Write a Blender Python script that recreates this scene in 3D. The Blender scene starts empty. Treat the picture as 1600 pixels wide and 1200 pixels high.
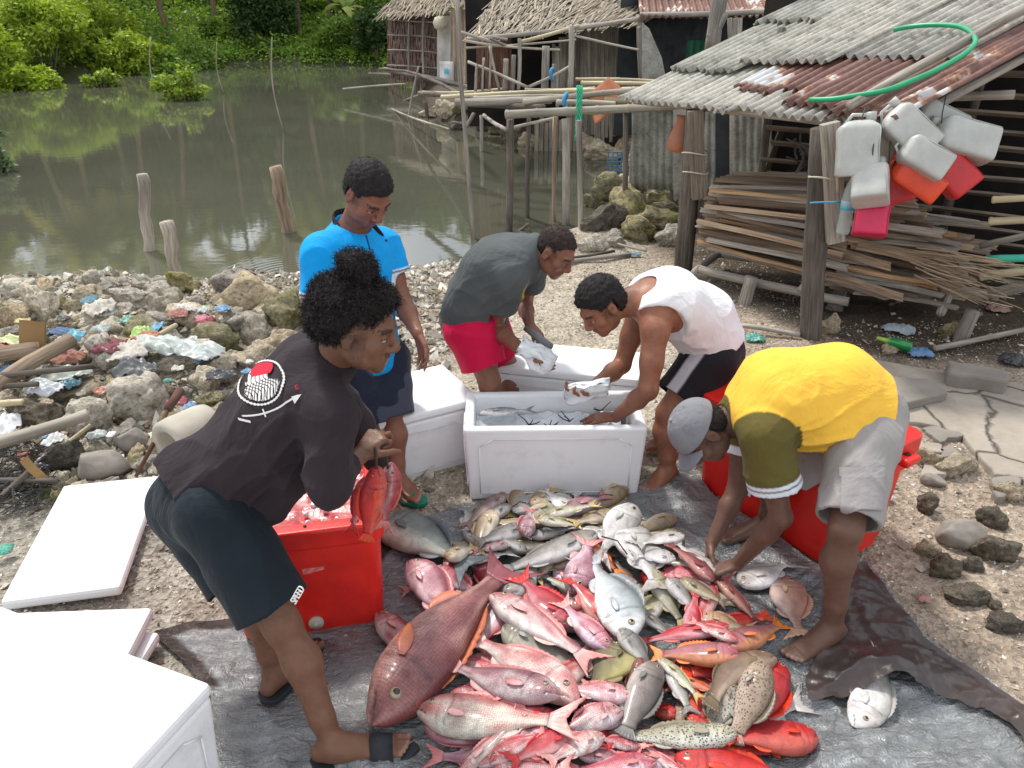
import bpy, bmesh, math, random
import numpy as np
from mathutils import Vector, Matrix, noise as mnoise
R = math.radians
PITCH = math.atan(610/1200.0); CH = 2.15; F = 1200.0
cp, sp = math.cos(PITCH), math.sin(PITCH)
# ---------------- camera, sky, sun, exposure
sc = bpy.context.scene
cam = bpy.data.objects.new('camera', bpy.data.cameras.new('camera')); sc.collection.objects.link(cam); sc.camera = cam
cam.location = (0, 0, CH); cam.rotation_euler = (math.pi/2-PITCH, 0, 0)
cam.data.sensor_width = 36; cam.data.lens = 36*F/1600; cam.data.clip_end = 400; cam.data.clip_start = .05
sc.view_settings.view_transform = 'Standard'; sc.view_settings.look = 'None'; sc.view_settings.gamma = 1
sc.view_settings.exposure = 0.42
SUN_EL, SUN_AZ = R(58), R(-35)      # azimuth measured from +y towards +x
w = bpy.data.worlds.new('World'); sc.world = w; w.use_nodes = True
nt = w.node_tree; nt.nodes.clear()
out = nt.nodes.new('ShaderNodeOutputWorld'); bg = nt.nodes.new('ShaderNodeBackground')
sky = nt.nodes.new('ShaderNodeTexSky'); sky.sky_type = 'NISHITA'; sky.sun_disc = False
sky.sun_elevation = SUN_EL; sky.sun_rotation = SUN_AZ; sky.air_density = 1.0; sky.dust_density = 2.5
tc = nt.nodes.new('ShaderNodeTexCoord'); nz = nt.nodes.new('ShaderNodeTexNoise'); nz.inputs['Scale'].default_value = 2.6; nz.inputs['Detail'].default_value = 6
rp = nt.nodes.new('ShaderNodeValToRGB'); rp.color_ramp.elements[0].position = .38; rp.color_ramp.elements[1].position = .6
mx = nt.nodes.new('ShaderNodeMix'); mx.data_type = 'RGBA'; mx.inputs[7].default_value = (11.5, 11.9, 12.6, 1)
nt.links.new(tc.outputs['Generated'], nz.inputs['Vector']); nt.links.new(nz.outputs[0], rp.inputs[0])
mlt = nt.nodes.new('ShaderNodeMath'); mlt.operation = 'MULTIPLY_ADD'; mlt.inputs[1].default_value = .5; mlt.inputs[2].default_value = .45
nt.links.new(rp.outputs[0], mlt.inputs[0]); nt.links.new(mlt.outputs[0], mx.inputs[0])
nt.links.new(sky.outputs[0], mx.inputs[6]); nt.links.new(mx.outputs[2], bg.inputs[0]); bg.inputs[1].default_value = .095
nt.links.new(bg.outputs[0], out.inputs[0])
sun = bpy.data.objects.new('sun', bpy.data.lights.new('sun', 'SUN')); sc.collection.objects.link(sun)
sun.data.energy = 2.8; sun.data.angle = R(7); sun.data.color = (1, .96, .89)
sd = Vector((math.sin(SUN_AZ)*math.cos(SUN_EL), math.cos(SUN_AZ)*math.cos(SUN_EL), math.sin(SUN_EL)))
sun.rotation_euler = sd.to_track_quat('Z', 'Y').to_euler()

# ---------------- helpers
def ray(u, v):
    a = (600-v)/F
    return Vector(((u-800)/F, cp+a*sp, -sp+a*cp))
def P(u, v, y):                       # point on a sight line at distance y ahead
    d = ray(u, v); return Vector((0, 0, CH))+d*(y/d.y)
def G(u, v, z=0.0):                   # point on a sight line at height z
    d = ray(u, v); return Vector((0, 0, CH))+d*((z-CH)/d.z)
def pix(p):
    x, y, z = p; a = y*cp+(CH-z)*sp; up = y*sp-(CH-z)*cp
    return 800+F*x/a, 600-F*up/a
def link(o): sc.collection.objects.link(o); return o
def tag(o, label=None, cat=None, group=None, kind=None):
    if label: o['label'] = label
    if cat: o['category'] = cat
    if group: o['group'] = group
    if kind: o['kind'] = kind
    return o
def empty(name, loc=(0, 0, 0), rz=0, **k):
    o = link(bpy.data.objects.new(name, None)); o.location = loc; o.rotation_euler = (0, 0, rz); o.empty_display_size = .05
    return tag(o, **k)
def copy_tree(o, parent=None):
    c = link(o.copy())
    if parent: c.parent = parent
    for ch in [x for x in sc.collection.objects if x.parent == o]: copy_tree(ch, c)
    return c
def mesh_np(name, V, Fc, mats=(), parent=None, smooth=True, cols=None, gcs=None, midx=None):
    me = bpy.data.meshes.new(name)
    V = np.asarray(V, np.float32)
    if isinstance(Fc, np.ndarray):
        n = Fc.shape[0]; k = Fc.shape[1]
        me.vertices.add(len(V)); me.vertices.foreach_set('co', V.ravel())
        me.loops.add(n*k); me.loops.foreach_set('vertex_index', Fc.astype(np.int32).ravel())
        me.polygons.add(n); me.polygons.foreach_set('loop_start', np.arange(0, n*k, k, dtype=np.int32)); 
        try: me.polygons.foreach_set('loop_total', np.full(n, k, np.int32))
        except Exception: pass
    else:
        me.from_pydata([tuple(v) for v in V.tolist()], [], Fc)
    me.update(calc_edges=True)
    if cols is not None:
        c = np.asarray(cols, np.float32); c = np.concatenate([c[:, :3], np.ones((len(c), 1), np.float32)], 1)
        a = me.color_attributes.new('Col', 'FLOAT_COLOR', 'POINT'); a.data.foreach_set('color', c.ravel())
    if gcs is not None:
        a = me.attributes.new('gc', 'FLOAT_VECTOR', 'POINT'); a.data.foreach_set('vector', np.asarray(gcs, np.float32).ravel())
    for m in (mats if isinstance(mats, (list, tuple)) else [mats]): me.materials.append(m)
    if midx is not None: me.polygons.foreach_set('material_index', np.asarray(midx, np.int32))
    me.polygons.foreach_set('use_smooth', np.full(len(me.polygons), bool(smooth)))
    me.validate(); me.update()
    o = link(bpy.data.objects.new(name, me))
    if parent is not None: o.parent = parent
    return o
class MB:
    """collects boxes, tubes and sheets; build() links them as one mesh object. gc = (along, across, random) grain coordinate"""
    def __init__(s, seed=0): s.v = []; s.f = []; s.g = []; s.c = []; s.m = []; s.r = random.Random(seed); s.mi = 0; s.col = (1, 1, 1)
    def add(s, vs, fs, gs, col=None):
        b = len(s.v); s.v += [tuple(v) for v in vs]; s.g += gs; s.c += [col or s.col]*len(vs)
        s.f += [tuple(b+i for i in f) for f in fs]; s.m += [s.mi]*len(fs)
    def tube(s, pts, rad, n=8, caps=True, col=None, flat=1.0, noise=0):
        pts = [Vector(p) for p in pts]
        if not hasattr(rad, '__len__'): rad = [rad]*len(pts)
        rn = s.r.random()*50; vs = []; gs = []; L = 0; ref = None
        for i, p in enumerate(pts):
            t = (pts[min(i+1, len(pts)-1)]-pts[max(i-1, 0)]).normalized()
            if ref is None: ref = t.orthogonal().normalized() if abs(t.z) > .9 else Vector((0, 0, 1)).cross(t).normalized()
            a = (ref-t*ref.dot(t)).normalized(); ref = a; b = t.cross(a)
            if i: L += (p-pts[i-1]).length
            for k in range(n):
                th = 2*math.pi*k/n; q = 1+(s.r.uniform(-noise, noise) if noise else 0)
                vs.append(p+(a*math.cos(th)+b*math.sin(th)*flat)*rad[i]*q); gs.append((L, abs(k-n/2)/n*rad[i]*6, rn))
        fs = [(i*n+k, i*n+(k+1) % n, (i+1)*n+(k+1) % n, (i+1)*n+k) for i in range(len(pts)-1) for k in range(n)]
        if caps: fs += [tuple(range(n))[::-1], tuple((len(pts)-1)*n+k for k in range(n))]
        s.add(vs, fs, gs, col)
    def stick(s, a, b, r0, r1=None, bend=.02, n=8, seg=6, col=None, flat=1.0, noise=.06):
        a, b = Vector(a), Vector(b); r1 = r0 if r1 is None else r1; L = (b-a).length
        o1 = Vector([s.r.uniform(-1, 1) for _ in range(3)])*bend*L
        pts = [a.lerp(b, i/seg)+o1*math.sin(math.pi*i/seg)+Vector([s.r.uniform(-1, 1) for _ in range(3)])*bend*L*.12 for i in range(seg+1)]
        s.tube(pts, [r0+(r1-r0)*i/seg for i in range(seg+1)], n, True, col, flat, noise)
    def bamboo(s, a, b, r, bend=.015, n=10, col=None):
        a, b = Vector(a), Vector(b); L = (b-a).length; k = max(2, int(L/.28)); o1 = Vector([s.r.uniform(-1, 1) for _ in range(3)])*bend*L
        pts = []; rad = []
        for i in range(k):
            for t, q in ((0, 1.0), (.04, 1.16), (.09, .99), (.5, .96), (.96, .99)):
                x = (i+t)/k; pts.append(a.lerp(b, x)+o1*math.sin(math.pi*x)); rad.append(r*q*(1-.15*x))
        pts.append(b); rad.append(r*.85); s.tube(pts, rad, n, True, col)
    def plank(s, a, b, wd, th, up=(0, 0, 1), col=None, warp=.004, ends=.0, seg=3):
        a, b = Vector(a), Vector(b); t = (b-a).normalized(); up = Vector(up); sd_ = t.cross(up).normalized(); up = sd_.cross(t)
        rn = s.r.random()*50; vs = []; gs = []; L = (b-a).length
        for i in range(seg+1):
            x = i/seg; p = a.lerp(b, x)+up*s.r.uniform(-warp, warp)+sd_*s.r.uniform(-warp, warp)
            for (c1, c2) in ((-1, -1), (1, -1), (1, 1), (-1, 1)):
                e = s.r.uniform(-ends, ends) if i in (0, seg) else 0
                vs.append(p+sd_*c1*wd/2*(1+s.r.uniform(-.03, .03))+up*c2*th/2+t*e); gs.append((x*L, c1*wd/2+c2*th/2, rn))
        fs = [(i*4+k, i*4+(k+1) % 4, (i+1)*4+(k+1) % 4, (i+1)*4+k) for i in range(seg) for k in range(4)]
        fs += [(3, 2, 1, 0), tuple(seg*4+k for k in range(4))]
        s.add(vs, fs, gs, col)
    def box(s, c, X, Y, Z, col=None):
        c, X, Y, Z = Vector(c), Vector(X), Vector(Y), Vector(Z); rn = s.r.random()*50; vs = []; gs = []
        for k in (-1, 1):
            for (i, j) in ((-1, -1), (1, -1), (1, 1), (-1, 1)):
                vs.append(c+X*i+Y*j+Z*k); gs.append((X.length*i, Y.length*j+Z.length*k, rn))
        s.add(vs, [(3, 2, 1, 0), (4, 5, 6, 7), (0, 1, 5, 4), (1, 2, 6, 5), (2, 3, 7, 6), (3, 0, 4, 7)], gs, col)
    def grid(s, fn, nu, nv, col=None, colf=None, close=False):
        vs = []; gs = []; rn = s.r.random()*50; b = len(s.v)
        for j in range(nv+1):
            for i in range(nu+1):
                p = Vector(fn(i/nu, j/nv)); vs.append(p); gs.append((i/nu, j/nv, rn))
        s.add(vs, [(j*(nu+1)+i, j*(nu+1)+i+1, (j+1)*(nu+1)+i+1, (j+1)*(nu+1)+i) for j in range(nv) for i in range(nu)], gs, col)
        if colf:
            for k in range(len(vs)): s.c[b+k] = colf(gs[k][0], gs[k][1])
    def lathe(s, prof, c=(0, 0, 0), ax=(0, 0, 1), n=16, col=None, sq=0.0):
        c = Vector(c); ax = Vector(ax).normalized(); a = ax.orthogonal().normalized(); b = ax.cross(a); vs = []; gs = []
        for (r, h) in prof:
            for k in range(n):
                th = 2*math.pi*k/n; vs.append(c+ax*h+(a*math.cos(th)+b*math.sin(th))*r); gs.append((h, th, 0))
        m = len(prof)
        s.add(vs, [(i*n+k, i*n+(k+1) % n, (i+1)*n+(k+1) % n, (i+1)*n+k) for i in range(m-1) for k in range(n)]+[tuple(range(n))[::-1], tuple((m-1)*n+k for k in range(n))], gs, col)
    def build(s, name, mat, parent=None, smooth=False, bevel=0, solid=0, loc=None):
        V = np.array(s.v, np.float32)
        if loc is not None: V = V-np.array(loc, np.float32)
        o = mesh_np(name, V, s.f, mat, parent, smooth, s.c, s.g, s.m)
        if loc is not None: o.location = loc
        if bevel:
            m = o.modifiers.new('b', 'BEVEL'); m.width = bevel; m.segments = 2; m.limit_method = 'ANGLE'; m.angle_limit = R(40)
        if solid:
            m = o.modifiers.new('s', 'SOLIDIFY'); m.thickness = solid; m.offset = 0
        return o
# ---------------- materials
MATS = {}
def nd(t, typ, **k):
    n = t.nodes.new(typ)
    for a, b in k.items():
        if a.startswith('i_'): n.inputs[a[2:].replace('_', ' ')].default_value = b
        else: setattr(n, a, b)
    return n
def ramp(t, fac, stops):
    r = t.nodes.new('ShaderNodeValToRGB'); e = r.color_ramp.elements
    while len(e) < len(stops): e.new(.5)
    for i, (p, c) in enumerate(stops): e[i].position = p; e[i].color = (*c, 1) if len(c) == 3 else c
    t.links.new(fac, r.inputs[0]); return r.outputs[0]
def mixc(t, fac, a, b, blend='MIX'):
    m = t.nodes.new('ShaderNodeMix'); m.data_type = 'RGBA'; m.blend_type = blend
    for s_, x in ((0, fac), (6, a), (7, b)):
        if hasattr(x, 'node'): t.links.new(x, m.inputs[s_])
        elif s_ == 0: m.inputs[0].default_value = x
        else: m.inputs[s_].default_value = (*x[:3], 1)
    return m.outputs[2]
def base(name, rough=.8, spec=.3, **k):
    m = bpy.data.materials.new(name); m.use_nodes = True; t = m.node_tree; b = t.nodes['Principled BSDF']
    b.inputs['Roughness'].default_value = rough; b.inputs['Specular IOR Level'].default_value = spec
    for a, v in k.items():
        b.inputs[a.replace('_', ' ')].default_value = v
    MATS[name] = m; return m, t, b
def coordv(t, kind='Object', scale=(1, 1, 1)):
    if kind in ('gc', 'Col'):
        a = nd(t, 'ShaderNodeAttribute', attribute_name=kind); o = a.outputs['Vector']
    else: o = t.nodes.new('ShaderNodeTexCoord').outputs[kind]
    mp = t.nodes.new('ShaderNodeMapping'); mp.inputs['Scale'].default_value = scale; t.links.new(o, mp.inputs['Vector']); return mp.outputs[0]
def noisev(t, vec, sc_, det=5, rough=.6, dist=0):
    n = nd(t, 'ShaderNodeTexNoise'); n.inputs['Scale'].default_value = sc_; n.inputs['Detail'].default_value = det
    n.inputs['Roughness'].default_value = rough; n.inputs['Distortion'].default_value = dist; t.links.new(vec, n.inputs['Vector']); return n.outputs[0]
def bump(t, b, h, strength=.5, dist=.01, prev=None):
    n = nd(t, 'ShaderNodeBump'); n.inputs['Strength'].default_value = strength; n.inputs['Distance'].default_value = dist
    t.links.new(h, n.inputs['Height'])
    if prev is not None: t.links.new(prev, n.inputs['Normal'])
    t.links.new(n.outputs[0], b.inputs['Normal']); return n.outputs[0]
def simple(name, c1, c2=None, scale=8, rough=.7, spec=.3, bmp=.3, bscale=40, bdist=.004, kind='Object', stops=(.35, .65), scl=(1, 1, 1), **k):
    """two-tone noise material with fine bump"""
    if name in MATS: return MATS[name]
    m, t, b = base(name, rough, spec, **k); v = coordv(t, kind, scl)
    c2 = c2 or tuple(x*.8 for x in c1)
    n = noisev(t, v, scale); t.links.new(ramp(t, n, [(stops[0], c1), (stops[1], c2)]), b.inputs['Base Color'])
    if bmp: bump(t, b, noisev(t, v, bscale, 4), bmp, bdist)
    return m
def attrmat(name, rough=.6, spec=.3, var=.25, scale=12, bmp=.3, bscale=60, bdist=.003, kind='Object', scl=(1, 1, 1), **k):
    """colour from the Col attribute with a mottled variation"""
    if name in MATS: return MATS[name]
    m, t, b = base(name, rough, spec, **k); a = nd(t, 'ShaderNodeAttribute', attribute_name='Col'); v = coordv(t, kind, scl)
    g = ramp(t, noisev(t, v, scale), [(.3, (1-var,)*3), (.7, (1+var*.4,)*3)])
    t.links.new(mixc(t, 1.0, a.outputs['Color'], g, 'MULTIPLY'), b.inputs['Base Color'])
    if bmp: bump(t, b, noisev(t, v, bscale, 4), bmp, bdist)
    return m
def woodmat(name, cols, rough=.85, long=3, across=55, spec=.2, moss=None):
    m, t, b = base(name, rough, spec); a = nd(t, 'ShaderNodeAttribute', attribute_name='gc')
    mp = nd(t, 'ShaderNodeMapping'); mp.inputs['Scale'].default_value = (long, across, 1); t.links.new(a.outputs['Vector'], mp.inputs['Vector'])
    n = noisev(t, mp.outputs[0], 1.0, 6, .65)
    mp2 = nd(t, 'ShaderNodeMapping'); mp2.inputs['Scale'].default_value = (.8, 2, 3.3); t.links.new(a.outputs['Vector'], mp2.inputs['Vector'])
    n2 = noisev(t, mp2.outputs[0], 1.0, 2)
    c = ramp(t, n, [(.25, cols[0]), (.5, cols[1]), (.75, cols[2])]); g = ramp(t, n2, [(.3, (.55, .55, .56)), (.7, (1.25, 1.22, 1.18))])
    c = mixc(t, 1.0, c, g, 'MULTIPLY')
    at = nd(t, 'ShaderNodeAttribute', attribute_name='Col'); c = mixc(t, 1.0, c, at.outputs['Color'], 'MULTIPLY')
    t.links.new(c, b.inputs['Base Color']); bump(t, b, n, .7, .004); return m
# ================= SETTING =================
WZ = -0.28
shore_px = [(-900, 520), (-300, 490), (0, 474), (60, 466), (150, 458), (300, 466), (430, 462), (560, 452), (640, 444), (700, 432), (760, 404), (850, 378), (905, 366), (918, 330), (925, 300), (950, 278), (985, 262), (985, 238), (900, 232), (820, 222), (740, 205), (680, 190), (650, 178), (655, 150), (640, 118), (590, 103), (520, 101), (400, 99), (340, 103), (230, 108), (100, 122), (0, 138), (-200, 160), (-500, 178), (-1100, 215)]
SH = np.array([[*G(u, v, WZ)[:2]] for u, v in shore_px])
def seg_dist(X, Y, poly, closed=True):
    D = np.full(X.shape, 1e9); ins = np.zeros(X.shape, bool); n = len(poly)
    for i in range(n if closed else n-1):
        a = poly[i]; b = poly[(i+1) % n]; d = b-a; L2 = max(d@d, 1e-9)
        t = np.clip(((X-a[0])*d[0]+(Y-a[1])*d[1])/L2, 0, 1)
        D = np.minimum(D, np.hypot(X-a[0]-t*d[0], Y-a[1]-t*d[1]))
        if closed:
            c = ((a[1] > Y) != (b[1] > Y)); xi = a[0]+(Y-a[1])*(d[0])/(d[1] if abs(d[1]) > 1e-9 else 1e-9); ins ^= c & (X < xi)
    return D, ins
rs = np.random.RandomState(5)
_w = [(rs.uniform(-1, 1, 2), rs.uniform(0, 6.28)) for _ in range(60)]
def nz2(X, Y, f, k=0, n=7):
    s_ = 0
    for i in range(n):
        d, ph = _w[(i+k*7) % 60]; g = f*(1+i*.45); s_ = s_+np.sin(X*d[0]*g*3+Y*d[1]*g*3+ph+1.3*np.sin(Y*g*.7+ph))/(1+i*.3)
    return s_/3
def terrain(X, Y):
    D, ins = seg_dist(X, Y, SH)
    s_ = np.where(ins, -D, D)
    near = np.clip((s_+.35)/.95, 0, 1); near = near*near*(3-2*near)
    z = WZ-.35+near*(.35-WZ)
    z = np.where(s_ < -.3, WZ-.35-np.clip(-s_-.3, 0, 3)*.25, z)
    far = (Y > 24) | ((Y > 15) & (X < -6))
    z = z+np.where(far & (s_ > 0), np.clip(s_-.3, 0, 40)*.10, 0)
    flat = np.clip(s_/.8, 0, 1)
    z = z+flat*.022*nz2(X, Y, 1.6)+flat*.01*nz2(X, Y, 5, 2)
    rub = np.clip((3.6+.25*nz2(X, Y, .7, 1)+(-.6-X)*0-Y)*-1.2, 0, 1)*np.clip((-.35-X)/.5, 0, 1)*(Y < 9)*np.clip(s_/.5, 0, 1)
    z = z+rub*(.09+.07*nz2(X, Y, 2.3, 3))
    return z, s_, rub
def tz(x, y): return float(terrain(np.array([[x]]), np.array([[y]]))[0][0, 0])
gx = np.concatenate([-np.geomspace(60, 4.4, 60), np.arange(-4.3, 5.2, .045), np.geomspace(5.3, 60, 60)])
gy = np.concatenate([np.arange(-3, .8, .25), np.arange(.8, 9, .045), np.geomspace(9.1, 90, 130)])
X, Y = np.meshgrid(gx, gy); Z, S, RB = terrain(X, Y)
nx, ny = len(gx), len(gy)
def lerp3(a, b, t): return np.asarray(a)[None, None]*(1-t[..., None])+np.asarray(b)[None, None]*t[..., None]
gcol = lerp3((.48, .43, .35), (.38, .34, .275), np.clip(.5+.5*nz2(X, Y, 1.2, 4), 0, 1))
brown = np.clip((X-1.15-.1*nz2(X, Y, 2, 5))*2.5, 0, 1)*np.clip((Y-.5)*5, 0, 1)
gcol = gcol*(1-brown[..., None])+np.array((.36, .30, .24))*brown[..., None]
leftg = np.clip((-.4-X)*2, 0, 1)*np.clip((3.6-Y)*2, 0, 1)
gcol = gcol*(1-leftg[..., None])+np.array((.33, .31, .27))*leftg[..., None]
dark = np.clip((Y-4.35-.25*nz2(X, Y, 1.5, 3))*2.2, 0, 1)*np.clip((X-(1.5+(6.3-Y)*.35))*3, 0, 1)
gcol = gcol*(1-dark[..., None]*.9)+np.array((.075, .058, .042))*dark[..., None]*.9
gcol = gcol*(1-RB[..., None])+np.array((.34, .31, .25))*RB[..., None]
wetl = np.clip(1-(S-.02)*2.0, 0, 1); gcol = gcol*(1-wetl[..., None]*.55)
farb = np.where(X < -5, np.clip((Y-13)/2, 0, 1), np.clip((Y-24)/2, 0, 1))*(S > 0); gcol = gcol*(1-farb[..., None])+np.array((.055, .07, .02))*farb[..., None]
m, t, b = base('ground_mat', .9, .2); a = nd(t, 'ShaderNodeAttribute', attribute_name='Col'); v = coordv(t)
n1 = noisev(t, v, 5, 8, .7); vo = nd(t, 'ShaderNodeTexVoronoi'); vo.inputs['Scale'].default_value = 55; t.links.new(v, vo.inputs['Vector'])
vo2 = nd(t, 'ShaderNodeTexVoronoi'); vo2.inputs['Scale'].default_value = 120; t.links.new(v, vo2.inputs['Vector'])
peb = ramp(t, vo.outputs['Color'], [(.15, (.66, .64, .62)), (.5, (.98, .96, .93)), (.9, (1.28, 1.25, 1.22))])
c = mixc(t, 1.0, a.outputs['Color'], peb, 'MULTIPLY'); c = mixc(t, 1.0, c, ramp(t, n1, [(.3, (.6, .58, .55)), (.7, (1.2, 1.2, 1.2))]), 'MULTIPLY')
t.links.new(c, b.inputs['Base Color']); p1 = bump(t, b, vo.outputs['Distance'], .8, .012); p1 = bump(t, b, vo2.outputs['Distance'], .6, .006, p1); bump(t, b, n1, .5, .03, p1)
idx = np.arange(nx*ny).reshape(ny, nx)
quads = np.stack([idx[:-1, :-1], idx[:-1, 1:], idx[1:, 1:], idx[1:, :-1]], -1).reshape(-1, 4)
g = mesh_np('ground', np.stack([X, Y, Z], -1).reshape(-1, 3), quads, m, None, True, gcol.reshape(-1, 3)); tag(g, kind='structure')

# water
m, t, b = base('water_mat', .04, .5, IOR=1.7)
v = coordv(t); n = noisev(t, v, .35, 3)
t.links.new(ramp(t, n, [(.35, (.076, .078, .056)), (.65, (.098, .096, .070))]), b.inputs['Base Color'])
b.inputs['Specular IOR Level'].default_value = .85
v2 = coordv(t, 'Object', (1, 1.7, 1)); n2 = noisev(t, v2, 5, 3, .5)
pb = bump(t, b, n2, .06, .012)
cN = nd(t, 'ShaderNodeVectorMath', operation='DISTANCE'); rc = G(452, 432, WZ); cN.inputs[1].default_value = rc
t.links.new(t.nodes.new('ShaderNodeTexCoord').outputs['Object'], cN.inputs[0])
mu = nd(t, 'ShaderNodeMath', operation='MULTIPLY'); mu.inputs[1].default_value = 85; t.links.new(cN.outputs['Value'], mu.inputs[0])
si = nd(t, 'ShaderNodeMath', operation='SINE'); t.links.new(mu.outputs[0], si.inputs[0])
fo = nd(t, 'ShaderNodeMapRange'); fo.inputs[1].default_value = .1; fo.inputs[2].default_value = .9; fo.inputs[3].default_value = 1; fo.inputs[4].default_value = 0; t.links.new(cN.outputs['Value'], fo.inputs[0])
m2 = nd(t, 'ShaderNodeMath', operation='MULTIPLY'); t.links.new(si.outputs[0], m2.inputs[0]); t.links.new(fo.outputs[0], m2.inputs[1])
bump(t, b, m2.outputs[0], .3, .003, pb)
mb = MB(); mb.grid(lambda a_, b_: (-60+120*a_, 3+77*b_, WZ), 4, 4); wt = mb.build('water', m); tag(wt, kind='structure')

# ---------- vegetation
def leafmat(name, c1, c2):
    m, t, b = base(name, .55, .35); a = nd(t, 'ShaderNodeAttribute', attribute_name='Col')
    t.links.new(a.outputs['Color'], b.inputs['Base Color'])
    tr = nd(t, 'ShaderNodeBsdfTranslucent'); t.links.new(mixc(t, 1, a.outputs['Color'], (1.3, 1.4, .6), 'MULTIPLY'), tr.inputs['Color'])
    ms = nd(t, 'ShaderNodeMixShader'); ms.inputs[0].default_value = .35; t.links.new(b.outputs[0], ms.inputs[1]); t.links.new(tr.outputs[0], ms.inputs[2])
    t.links.new(ms.outputs[0], t.nodes['Material Output'].inputs[0]); return m
LEAF = leafmat('leaf', 0, 0); BARK = woodmat('bark', [(.06, .045, .03), (.17, .14, .1), (.28, .24, .18)], long=6, across=20)
def leaves(n, pts_fn, size, c1, c2, seed, aspect=.5, droop=.2):
    r = np.random.RandomState(seed); C = pts_fn(n, r); n = len(C)
    d = r.normal(size=(n, 3)); d[:, 2] = d[:, 2]*.6-droop; d /= np.linalg.norm(d, axis=1)[:, None]
    e = r.normal(size=(n, 3)); e -= (e*d).sum(1)[:, None]*d; e /= np.linalg.norm(e, axis=1)[:, None]
    s_ = size*r.uniform(.6, 1.35, (n, 1)); V = np.stack([C, C+d*s_*.5+e*s_*aspect*.5, C+d*s_, C+d*s_*.5-e*s_*aspect*.5], 1).reshape(-1, 3)
    t_ = r.rand(n, 1)**1.3; col = np.array(c1)*(1-t_)+np.array(c2)*t_; col = col*r.uniform(.75, 1.25, (n, 1))
    return V, np.arange(4*n).reshape(n, 4), np.repeat(col, 4, 0)
def crown_pts(rad, clumps, cs, seed, flat=0):
    rr = np.random.RandomState(seed+99); rad = np.array(rad)
    cc = rr.normal(size=(clumps, 3)); cc /= np.linalg.norm(cc, axis=1)[:, None]; cc[:, 2] = np.where(cc[:, 2] < -.4, -cc[:, 2], cc[:, 2])
    cc *= rr.uniform(.45, 1, (clumps, 1)); cc = cc*rad; sz = rr.uniform(.6, 1.3, clumps)*cs
    def fn(n, r):
        k = r.randint(0, clumps, n); p = r.normal(size=(n, 3)); p /= np.linalg.norm(p, axis=1)[:, None]; p *= r.uniform(.35, 1, (n, 1))**.5
        return cc[k]+p*sz[k][:, None]*np.array([1, 1, .8])
    return fn, cc
def bush(name, loc, rad, n, ls, c1, c2, seed, label, cat, group=None, clumps=26, stem=True, trunk_h=0):
    root = empty(name, loc, seed*1.3, label=label, cat=cat, group=group)
    fn, cc = crown_pts(rad, clumps, min(rad)*.36, seed)
    V, Fc, C = leaves(n, fn, ls, c1, c2, seed); V[:, 2] += rad[2]*.75+trunk_h
    mesh_np('crown', V, Fc, LEAF, root, False, C)
    mb = MB(seed); k = 0; hz = rad[2]*.75+trunk_h
    if trunk_h: 
        mb.stick((0, 0, -.3), (0, 0, hz), .09+.012*trunk_h, .06, .03, 8, 8); st = hz*.55
    else: st = -.1
    for q in cc[:14 if trunk_h else 9]:
        mb.stick((0 if trunk_h else q[0]*.25, 0 if trunk_h else q[1]*.25, st), (q[0], q[1], q[2]+hz), .035+.006*trunk_h, .01, .06, 5, 5)
    mb.build('trunk' if trunk_h else 'stems', BARK, root, True)
    return root
YG = ((.21, .30, .025), (.40, .48, .06)); MG = ((.10, .18, .03), (.22, .32, .05)); DG = ((.03, .065, .018), (.075, .125, .03))
def far_at(u, v, z=0.0): p = G(u, v, z); return p
bushes = [  # u, base v, top v, width px, palette, density
 (60, 112, 0, 150, YG, 'yellow-green bushy mangrove at the left end of the far bank'), (-60, 130, 20, 150, YG, 'yellow-green mangrove cut off by the left edge of the photo'),
 (135, 100, 5, 150, YG, 'tall rounded mangrove second from the left on the far bank'), (20, 128, 62, 110, YG, 'low bright mangrove at the waterline at far left'),
 (200, 104, 22, 120, YG, 'bright green mangrove with a tufted top beside the leaning palm trunk'), (245, 104, 42, 100, MG, 'mid green mangrove below the leaning palm trunks'),
 (300, 97, 50, 90, MG, 'loose low shrub on the bank behind the small water bush'), (412, 86, -15, 105, DG, 'dense dark round tree standing on the far bank above the tall thin pole'),
 (590, 92, 15, 76, DG, 'dark round shrub beside the thatch-walled hut'), (470, 70, 10, 80, MG, 'loose green shrub beside the banana plants'), (345, 84, 40, 70, MG, 'small pale shrub left of the dense dark tree'),
 (-190, 150, 20, 190, YG, 'wide yellow-green mangrove beyond the left photo edge'), (-380, 170, 10, 240, MG, 'broad green mangrove farthest beyond the left photo edge'), (530, 88, 40, 80, MG, 'low green shrub behind the pond edge left of the dark round shrub')]
for i, (u, v, tv, wp, pal, lab) in enumerate(bushes):
    p = far_at(u, v, -.05); a = p.y*cp+(CH-p.z)*sp; h = (v-tv)/F*a*1.02; rw = wp/F*a/2
    p.z = tz(p.x, p.y+rw*.4)-.05; p.y += rw*.4
    bush('mangrove_bush' if pal is YG else 'shrub', p, (rw, rw*.9, h*.55), 9500 if i != 7 else 12000, .15 if pal is YG else .17, pal[0], pal[1], 20+i, lab, 'bush', 'bushes on the far bank', clumps=44)
for i, (u, v, tv, wp, lab) in enumerate([(283, 155, 108, 80, 'small low mangrove growing in the water in front of the far bank'), (158, 135, 108, 52, 'tiny mangrove tuft in the water left of the larger water bush'), (-12, 268, 190, 60, 'grey-green sprig of mangrove at the left photo edge, nearest in the water')]):
    p = G(u, v, WZ); a = p.y*cp+(CH-p.z)*sp; h = (v-tv)/F*a; rw = wp/F*a/2; p.z -= .1
    bush('mangrove_bush', p, (rw, rw*.8, h*.6), 2600, .11, MG[0] if i < 2 else (.12, .17, .09), YG[1] if i < 2 else (.2, .25, .14), 60+i, lab, 'bush', None, clumps=22)
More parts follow.
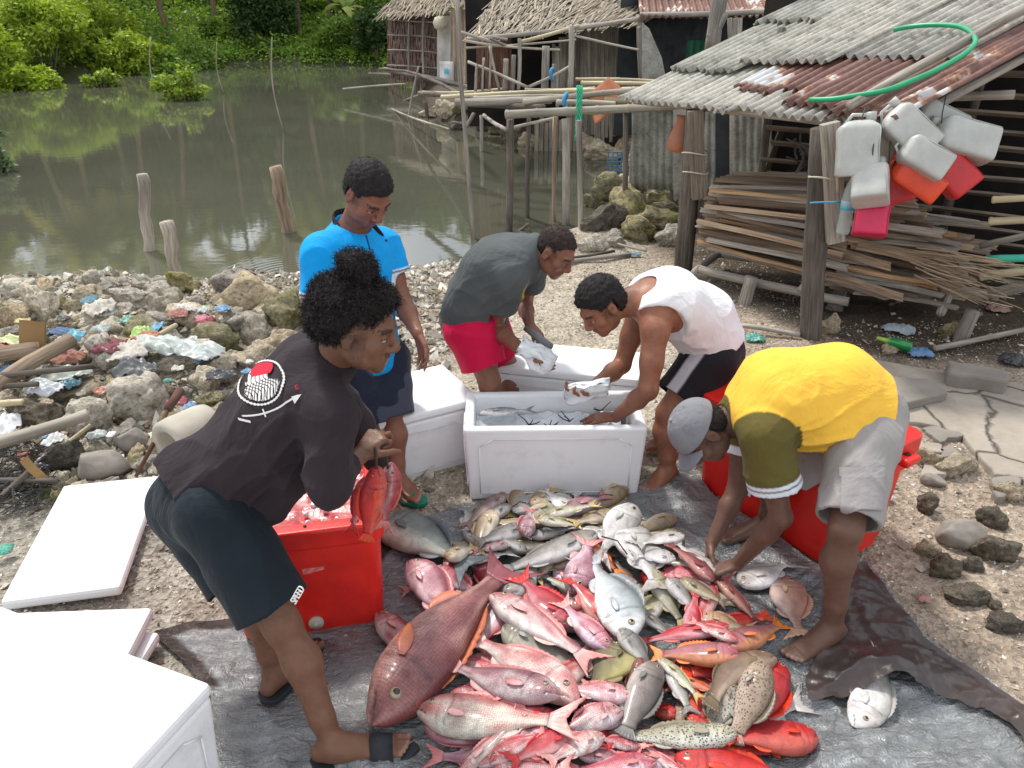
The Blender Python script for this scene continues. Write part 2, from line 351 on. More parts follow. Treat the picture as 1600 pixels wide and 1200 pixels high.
trees = [(-260, 27), (-90, 29), (60, 33), (170, 36), (270, 37), (350, 40), (450, 38), (520, 42), (620, 34), (720, 36), (850, 33), (1000, 34), (-420, 25), (1200, 34)]
tl = ['far left', 'left', 'left of the leaning palms', 'between the leaning palm trunks', 'behind the leaning palm trunks', 'left of the dense dark tree', 'behind the dense dark tree', 'behind the banana plants', 'behind the thatch-walled hut', 'right of the thatch-walled hut', 'behind the weathered plank hut', 'behind the plank hut roof', 'beyond the far left end of the pond', 'behind the shed roof']
for i, (u, y) in enumerate(trees):
    y += 11
    x = (u-800)/F*(y*cp+1.0); z = tz(x, y); hh = random.Random(i).uniform(8.2, 10.8)
    bush('forest_tree', (x, y, z), (4.6, 3.0, hh*.52), 11000, .44, DG[0], DG[1] if i % 3 else MG[1], 80+i, 'tall dark leafy tree, '+tl[i], 'tree', 'trees of the woods', clumps=52, trunk_h=hh*.08)
    
# undergrowth as a mass
def ug(n, r):
    x = r.uniform(-26, 2, n); y = r.uniform(26, 56, n); D, ins = seg_dist(x, y, SH); k = (~ins) & (D > .25) & ((x < -4.5) | (y > 27)); x, y, D = x[k], y[k], D[k]
    z = terrain(x[:, None], y[:, None])[0][:, 0]; h = .25+.35*(1+nz2(x, y, .5, 3))+np.clip(D-5, 0, 12)*.13
    return np.stack([x, y, z+r.rand(len(x))*h], -1)
V, Fc, C = leaves(110000, ug, .17, (.08, .17, .025), (.26, .36, .05), 3); tag(mesh_np('undergrowth', V, Fc, LEAF, None, False, C), kind='stuff')
def lawn(n, r):
    x = r.uniform(-13, -3.5, n); y = r.uniform(25, 40, n); D, ins = seg_dist(x, y, SH); k = (~ins) & (D > .1) & (D < 3.2); x, y = x[k], y[k]
    z = terrain(x[:, None], y[:, None])[0][:, 0]; return np.stack([x, y, z+.05+r.rand(len(x))*.16], -1)
V, Fc, C = leaves(30000, lawn, .14, (.18, .32, .045), (.36, .52, .08), 4); tag(mesh_np('grass', V, Fc, LEAF, None, False, C), kind='stuff')
def thick(n, r):
    x = r.uniform(-52, 24, n); y = r.uniform(43, 60, n); z = terrain(x[:, None], y[:, None])[0][:, 0]; return np.stack([x, y, z+r.rand(n)**.8*(4.6+1.5*nz2(x, y, .3, 2))], -1)
V, Fc, C = leaves(60000, thick, .5, DG[0], MG[0], 6); tag(mesh_np('thicket', V, Fc, LEAF, None, False, C), kind='stuff')
# muddy dark fringe of roots at the far waterline
# coconut palms
def palm_crown(seed, n=20, L=2.9):
    r = random.Random(seed); V = []; Fc = []; C = []
    for k in range(n):
        az = 2*math.pi*k/n*2.4+r.uniform(-.3, .3); el = r.uniform(-.15, 1.25); d = Vector((math.cos(az), math.sin(az), 0)); pts = []; p = Vector((0, 0, 0)); a = el
        for i in range(15): pts.append(p.copy()); p = p+(d*math.cos(a)+Vector((0, 0, 1))*math.sin(a))*L/14; a -= .085+.05*(1.3-el)*.6
        sd_ = d.cross(Vector((0, 0, 1))); col = Vector((.16, .22, .035)).lerp(Vector((.42, .34, .10)), r.random()*.8)
        for i in range(1, 15):
            for h in (0, .33, .66):
                q = pts[i-1].lerp(pts[i], h); w_ = .75*math.sin(math.pi*min(1, (i+h)/15*.9+.12))**.6
                for s_ in (-1, 1):
                    tip = q+sd_*s_*w_*.75+Vector((0, 0, -.45*w_-r.random()*.15))+(pts[i]-pts[i-1]).normalized()*w_*.45; bt = (pts[i]-pts[i-1]).normalized()*.045
                    b0 = len(V); V += [q-bt, q+bt, tip]; Fc.append((b0, b0+1, b0+2)); c = col*r.uniform(.8, 1.2); C += [tuple(c)]*3
    return np.array([tuple(v) for v in V]), np.array(Fc), np.array(C)
palms = [(195, 24, .22, 24.8, 6.2), (268, 26, .3, 26.4, 7.2), (345, 28, .05, 28, 7.8), (470, 27, -.12, 27, 6.7), (90, 24, .1, 24, 6.0), (20, 22, -.2, 22, 5.4), (150, 29, -.05, 29, 8.6), (420, 32, .12, 32, 9), (560, 30, .15, 30, 8.3), (-120, 23, .1, 23, 6.8), (520, 34, -.1, 34, 9.5), (720, 27, -.1, 27, 8)]
pn = ['leaning palm with its pale trunk left of centre at the top photo edge', 'palm with a leaning trunk right of the first leaning one', 'thin straight palm behind the low shrubs', 'palm leaning left above the pond', 'short palm behind the tall rounded mangrove', 'palm at far left behind the mangroves', 'tall palm deep in the woods on the left', 'tall palm behind the dense dark tree', 'tall palm left of the huts', 'palm beyond the left edge', 'tallest palm deep in the woods', 'palm behind the thatch roof']
crowns = [palm_crown(i) for i in range(3)]; cm = [None]*3
for i, (u, y, lean, _, h) in enumerate(palms):
    y += 9 if u < 600 else 5; h *= 1.08
    x = (u-800)/F*(y*cp+1.0); z = tz(x, y); root = empty('coconut_palm', (x, y, z), 0, label=pn[i], cat='palm tree', group='coconut palms')
    mb = MB(i); top = Vector((-lean*h*.6, 0, h)); pts = [Vector((0, 0, -.3)).lerp(top, k/14)+Vector((math.sin(k/14*math.pi)*lean*.8, 0, 0)) for k in range(15)]
    mb.tube(pts, [.115-.045*k/14+(.01 if k % 2 else 0) for k in range(15)], 9, noise=.04, col=(1.0, .9, .75)); mb.build('trunk', BARK, root, True)
    c = i % 3
    if cm[c] is None: V, Fc, C = crowns[c]; o = mesh_np('crown', V, Fc, LEAF, root, False, C); cm[c] = o
    else: o = link(cm[c].copy()); o.parent = root
    o.location = top; o.rotation_euler = (0, 0, i*1.1)
# banana plants
for i, (u, v, hgt) in enumerate([(500, 64, 2.3), (545, 66, 2.7), (566, 70, 2.0)]):
    p = G(u, v, 0); root = empty('banana_plant', (p.x, p.y-4, tz(p.x, p.y-4)), 0, label=['short banana plant left of its neighbours on the far bank', 'tallest banana plant with a bent hanging leaf', 'banana plant nearest to the thatch hut'][i], cat='banana plant', group='banana plants')
    r = random.Random(i); mb = MB(i); mb.stick((0, 0, -.1), (.1, 0, hgt*.6), .11, .07, .02); mb.build('stem', BARK, root, True)
    V = []; Fc = []; C = []
    for k in range(11):
        az = k*2.4+r.random(); a = r.uniform(.6, 1.4); d = Vector((math.cos(az), math.sin(az), 0)); q = Vector((.1, 0, hgt*.58)); L = r.uniform(1.1, 1.6); sd_ = d.cross(Vector((0, 0, 1))); col = Vector((.14, .22, .03)).lerp(Vector((.3, .36, .08)), r.random())
        for j in range(11):
            wd = .24*math.sin(math.pi*min(1, j/10*.93+.07))**.6; V += [q-sd_*wd+Vector((0, 0, -.3*wd)), q, q+sd_*wd+Vector((0, 0, -.3*wd))]; C += [tuple(col*r.uniform(.85, 1.15))]*3
            if j: b0 = len(V)-6; Fc += [(b0, b0+1, b0+4, b0+3), (b0+1, b0+2, b0+5, b0+4)]
            q = q+(d*math.cos(a)+Vector((0, 0, 1))*math.sin(a))*L/10; a -= .2
    mesh_np('leaves', V, Fc, LEAF, root, True, C)
# ================= HUTS, DECK, SHED =================
OLDW = woodmat('weathered_wood', [(.13, .115, .095), (.34, .31, .265), (.52, .48, .43)], long=4, across=70)
DARKW = woodmat('dark_wood', [(.05, .042, .036), (.14, .12, .10), (.24, .21, .18)], long=4, across=60)
BROWNW = woodmat('brown_split_wood', [(.13, .09, .06), (.34, .26, .18), (.54, .45, .35)], long=3, across=60)
BAMB = woodmat('bamboo', [(.30, .25, .14), (.50, .43, .27), (.62, .56, .38)], rough=.5, long=1.5, across=25, spec=.35)
GBAMB = woodmat('grey_bamboo', [(.20, .18, .14), (.38, .345, .28), (.52, .48, .40)], rough=.7, long=2, across=35)
THATCH = woodmat('thatch', [(.10, .085, .065), (.27, .235, .19), (.42, .38, .31)], long=5, across=45)
THATCHB = woodmat('brown_thatch', [(.09, .06, .05), (.24, .17, .145), (.37, .29, .24)], long=5, across=45)
m, t, b = base('cement_sheet', .9, .15); v = coordv(t, 'gc'); a = nd(t, 'ShaderNodeAttribute', attribute_name='Col')
n1 = noisev(t, coordv(t, 'Object'), 6, 8, .75); n2 = noisev(t, coordv(t, 'Object'), 45, 3, .8)
c = mixc(t, 1, ramp(t, n1, [(.32, (.17, .165, .15)), (.5, (.35, .34, .31)), (.68, (.47, .46, .43))]), a.outputs['Color'], 'MULTIPLY')
c = mixc(t, ramp(t, n2, [(.6, (0, 0, 0)), (.72, (1, 1, 1))]), c, (.52, .5, .45)); c = mixc(t, ramp(t, n2, [(.3, (1, 1, 1)), (.4, (0, 0, 0))]), c, (.10, .09, .075))
t.links.new(c, b.inputs['Base Color']); bump(t, b, n2, .5, .004); CEM = m
m, t, b = base('rusty_sheet', .6, .4); n1 = noisev(t, coordv(t, 'Object', (1, 1, 1)), 2.6, 5, .6); n2 = noisev(t, coordv(t, 'Object'), 22, 5, .7)
c = ramp(t, n1, [(.40, (.115, .048, .038)), (.53, (.15, .065, .05)), (.565, (.36, .17, .09)), (.59, (.58, .58, .56)), (.66, (.55, .62, .66)), (.72, (.30, .14, .08))])
c = mixc(t, .22, c, ramp(t, n2, [(.35, (.08, .04, .03)), (.65, (.36, .24, .18))])); t.links.new(c, b.inputs['Base Color']); bump(t, b, n2, .3, .002); RUST = m
simple('black_sheet', (.022, .028, .03), (.05, .058, .06), 4, .6); simple('interior_shade', (.012, .010, .009), (.03, .024, .02), 3, .9)
def corr(mb, O, U, Vv, nu_len, nv_len, pitch=.088, amp=.02, jag=0, seed=0, col=None):
    """corrugated sheet: U across the waves (length nu_len), Vv along the waves (length nv_len)"""
    O, U, Vv = Vector(O), Vector(U).normalized(), Vector(Vv).normalized(); N = U.cross(Vv).normalized()
    if N.z < 0 and abs(N.z) > .3: N = -N
    nu = max(4, int(nu_len/pitch*8)); r = random.Random(seed); j0 = [r.uniform(-jag, jag) for _ in range(60)]; nv = 6
    sag = [r.uniform(-.012, .012) for _ in range(nv+1)]
    def fn(a, b_):
        x = a*nu_len; q = j0[int(x/.17) % 60]*(1-b_); y = q+b_*(nv_len-q)
        return O+U*x+Vv*y+N*(amp*math.sin(2*math.pi*x/pitch)+sag[int(round(b_*nv))]*math.sin(a*9+seed))
    mb.grid(fn, nu, nv, col)
# --- shed frame of reference
C0 = Vector((2.2, 4.6, 1.47)); EV = Vector((1.0-2.2, 6.86-4.6, 1.36-1.47)).normalized(); SV = Vector((.907, .42, .35)).normalized(); RN = SV.cross(EV).normalized()
if RN.z < 0: RN = -RN
def rp_(s, e, h=0): return C0+SV*s+EV*e+RN*h
def roofpt(u, v, h=.03):
    d = ray(u, v); o = Vector((0, 0, CH)); t_ = (C0+RN*h-o).dot(RN)/d.dot(RN); return o+d*t_
shed = empty('shed', (2.1, 5.6, 0), label='open shed with a corrugated roof patched with rusty metal on wooden posts', cat='shed')
def Ls(p): return Vector(p)-Vector((2.1, 5.6, 0))
def sbuild(mb, name, mat, **k): 
    V = mb.v; mb.v = [tuple(Vector(q)-Vector((2.1, 5.6, 0))) for q in V]; o = mb.build(name, mat, shed, **k); return o
sheets = [('roof_sheet', CEM, .12, 1.35, -.0, .75, 0, (1, .98, .94), .03, None), ('roof_sheet', CEM, 1.3, 1.36, -.05, .9, .012, (1.12, 1.1, 1.05), .02, None),
 ('rusty_roof_sheet', RUST, .85, .80, .26, 1.0, .035, (1, 1, 1), .05, 'rust-brown metal sheet with bare silvery patches'), ('rusty_roof_sheet', RUST, .10, .85, .07, 1.2, .046, (1, 1, 1), .04, 'rust-brown metal sheet reaching down to the eave'), ('rusty_roof_sheet', RUST, -.03, .50, -.02, 3.6, .05, (1, 1, 1), .01, 'rusty metal strip along the gable edge'),
 ('roof_sheet', CEM, .28, .88, .78, 2.9, .075, (.95, .93, .9), .02, None), ('roof_sheet', CEM, 1.08, .85, .62, 3.0, .095, (1.05, 1.03, .98), .02, None), ('roof_sheet', CEM, 1.86, .8, .5, 1.2, .06, (.9, .9, .85), .04, None), ('roof_sheet', CEM, 1.9, .78, 1.45, 2.2, .10, (1, 1, .96), .03, None), ('roof_sheet', CEM, .7, .86, 2.0, 1.8, .12, (1.05, 1.02, .98), .02, None)]
for i, (nm, mt, e0, el, s0, sl, h, col, jag, lab) in enumerate(sheets):
    mb = MB(i); corr(mb, rp_(s0, e0, h), EV, SV, el, sl, jag=jag, seed=i, col=col); o = sbuild(mb, nm, mt, smooth=True, solid=.009)
    if lab: o['label'] = lab
mb = MB(5); mb.stick(rp_(-.06, .26, .12), rp_(3.4, .3, .16), .028, .035, .01, 8, 8); sbuild(mb, 'verge_pole', OLDW, smooth=True)
mb = MB(6); mb.stick(rp_(.08, -.02, -.05), rp_(.08, 2.62, -.05), .035, .03, .01); mb.stick(rp_(1.7, -.1, -.05), rp_(1.7, 2.6, -.05), .035, .03, .01); mb.stick(rp_(.0, .12, -.09), rp_(3.4, .12, -.09), .03, .03, .01)
mb.stick(P(1585, 148, 5.3), P(1460, 152, 5.6), .03, .03, .0); sbuild(mb, 'rafter', OLDW, smooth=True)
posts = [((1285, 200, 4.92), (1268, 532, 4.92), .072, DARKW, 'grey weathered front post'), ((1087, 172, 6.2), (1066, 432, 6.28), .075, DARKW, 'grey post at the left corner')]
for i, (a_, b_, r_, mt, lab) in enumerate(posts):
    mb = MB(i+9); A, B = P(*a_), P(*b_); B.z = -.1; mb.stick(A, B, r_, r_*1.05, .01, 9, 8); o = sbuild(mb, 'post', mt, smooth=True); o['label'] = lab
mb = MB(3); mb.plank(P(1297, 192, 4.82), P(1306, 378, 4.82), .105, .06, (0, 1, 0)); sbuild(mb, 'splice_board', OLDW); mb = MB(4); mb.plank(P(1086, 172, 6.12), P(1092, 310, 6.12), .11, .07, (0, 1, 0), (.7, .62, .56)); sbuild(mb, 'splice_board', OLDW)
mb = MB(4); mb.stick(P(1308, 235, 4.75), P(1309, 300, 4.75), .011, .011, 0); sbuild(mb, 'bamboo_peg', BAMB, smooth=True)
mb = MB(4)
for (u, v, y, rr, c) in ((1287, 276, 4.85, .09, 0), (1086, 238, 6.15, .10, 0), (1087, 268, 6.15, .10, 0)):
    mb = MB(4); p = P(u, v, y); mb.tube([p+Vector((math.cos(k/12*6.283)*rr, math.sin(k/12*6.283)*rr*.9, .01*math.sin(k))) for k in range(13)], .006, 6, False); sbuild(mb, 'lashing', simple('string', (.5, .45, .36)), smooth=True)
# horizontal slats wall at the back
def lerpP(a, b, x): return Vector(a).lerp(Vector(b), x)
mb = MB(8); rr = random.Random(3)
A0, B0 = Vector((2.15, 7.0, 0)), Vector((4.9, 5.35, 0))
for k in range(13):
    z = .10+k*.125; x0 = rr.uniform(0, .06); mb.plank(A0.lerp(B0, x0)+Vector((0, rr.uniform(-.03, .03), z)), A0.lerp(B0, 1)+Vector((0, 0, z+rr.uniform(-.04, .04))), rr.uniform(.055, .085), .02, (0, .5, .86), (.75, .68, .62), .015)
sbuild(mb, 'slat_wall', OLDW)
mb = MB(9)
for k in range(5): q = A0.lerp(B0, .02+k*.24); mb.stick(q+Vector((.03, .05, -.1)), q+Vector((.03, .05, 1.9)), .04, .035, .01)
sbuild(mb, 'upright', DARKW, smooth=True)
mb = MB(10); mb.grid(lambda a_, b_: A0.lerp(B0, a_*1.3-.1)+Vector((.45, .7, b_*2.6)), 3, 3); sbuild(mb, 'back_wall', MATS['interior_shade'], solid=.02)  # near-black panel: the shade inside the shed is put into its colour
mb = MB(11); q0 = P(1196, 190, 7.3); mb.plank(P(1192, 282, 7.2), P(1222, 200, 7.2), .05, .03, (0, 1, 0), (.5, .45, .4)); mb.plank(P(1190, 284, 7.1), P(1292, 288, 6.6), .05, .04, (0, 1, 0), (.3, .27, .25))
sbuild(mb, 'window_frame', DARKW)
# horizontal bamboo at the far right
for i, (a_, b_, r_, mt, col, lab) in enumerate([((1550, 312, 4.9), (1700, 300, 4.6), .022, BAMB, None, 'bamboo pole sticking out of the slatted wall, topmost at the right photo edge'), ((1545, 346, 4.9), (1700, 338, 4.6), .026, BAMB, None, 'bamboo pole below the topmost one at the right photo edge'), ((1540, 405, 4.9), (1700, 398, 4.6), .026, simple('tealp', (.05, .42, .28), (.08, .5, .34), 9), None, 'teal painted pole at the right photo edge'), ((1530, 432, 4.9), (1700, 415, 4.6), .03, BAMB, None, 'bamboo pole under the teal one at the right photo edge'), ((1545, 460, 5.0), (1700, 430, 4.7), .04, OLDW, None, 'thick grey pole lowest at the right photo edge'), ((1530, 385, 5.1), (1700, 350, 4.8), .022, OLDW, None, 'thin grey pole slanting up at the right photo edge')]):
    mb = MB(i+30); A, B = P(*a_), P(*b_); (mb.bamboo if mt is BAMB else mb.stick)(A, B, r_); tag(mb.build('pole', mt, None, True), lab, 'pole')
# hose
hp = [(1265, 156), (1300, 155), (1340, 149), (1385, 141), (1425, 126), (1462, 110), (1495, 92), (1517, 76), (1524, 62), (1512, 47), (1490, 40), (1455, 39), (1420, 42), (1396, 47)]
pts = [roofpt(u, v, .15) for u, v in hp]; fin = []
for i in range(len(pts)-1):
    for k in range(4):
        x = k/4; p0 = pts[max(i-1, 0)]; p3 = pts[min(i+2, len(pts)-1)]; p1, p2 = pts[i], pts[i+1]
        fin.append(.5*((2*p1)+(p2-p0)*x+(2*p0-5*p1+4*p2-p3)*x*x+(3*p1-p0-3*p2+p3)*x**3))
mb = MB(); mb.tube(fin+[pts[-1]], .016, 8); tag(mb.build('hose', simple('hose_green', (.01, .27, .11), (.015, .33, .15), 9, .4, .5, bmp=0), None, True), 'green garden hose lying in a curve on the shed roof', 'hose')
# wood stack on a rack
rack = empty('timber_rack', (2.2, 5.5, 0), label='low grey timber rack carrying the stack of split wood', cat='rack'); mb = MB(2)
LA, LB = Vector((1.5, 5.95, .16)), Vector((3.25, 4.82, .2)); dirs = (LB-LA).normalized(); back = Vector((.55, .83, 0)).normalized()
mb.stick(LA+Vector((0, -.05, .02)), LA.lerp(LB, .55)+Vector((0, -.05, -.04)), .035); mb.stick(LA+back*.5, LB+back*.5, .035)
for k in (0, .4, .85): mb.stick(LA.lerp(LB, k)-back*.08, LA.lerp(LB, k)+back*.6, .03)
mb.v = [tuple(Vector(q)-Vector((2.2, 5.5, 0))) for q in mb.v]; mb.build('frame', OLDW, rack, True)
for k, (u, v, y) in enumerate([(1172, 448, 5.6), (1525, 470, 4.9), (1320, 440, 5.7)]):
    mb = MB(k); p = P(u, v, y); q = p-Vector((2.2, 5.5, 0)); mb.stick((q.x, q.y, .22), (q.x-.04, q.y, -.12), .05, .05, .01); mb.build('leg', OLDW, rack, True)
protos = []; r = random.Random(77)
for i in range(12):
    mb = MB(i+50); L = 1.0; wd = r.uniform(.04, .085)
    cz = r.uniform(.012, .03)
    prof = [(-wd/2, 0), (-wd*.3, cz), (0, cz*1.5), (wd*.3, cz), (wd/2, 0), (wd*.3, cz-.012), (0, cz*1.5-.014), (-wd*.3, cz-.012)]; vs = []; gs = []; seg = 7; rn = r.random()*40; tw = r.uniform(-.25, .25)
    for s_ in range(seg+1):
        x = s_/seg; sc_ = 1-.35*x*r.uniform(.7, 1)
        for (yy, zz) in prof:
            e = r.uniform(-.02, .02) if s_ in (0, seg) else 0
            vs.append((x*L+e, yy*sc_*math.cos(tw*x)-zz*math.sin(tw*x)+.012*math.sin(x*3+i), zz*math.cos(tw*x)+yy*math.sin(tw*x)+.02*math.sin(x*2.5+i*2))); gs.append((x*L, yy*3, rn))
    k8 = 8; mb.add(vs, [(s_*8+k, s_*8+(k+1) % 8, (s_+1)*8+(k+1) % 8, (s_+1)*8+k) for s_ in range(seg) for k in range(8)]+[tuple(range(8))[::-1], tuple(seg*8+k for k in range(8))], gs, r.choice([(1, 1, 1), (1.15, 1.1, 1.05), (.8, .75, .72), (.65, .6, .58), (1.1, .9, .7)]))
    protos.append(mb.build('split_timber', BROWNW if i % 3 else OLDW, None, False))
n = 0; ORD = ['lowest', 'second', 'third', 'fourth', 'fifth', 'sixth', 'seventh', 'eighth', 'ninth', 'tenth', 'eleventh', 'twelfth', 'thirteenth', 'fourteenth', 'fifteenth', 'sixteenth', 'topmost']
for lay in range(17):
    z = .22+lay*.031
    for j in range(14):
        pr = protos[n] if n < 12 else protos[r.randrange(12)]; o = pr if n < 12 else link(pr.copy())
        off = j*.041+r.uniform(-.02, .02); fr = min(1, lay/9)
        st = LA+Vector((0, 0, z-LA.z))+back*off+dirs*(r.uniform(-.06, .12)); L = r.uniform(.8, 1.4)*(1.15 if lay > 11 else 1) if (j+lay) % 2 else r.uniform(.5, .8)
        if not (j+lay) % 2: st += dirs*r.uniform(.85, 1.15)
        jj = dirs.copy(); jj.rotate(Matrix.Rotation(r.uniform(-.12, .12), 3, 'Z')); jj.z = (-.10+.012*lay if (j+lay) % 2 else -.02)+r.uniform(-.035, .035)
        q = jj.to_track_quat('X', 'Z'); o.rotation_mode = 'QUATERNION'; o.rotation_quaternion = q @ Matrix.Rotation(r.uniform(-.5, .5), 3, 'X').to_quaternion(); o.location = st+Vector((0, 0, .10 if (j+lay) % 2 else -.04)); o.scale = (L, r.uniform(.9, 1.2), r.uniform(.9, 1.2))
        tag(o, ('long ' if (j+lay) % 2 else 'short ')+('grey' if (protos.index(pr) % 3 == 0) else 'brown')+' split timber in the '+ORD[lay]+' layer from the ground, '+('front' if j < 5 else 'middle' if j < 10 else 'back')+' of the stack', 'timber', 'split timber in the stack'); n += 1
# dry twigs at the stack end, hanging
mb = MB(12)
for k in range(34):
    p = P(r.uniform(1500, 1555), r.uniform(395, 450), 4.8); mb.stick(p-dirs*.3, p+dirs*r.uniform(.05, .25)+Vector((0, -.05, r.uniform(-.16, .03))), .006, .003, .05, 5, 4)
tag(mb.build('twig_bundle', BROWNW, None, True), 'bundle of dry twigs poking out of the right end of the timber stack', 'twigs')
mb = MB(13)
for k in range(16): mb.stick(P(r.uniform(1235, 1275), r.uniform(215, 300), 6.1), P(r.uniform(1225, 1290), r.uniform(200, 290), 6.0), .012, .006, .15, 5, 6)
mb.stick(P(1218, 328, 6.0), P(1272, 268, 5.9), .016, .012, .1, 6, 6)
tag(mb.build('branch_tangle', DARKW, None, True), 'dark tangle of dry branches above the timber stack', 'branches')
# clay pot on the left post
mb = MB(); c = P(1062, 215, 6.4); mb.lathe([(.0, -.12), (.07, -.11), (.095, -.07), (.085, .0), (.06, .09), (.05, .13), (.06, .17), (.05, .16), (.04, .1)], c, (.15, .1, 1), 18); tag(mb.build('clay_pot', simple('terracotta', (.42, .14, .06), (.30, .14, .10), 5, .8), None, True), 'faded terracotta pot fixed behind the left shed post', 'pot')
# grey corrugated wall panels behind left post
pw = empty('panel_wall', P(1095, 250, 8.2), label='wall of upright grey fibre-cement and board panels left of the shed posts', cat='wall'); o0 = pw.location.copy()
def wpanel(u0, u1, v0, v1, y0, y1, mat, kind, col, seed, name='panel'):
    a0, a1, b0, b1 = P(u0, v0, y0), P(u1, v0, y1), P(u0, v1, y0), P(u1, v1, y1); mb = MB(seed)
    if kind == 'c': corr(mb, b0, a1-a0, a0-b0, (a1-a0).length, (a0-b0).length, .076, .012, .02, seed, col)
    else:
        mb.grid(lambda x, y: (b0.lerp(b1, x)+Vector((0, 0, .02*math.sin(x*20+seed)*(y < .01)))).lerp(a0.lerp(a1, x), y), 10, 4, col)
    mb.v = [tuple(Vector(q)-o0) for q in mb.v]; return mb.build(name, mat, pw, kind == 'c', solid=.012)
wpanel(988, 1056, 150, 296, 8.4, 8.2, CEM, 'c', (.78, .8, .74), 1); wpanel(1052, 1080, 150, 312, 8.15, 8.1, CEM, 'f', (1.0, .95, .88), 2); wpanel(1078, 1124, 150, 312, 8.05, 7.95, CEM, 'c', (.88, .9, .84), 3)
wpanel(1118, 1145, 150, 286, 7.9, 7.85, MATS['black_sheet'], 'f', (1, 1, 1), 4, 'dark_board'); wpanel(1140, 1148, 150, 312, 7.82, 7.8, OLDW, 'f', (1.4, 1.4, 1.4), 5, 'batten'); wpanel(1146, 1206, 160, 312, 7.75, 7.5, CEM, 'c', (.95, .96, .88), 6)
mb = MB(7)
for (u, v, y) in ((1003, 300, 8.5), (1058, 305, 8.3), (1100, 305, 8.2)): a_ = P(u, v-40, y); mb.stick(a_, (a_.x, a_.y, -.1), .05, .05, .01)
mb.v = [tuple(Vector(q)-o0) for q in mb.v]; mb.build('stilt', DARKW, pw, True)
mb = MB(14); q1 = G(1000, 330, 0); 
# --- middle hut (plank walls, thatch roof)
hut = empty('plank_hut', (2.2, 14, 0), label='weathered plank hut with a sagging palm-thatch roof on the far shore', cat='hut'); ho = Vector((2.2, 14, 0))
def hbuild(mb, name, mat, par=hut, of=ho, **k): mb.v = [tuple(Vector(q)-of) for q in mb.v]; return mb.build(name, mat, par, **k)
def planks(mb, u0, u1, v0, v1, y0, y1, n, col=(1, 1, 1), jag=4, th=.02, top=0):
    for k in range(n):
        x0 = k/n; x1 = (k+1)/n; xm = (x0+x1)/2; y = y0+(y1-y0)*xm; u = u0+(u1-u0)*xm
        a_ = P(u, v0+mb.r.uniform(-top, top), y); b_ = P(u+mb.r.uniform(-1, 1), v1+mb.r.uniform(-jag, jag), y+mb.r.uniform(0, .03)); q = mb.r.uniform(.72, 1.15)
        wd = (P(u1, v0, y1)-P(u0, v0, y0)).length/n*.98; mb.plank(a_, b_, wd, th, (0, 1, 0), tuple(c*q for c in col), .008)
mb = MB(21); planks(mb, 884, 1006, 20, 215, 14, 13.6, 22, (1.05, 1.04, 1.02), 8); hbuild(mb, 'plank_wall', OLDW)
mb = MB(22); planks(mb, 745, 800, 40, 150, 14.4, 14.2, 9, (.8, .6, .5), 6); hbuild(mb, 'side_wall', THATCHB)
mb = MB(23); mb.box(P(840, 90, 15.2), (1.3, 0, 0), (0, .02, 0), (0, 0, 1.2)); hbuild(mb, 'doorway', MATS['interior_shade'])  # dark box behind the opening, its colour stands in for the shade inside
mb = MB(24); planks(mb, 862, 884, 60, 160, 13.6, 13.6, 4, (1, 1.02, 1.04), 10, top=20); hbuild(mb, 'torn_panel', OLDW)
def thatch(mb, A, B, Cc, D, rows, n, ln, col, th=.02):
    """thatch slope: eave A-B, ridge D-C; overlapping bundles of palm strips"""
    A, B, Cc, D = map(Vector, (A, B, Cc, D)); r = mb.r; N = (B-A).cross(D-A).normalized()
    if N.z < 0: N = -N
    mb.grid(lambda x, y: A.lerp(B, x).lerp(D.lerp(Cc, x), y)-N*.03, 6, 4, tuple(c*.5 for c in col))
    for j in range(rows):
        for k in range(n):
            x = (k+r.random())/n; y = (j+r.uniform(-.1, .6))/rows; p = A.lerp(B, x).lerp(D.lerp(Cc, x), y); dn = (A.lerp(B, x)-D.lerp(Cc, x)).normalized(); sd_ = (B-A).normalized()
            dd = (dn+sd_*r.uniform(-.25, .25)+N*r.uniform(-.02, .025)).normalized(); q = r.uniform(.6, 1.3); w_ = r.uniform(.02, .05); l_ = ln*r.uniform(.6, 1.2); rn = r.random()*40
            p = p+N*r.uniform(0, .018); mb.add([p-sd_*w_/2, p+sd_*w_/2, p+dd*l_+sd_*w_*.3, p+dd*l_-sd_*w_*.3], [(0, 1, 2, 3)], [(0, 0, rn), (0, .03, rn), (l_, .03, rn), (l_, 0, rn)], tuple(c*q for c in col))
mb = MB(25); thatch(mb, P(738, 52, 13.2), P(1015, 30, 12.6), P(1200, -75, 16), P(800, -60, 17.5), 12, 130, .5, (1.1, 1.08, 1.02)); hbuild(mb, 'thatch_roof', THATCH)
mb = MB(26); corr(mb, P(1000, 26, 12.2), (1, 0, .0), (.1, 1, .25), 3.3, 2.6, .1, .022, .03, 3, (.95, .85, .75)); hbuild(mb, 'metal_roof', RUST, smooth=True, solid=.01)
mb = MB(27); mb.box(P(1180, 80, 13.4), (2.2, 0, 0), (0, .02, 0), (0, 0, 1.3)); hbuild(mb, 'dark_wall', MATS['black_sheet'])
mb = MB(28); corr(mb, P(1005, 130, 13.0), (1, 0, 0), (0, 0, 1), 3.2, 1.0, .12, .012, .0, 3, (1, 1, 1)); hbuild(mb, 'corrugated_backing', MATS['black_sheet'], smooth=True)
mb = MB(29); a_ = P(1003, 165, 12.1); mb.add([a_, P(1046, 150, 12.1), P(1034, 90, 12.1), P(1014, 44, 12.1), P(1003, 35, 12.1)], [(0, 1, 2, 3, 4)], [(0, 0, 0)]*5, (.9, .9, .85)); hbuild(mb, 'torn_sheet', CEM, solid=.01); mb = MB(33); planks(mb, 1137, 1160, 28, 90, 12, 12, 3, (1, 1, 1)); hbuild(mb, 'corner_board', OLDW)
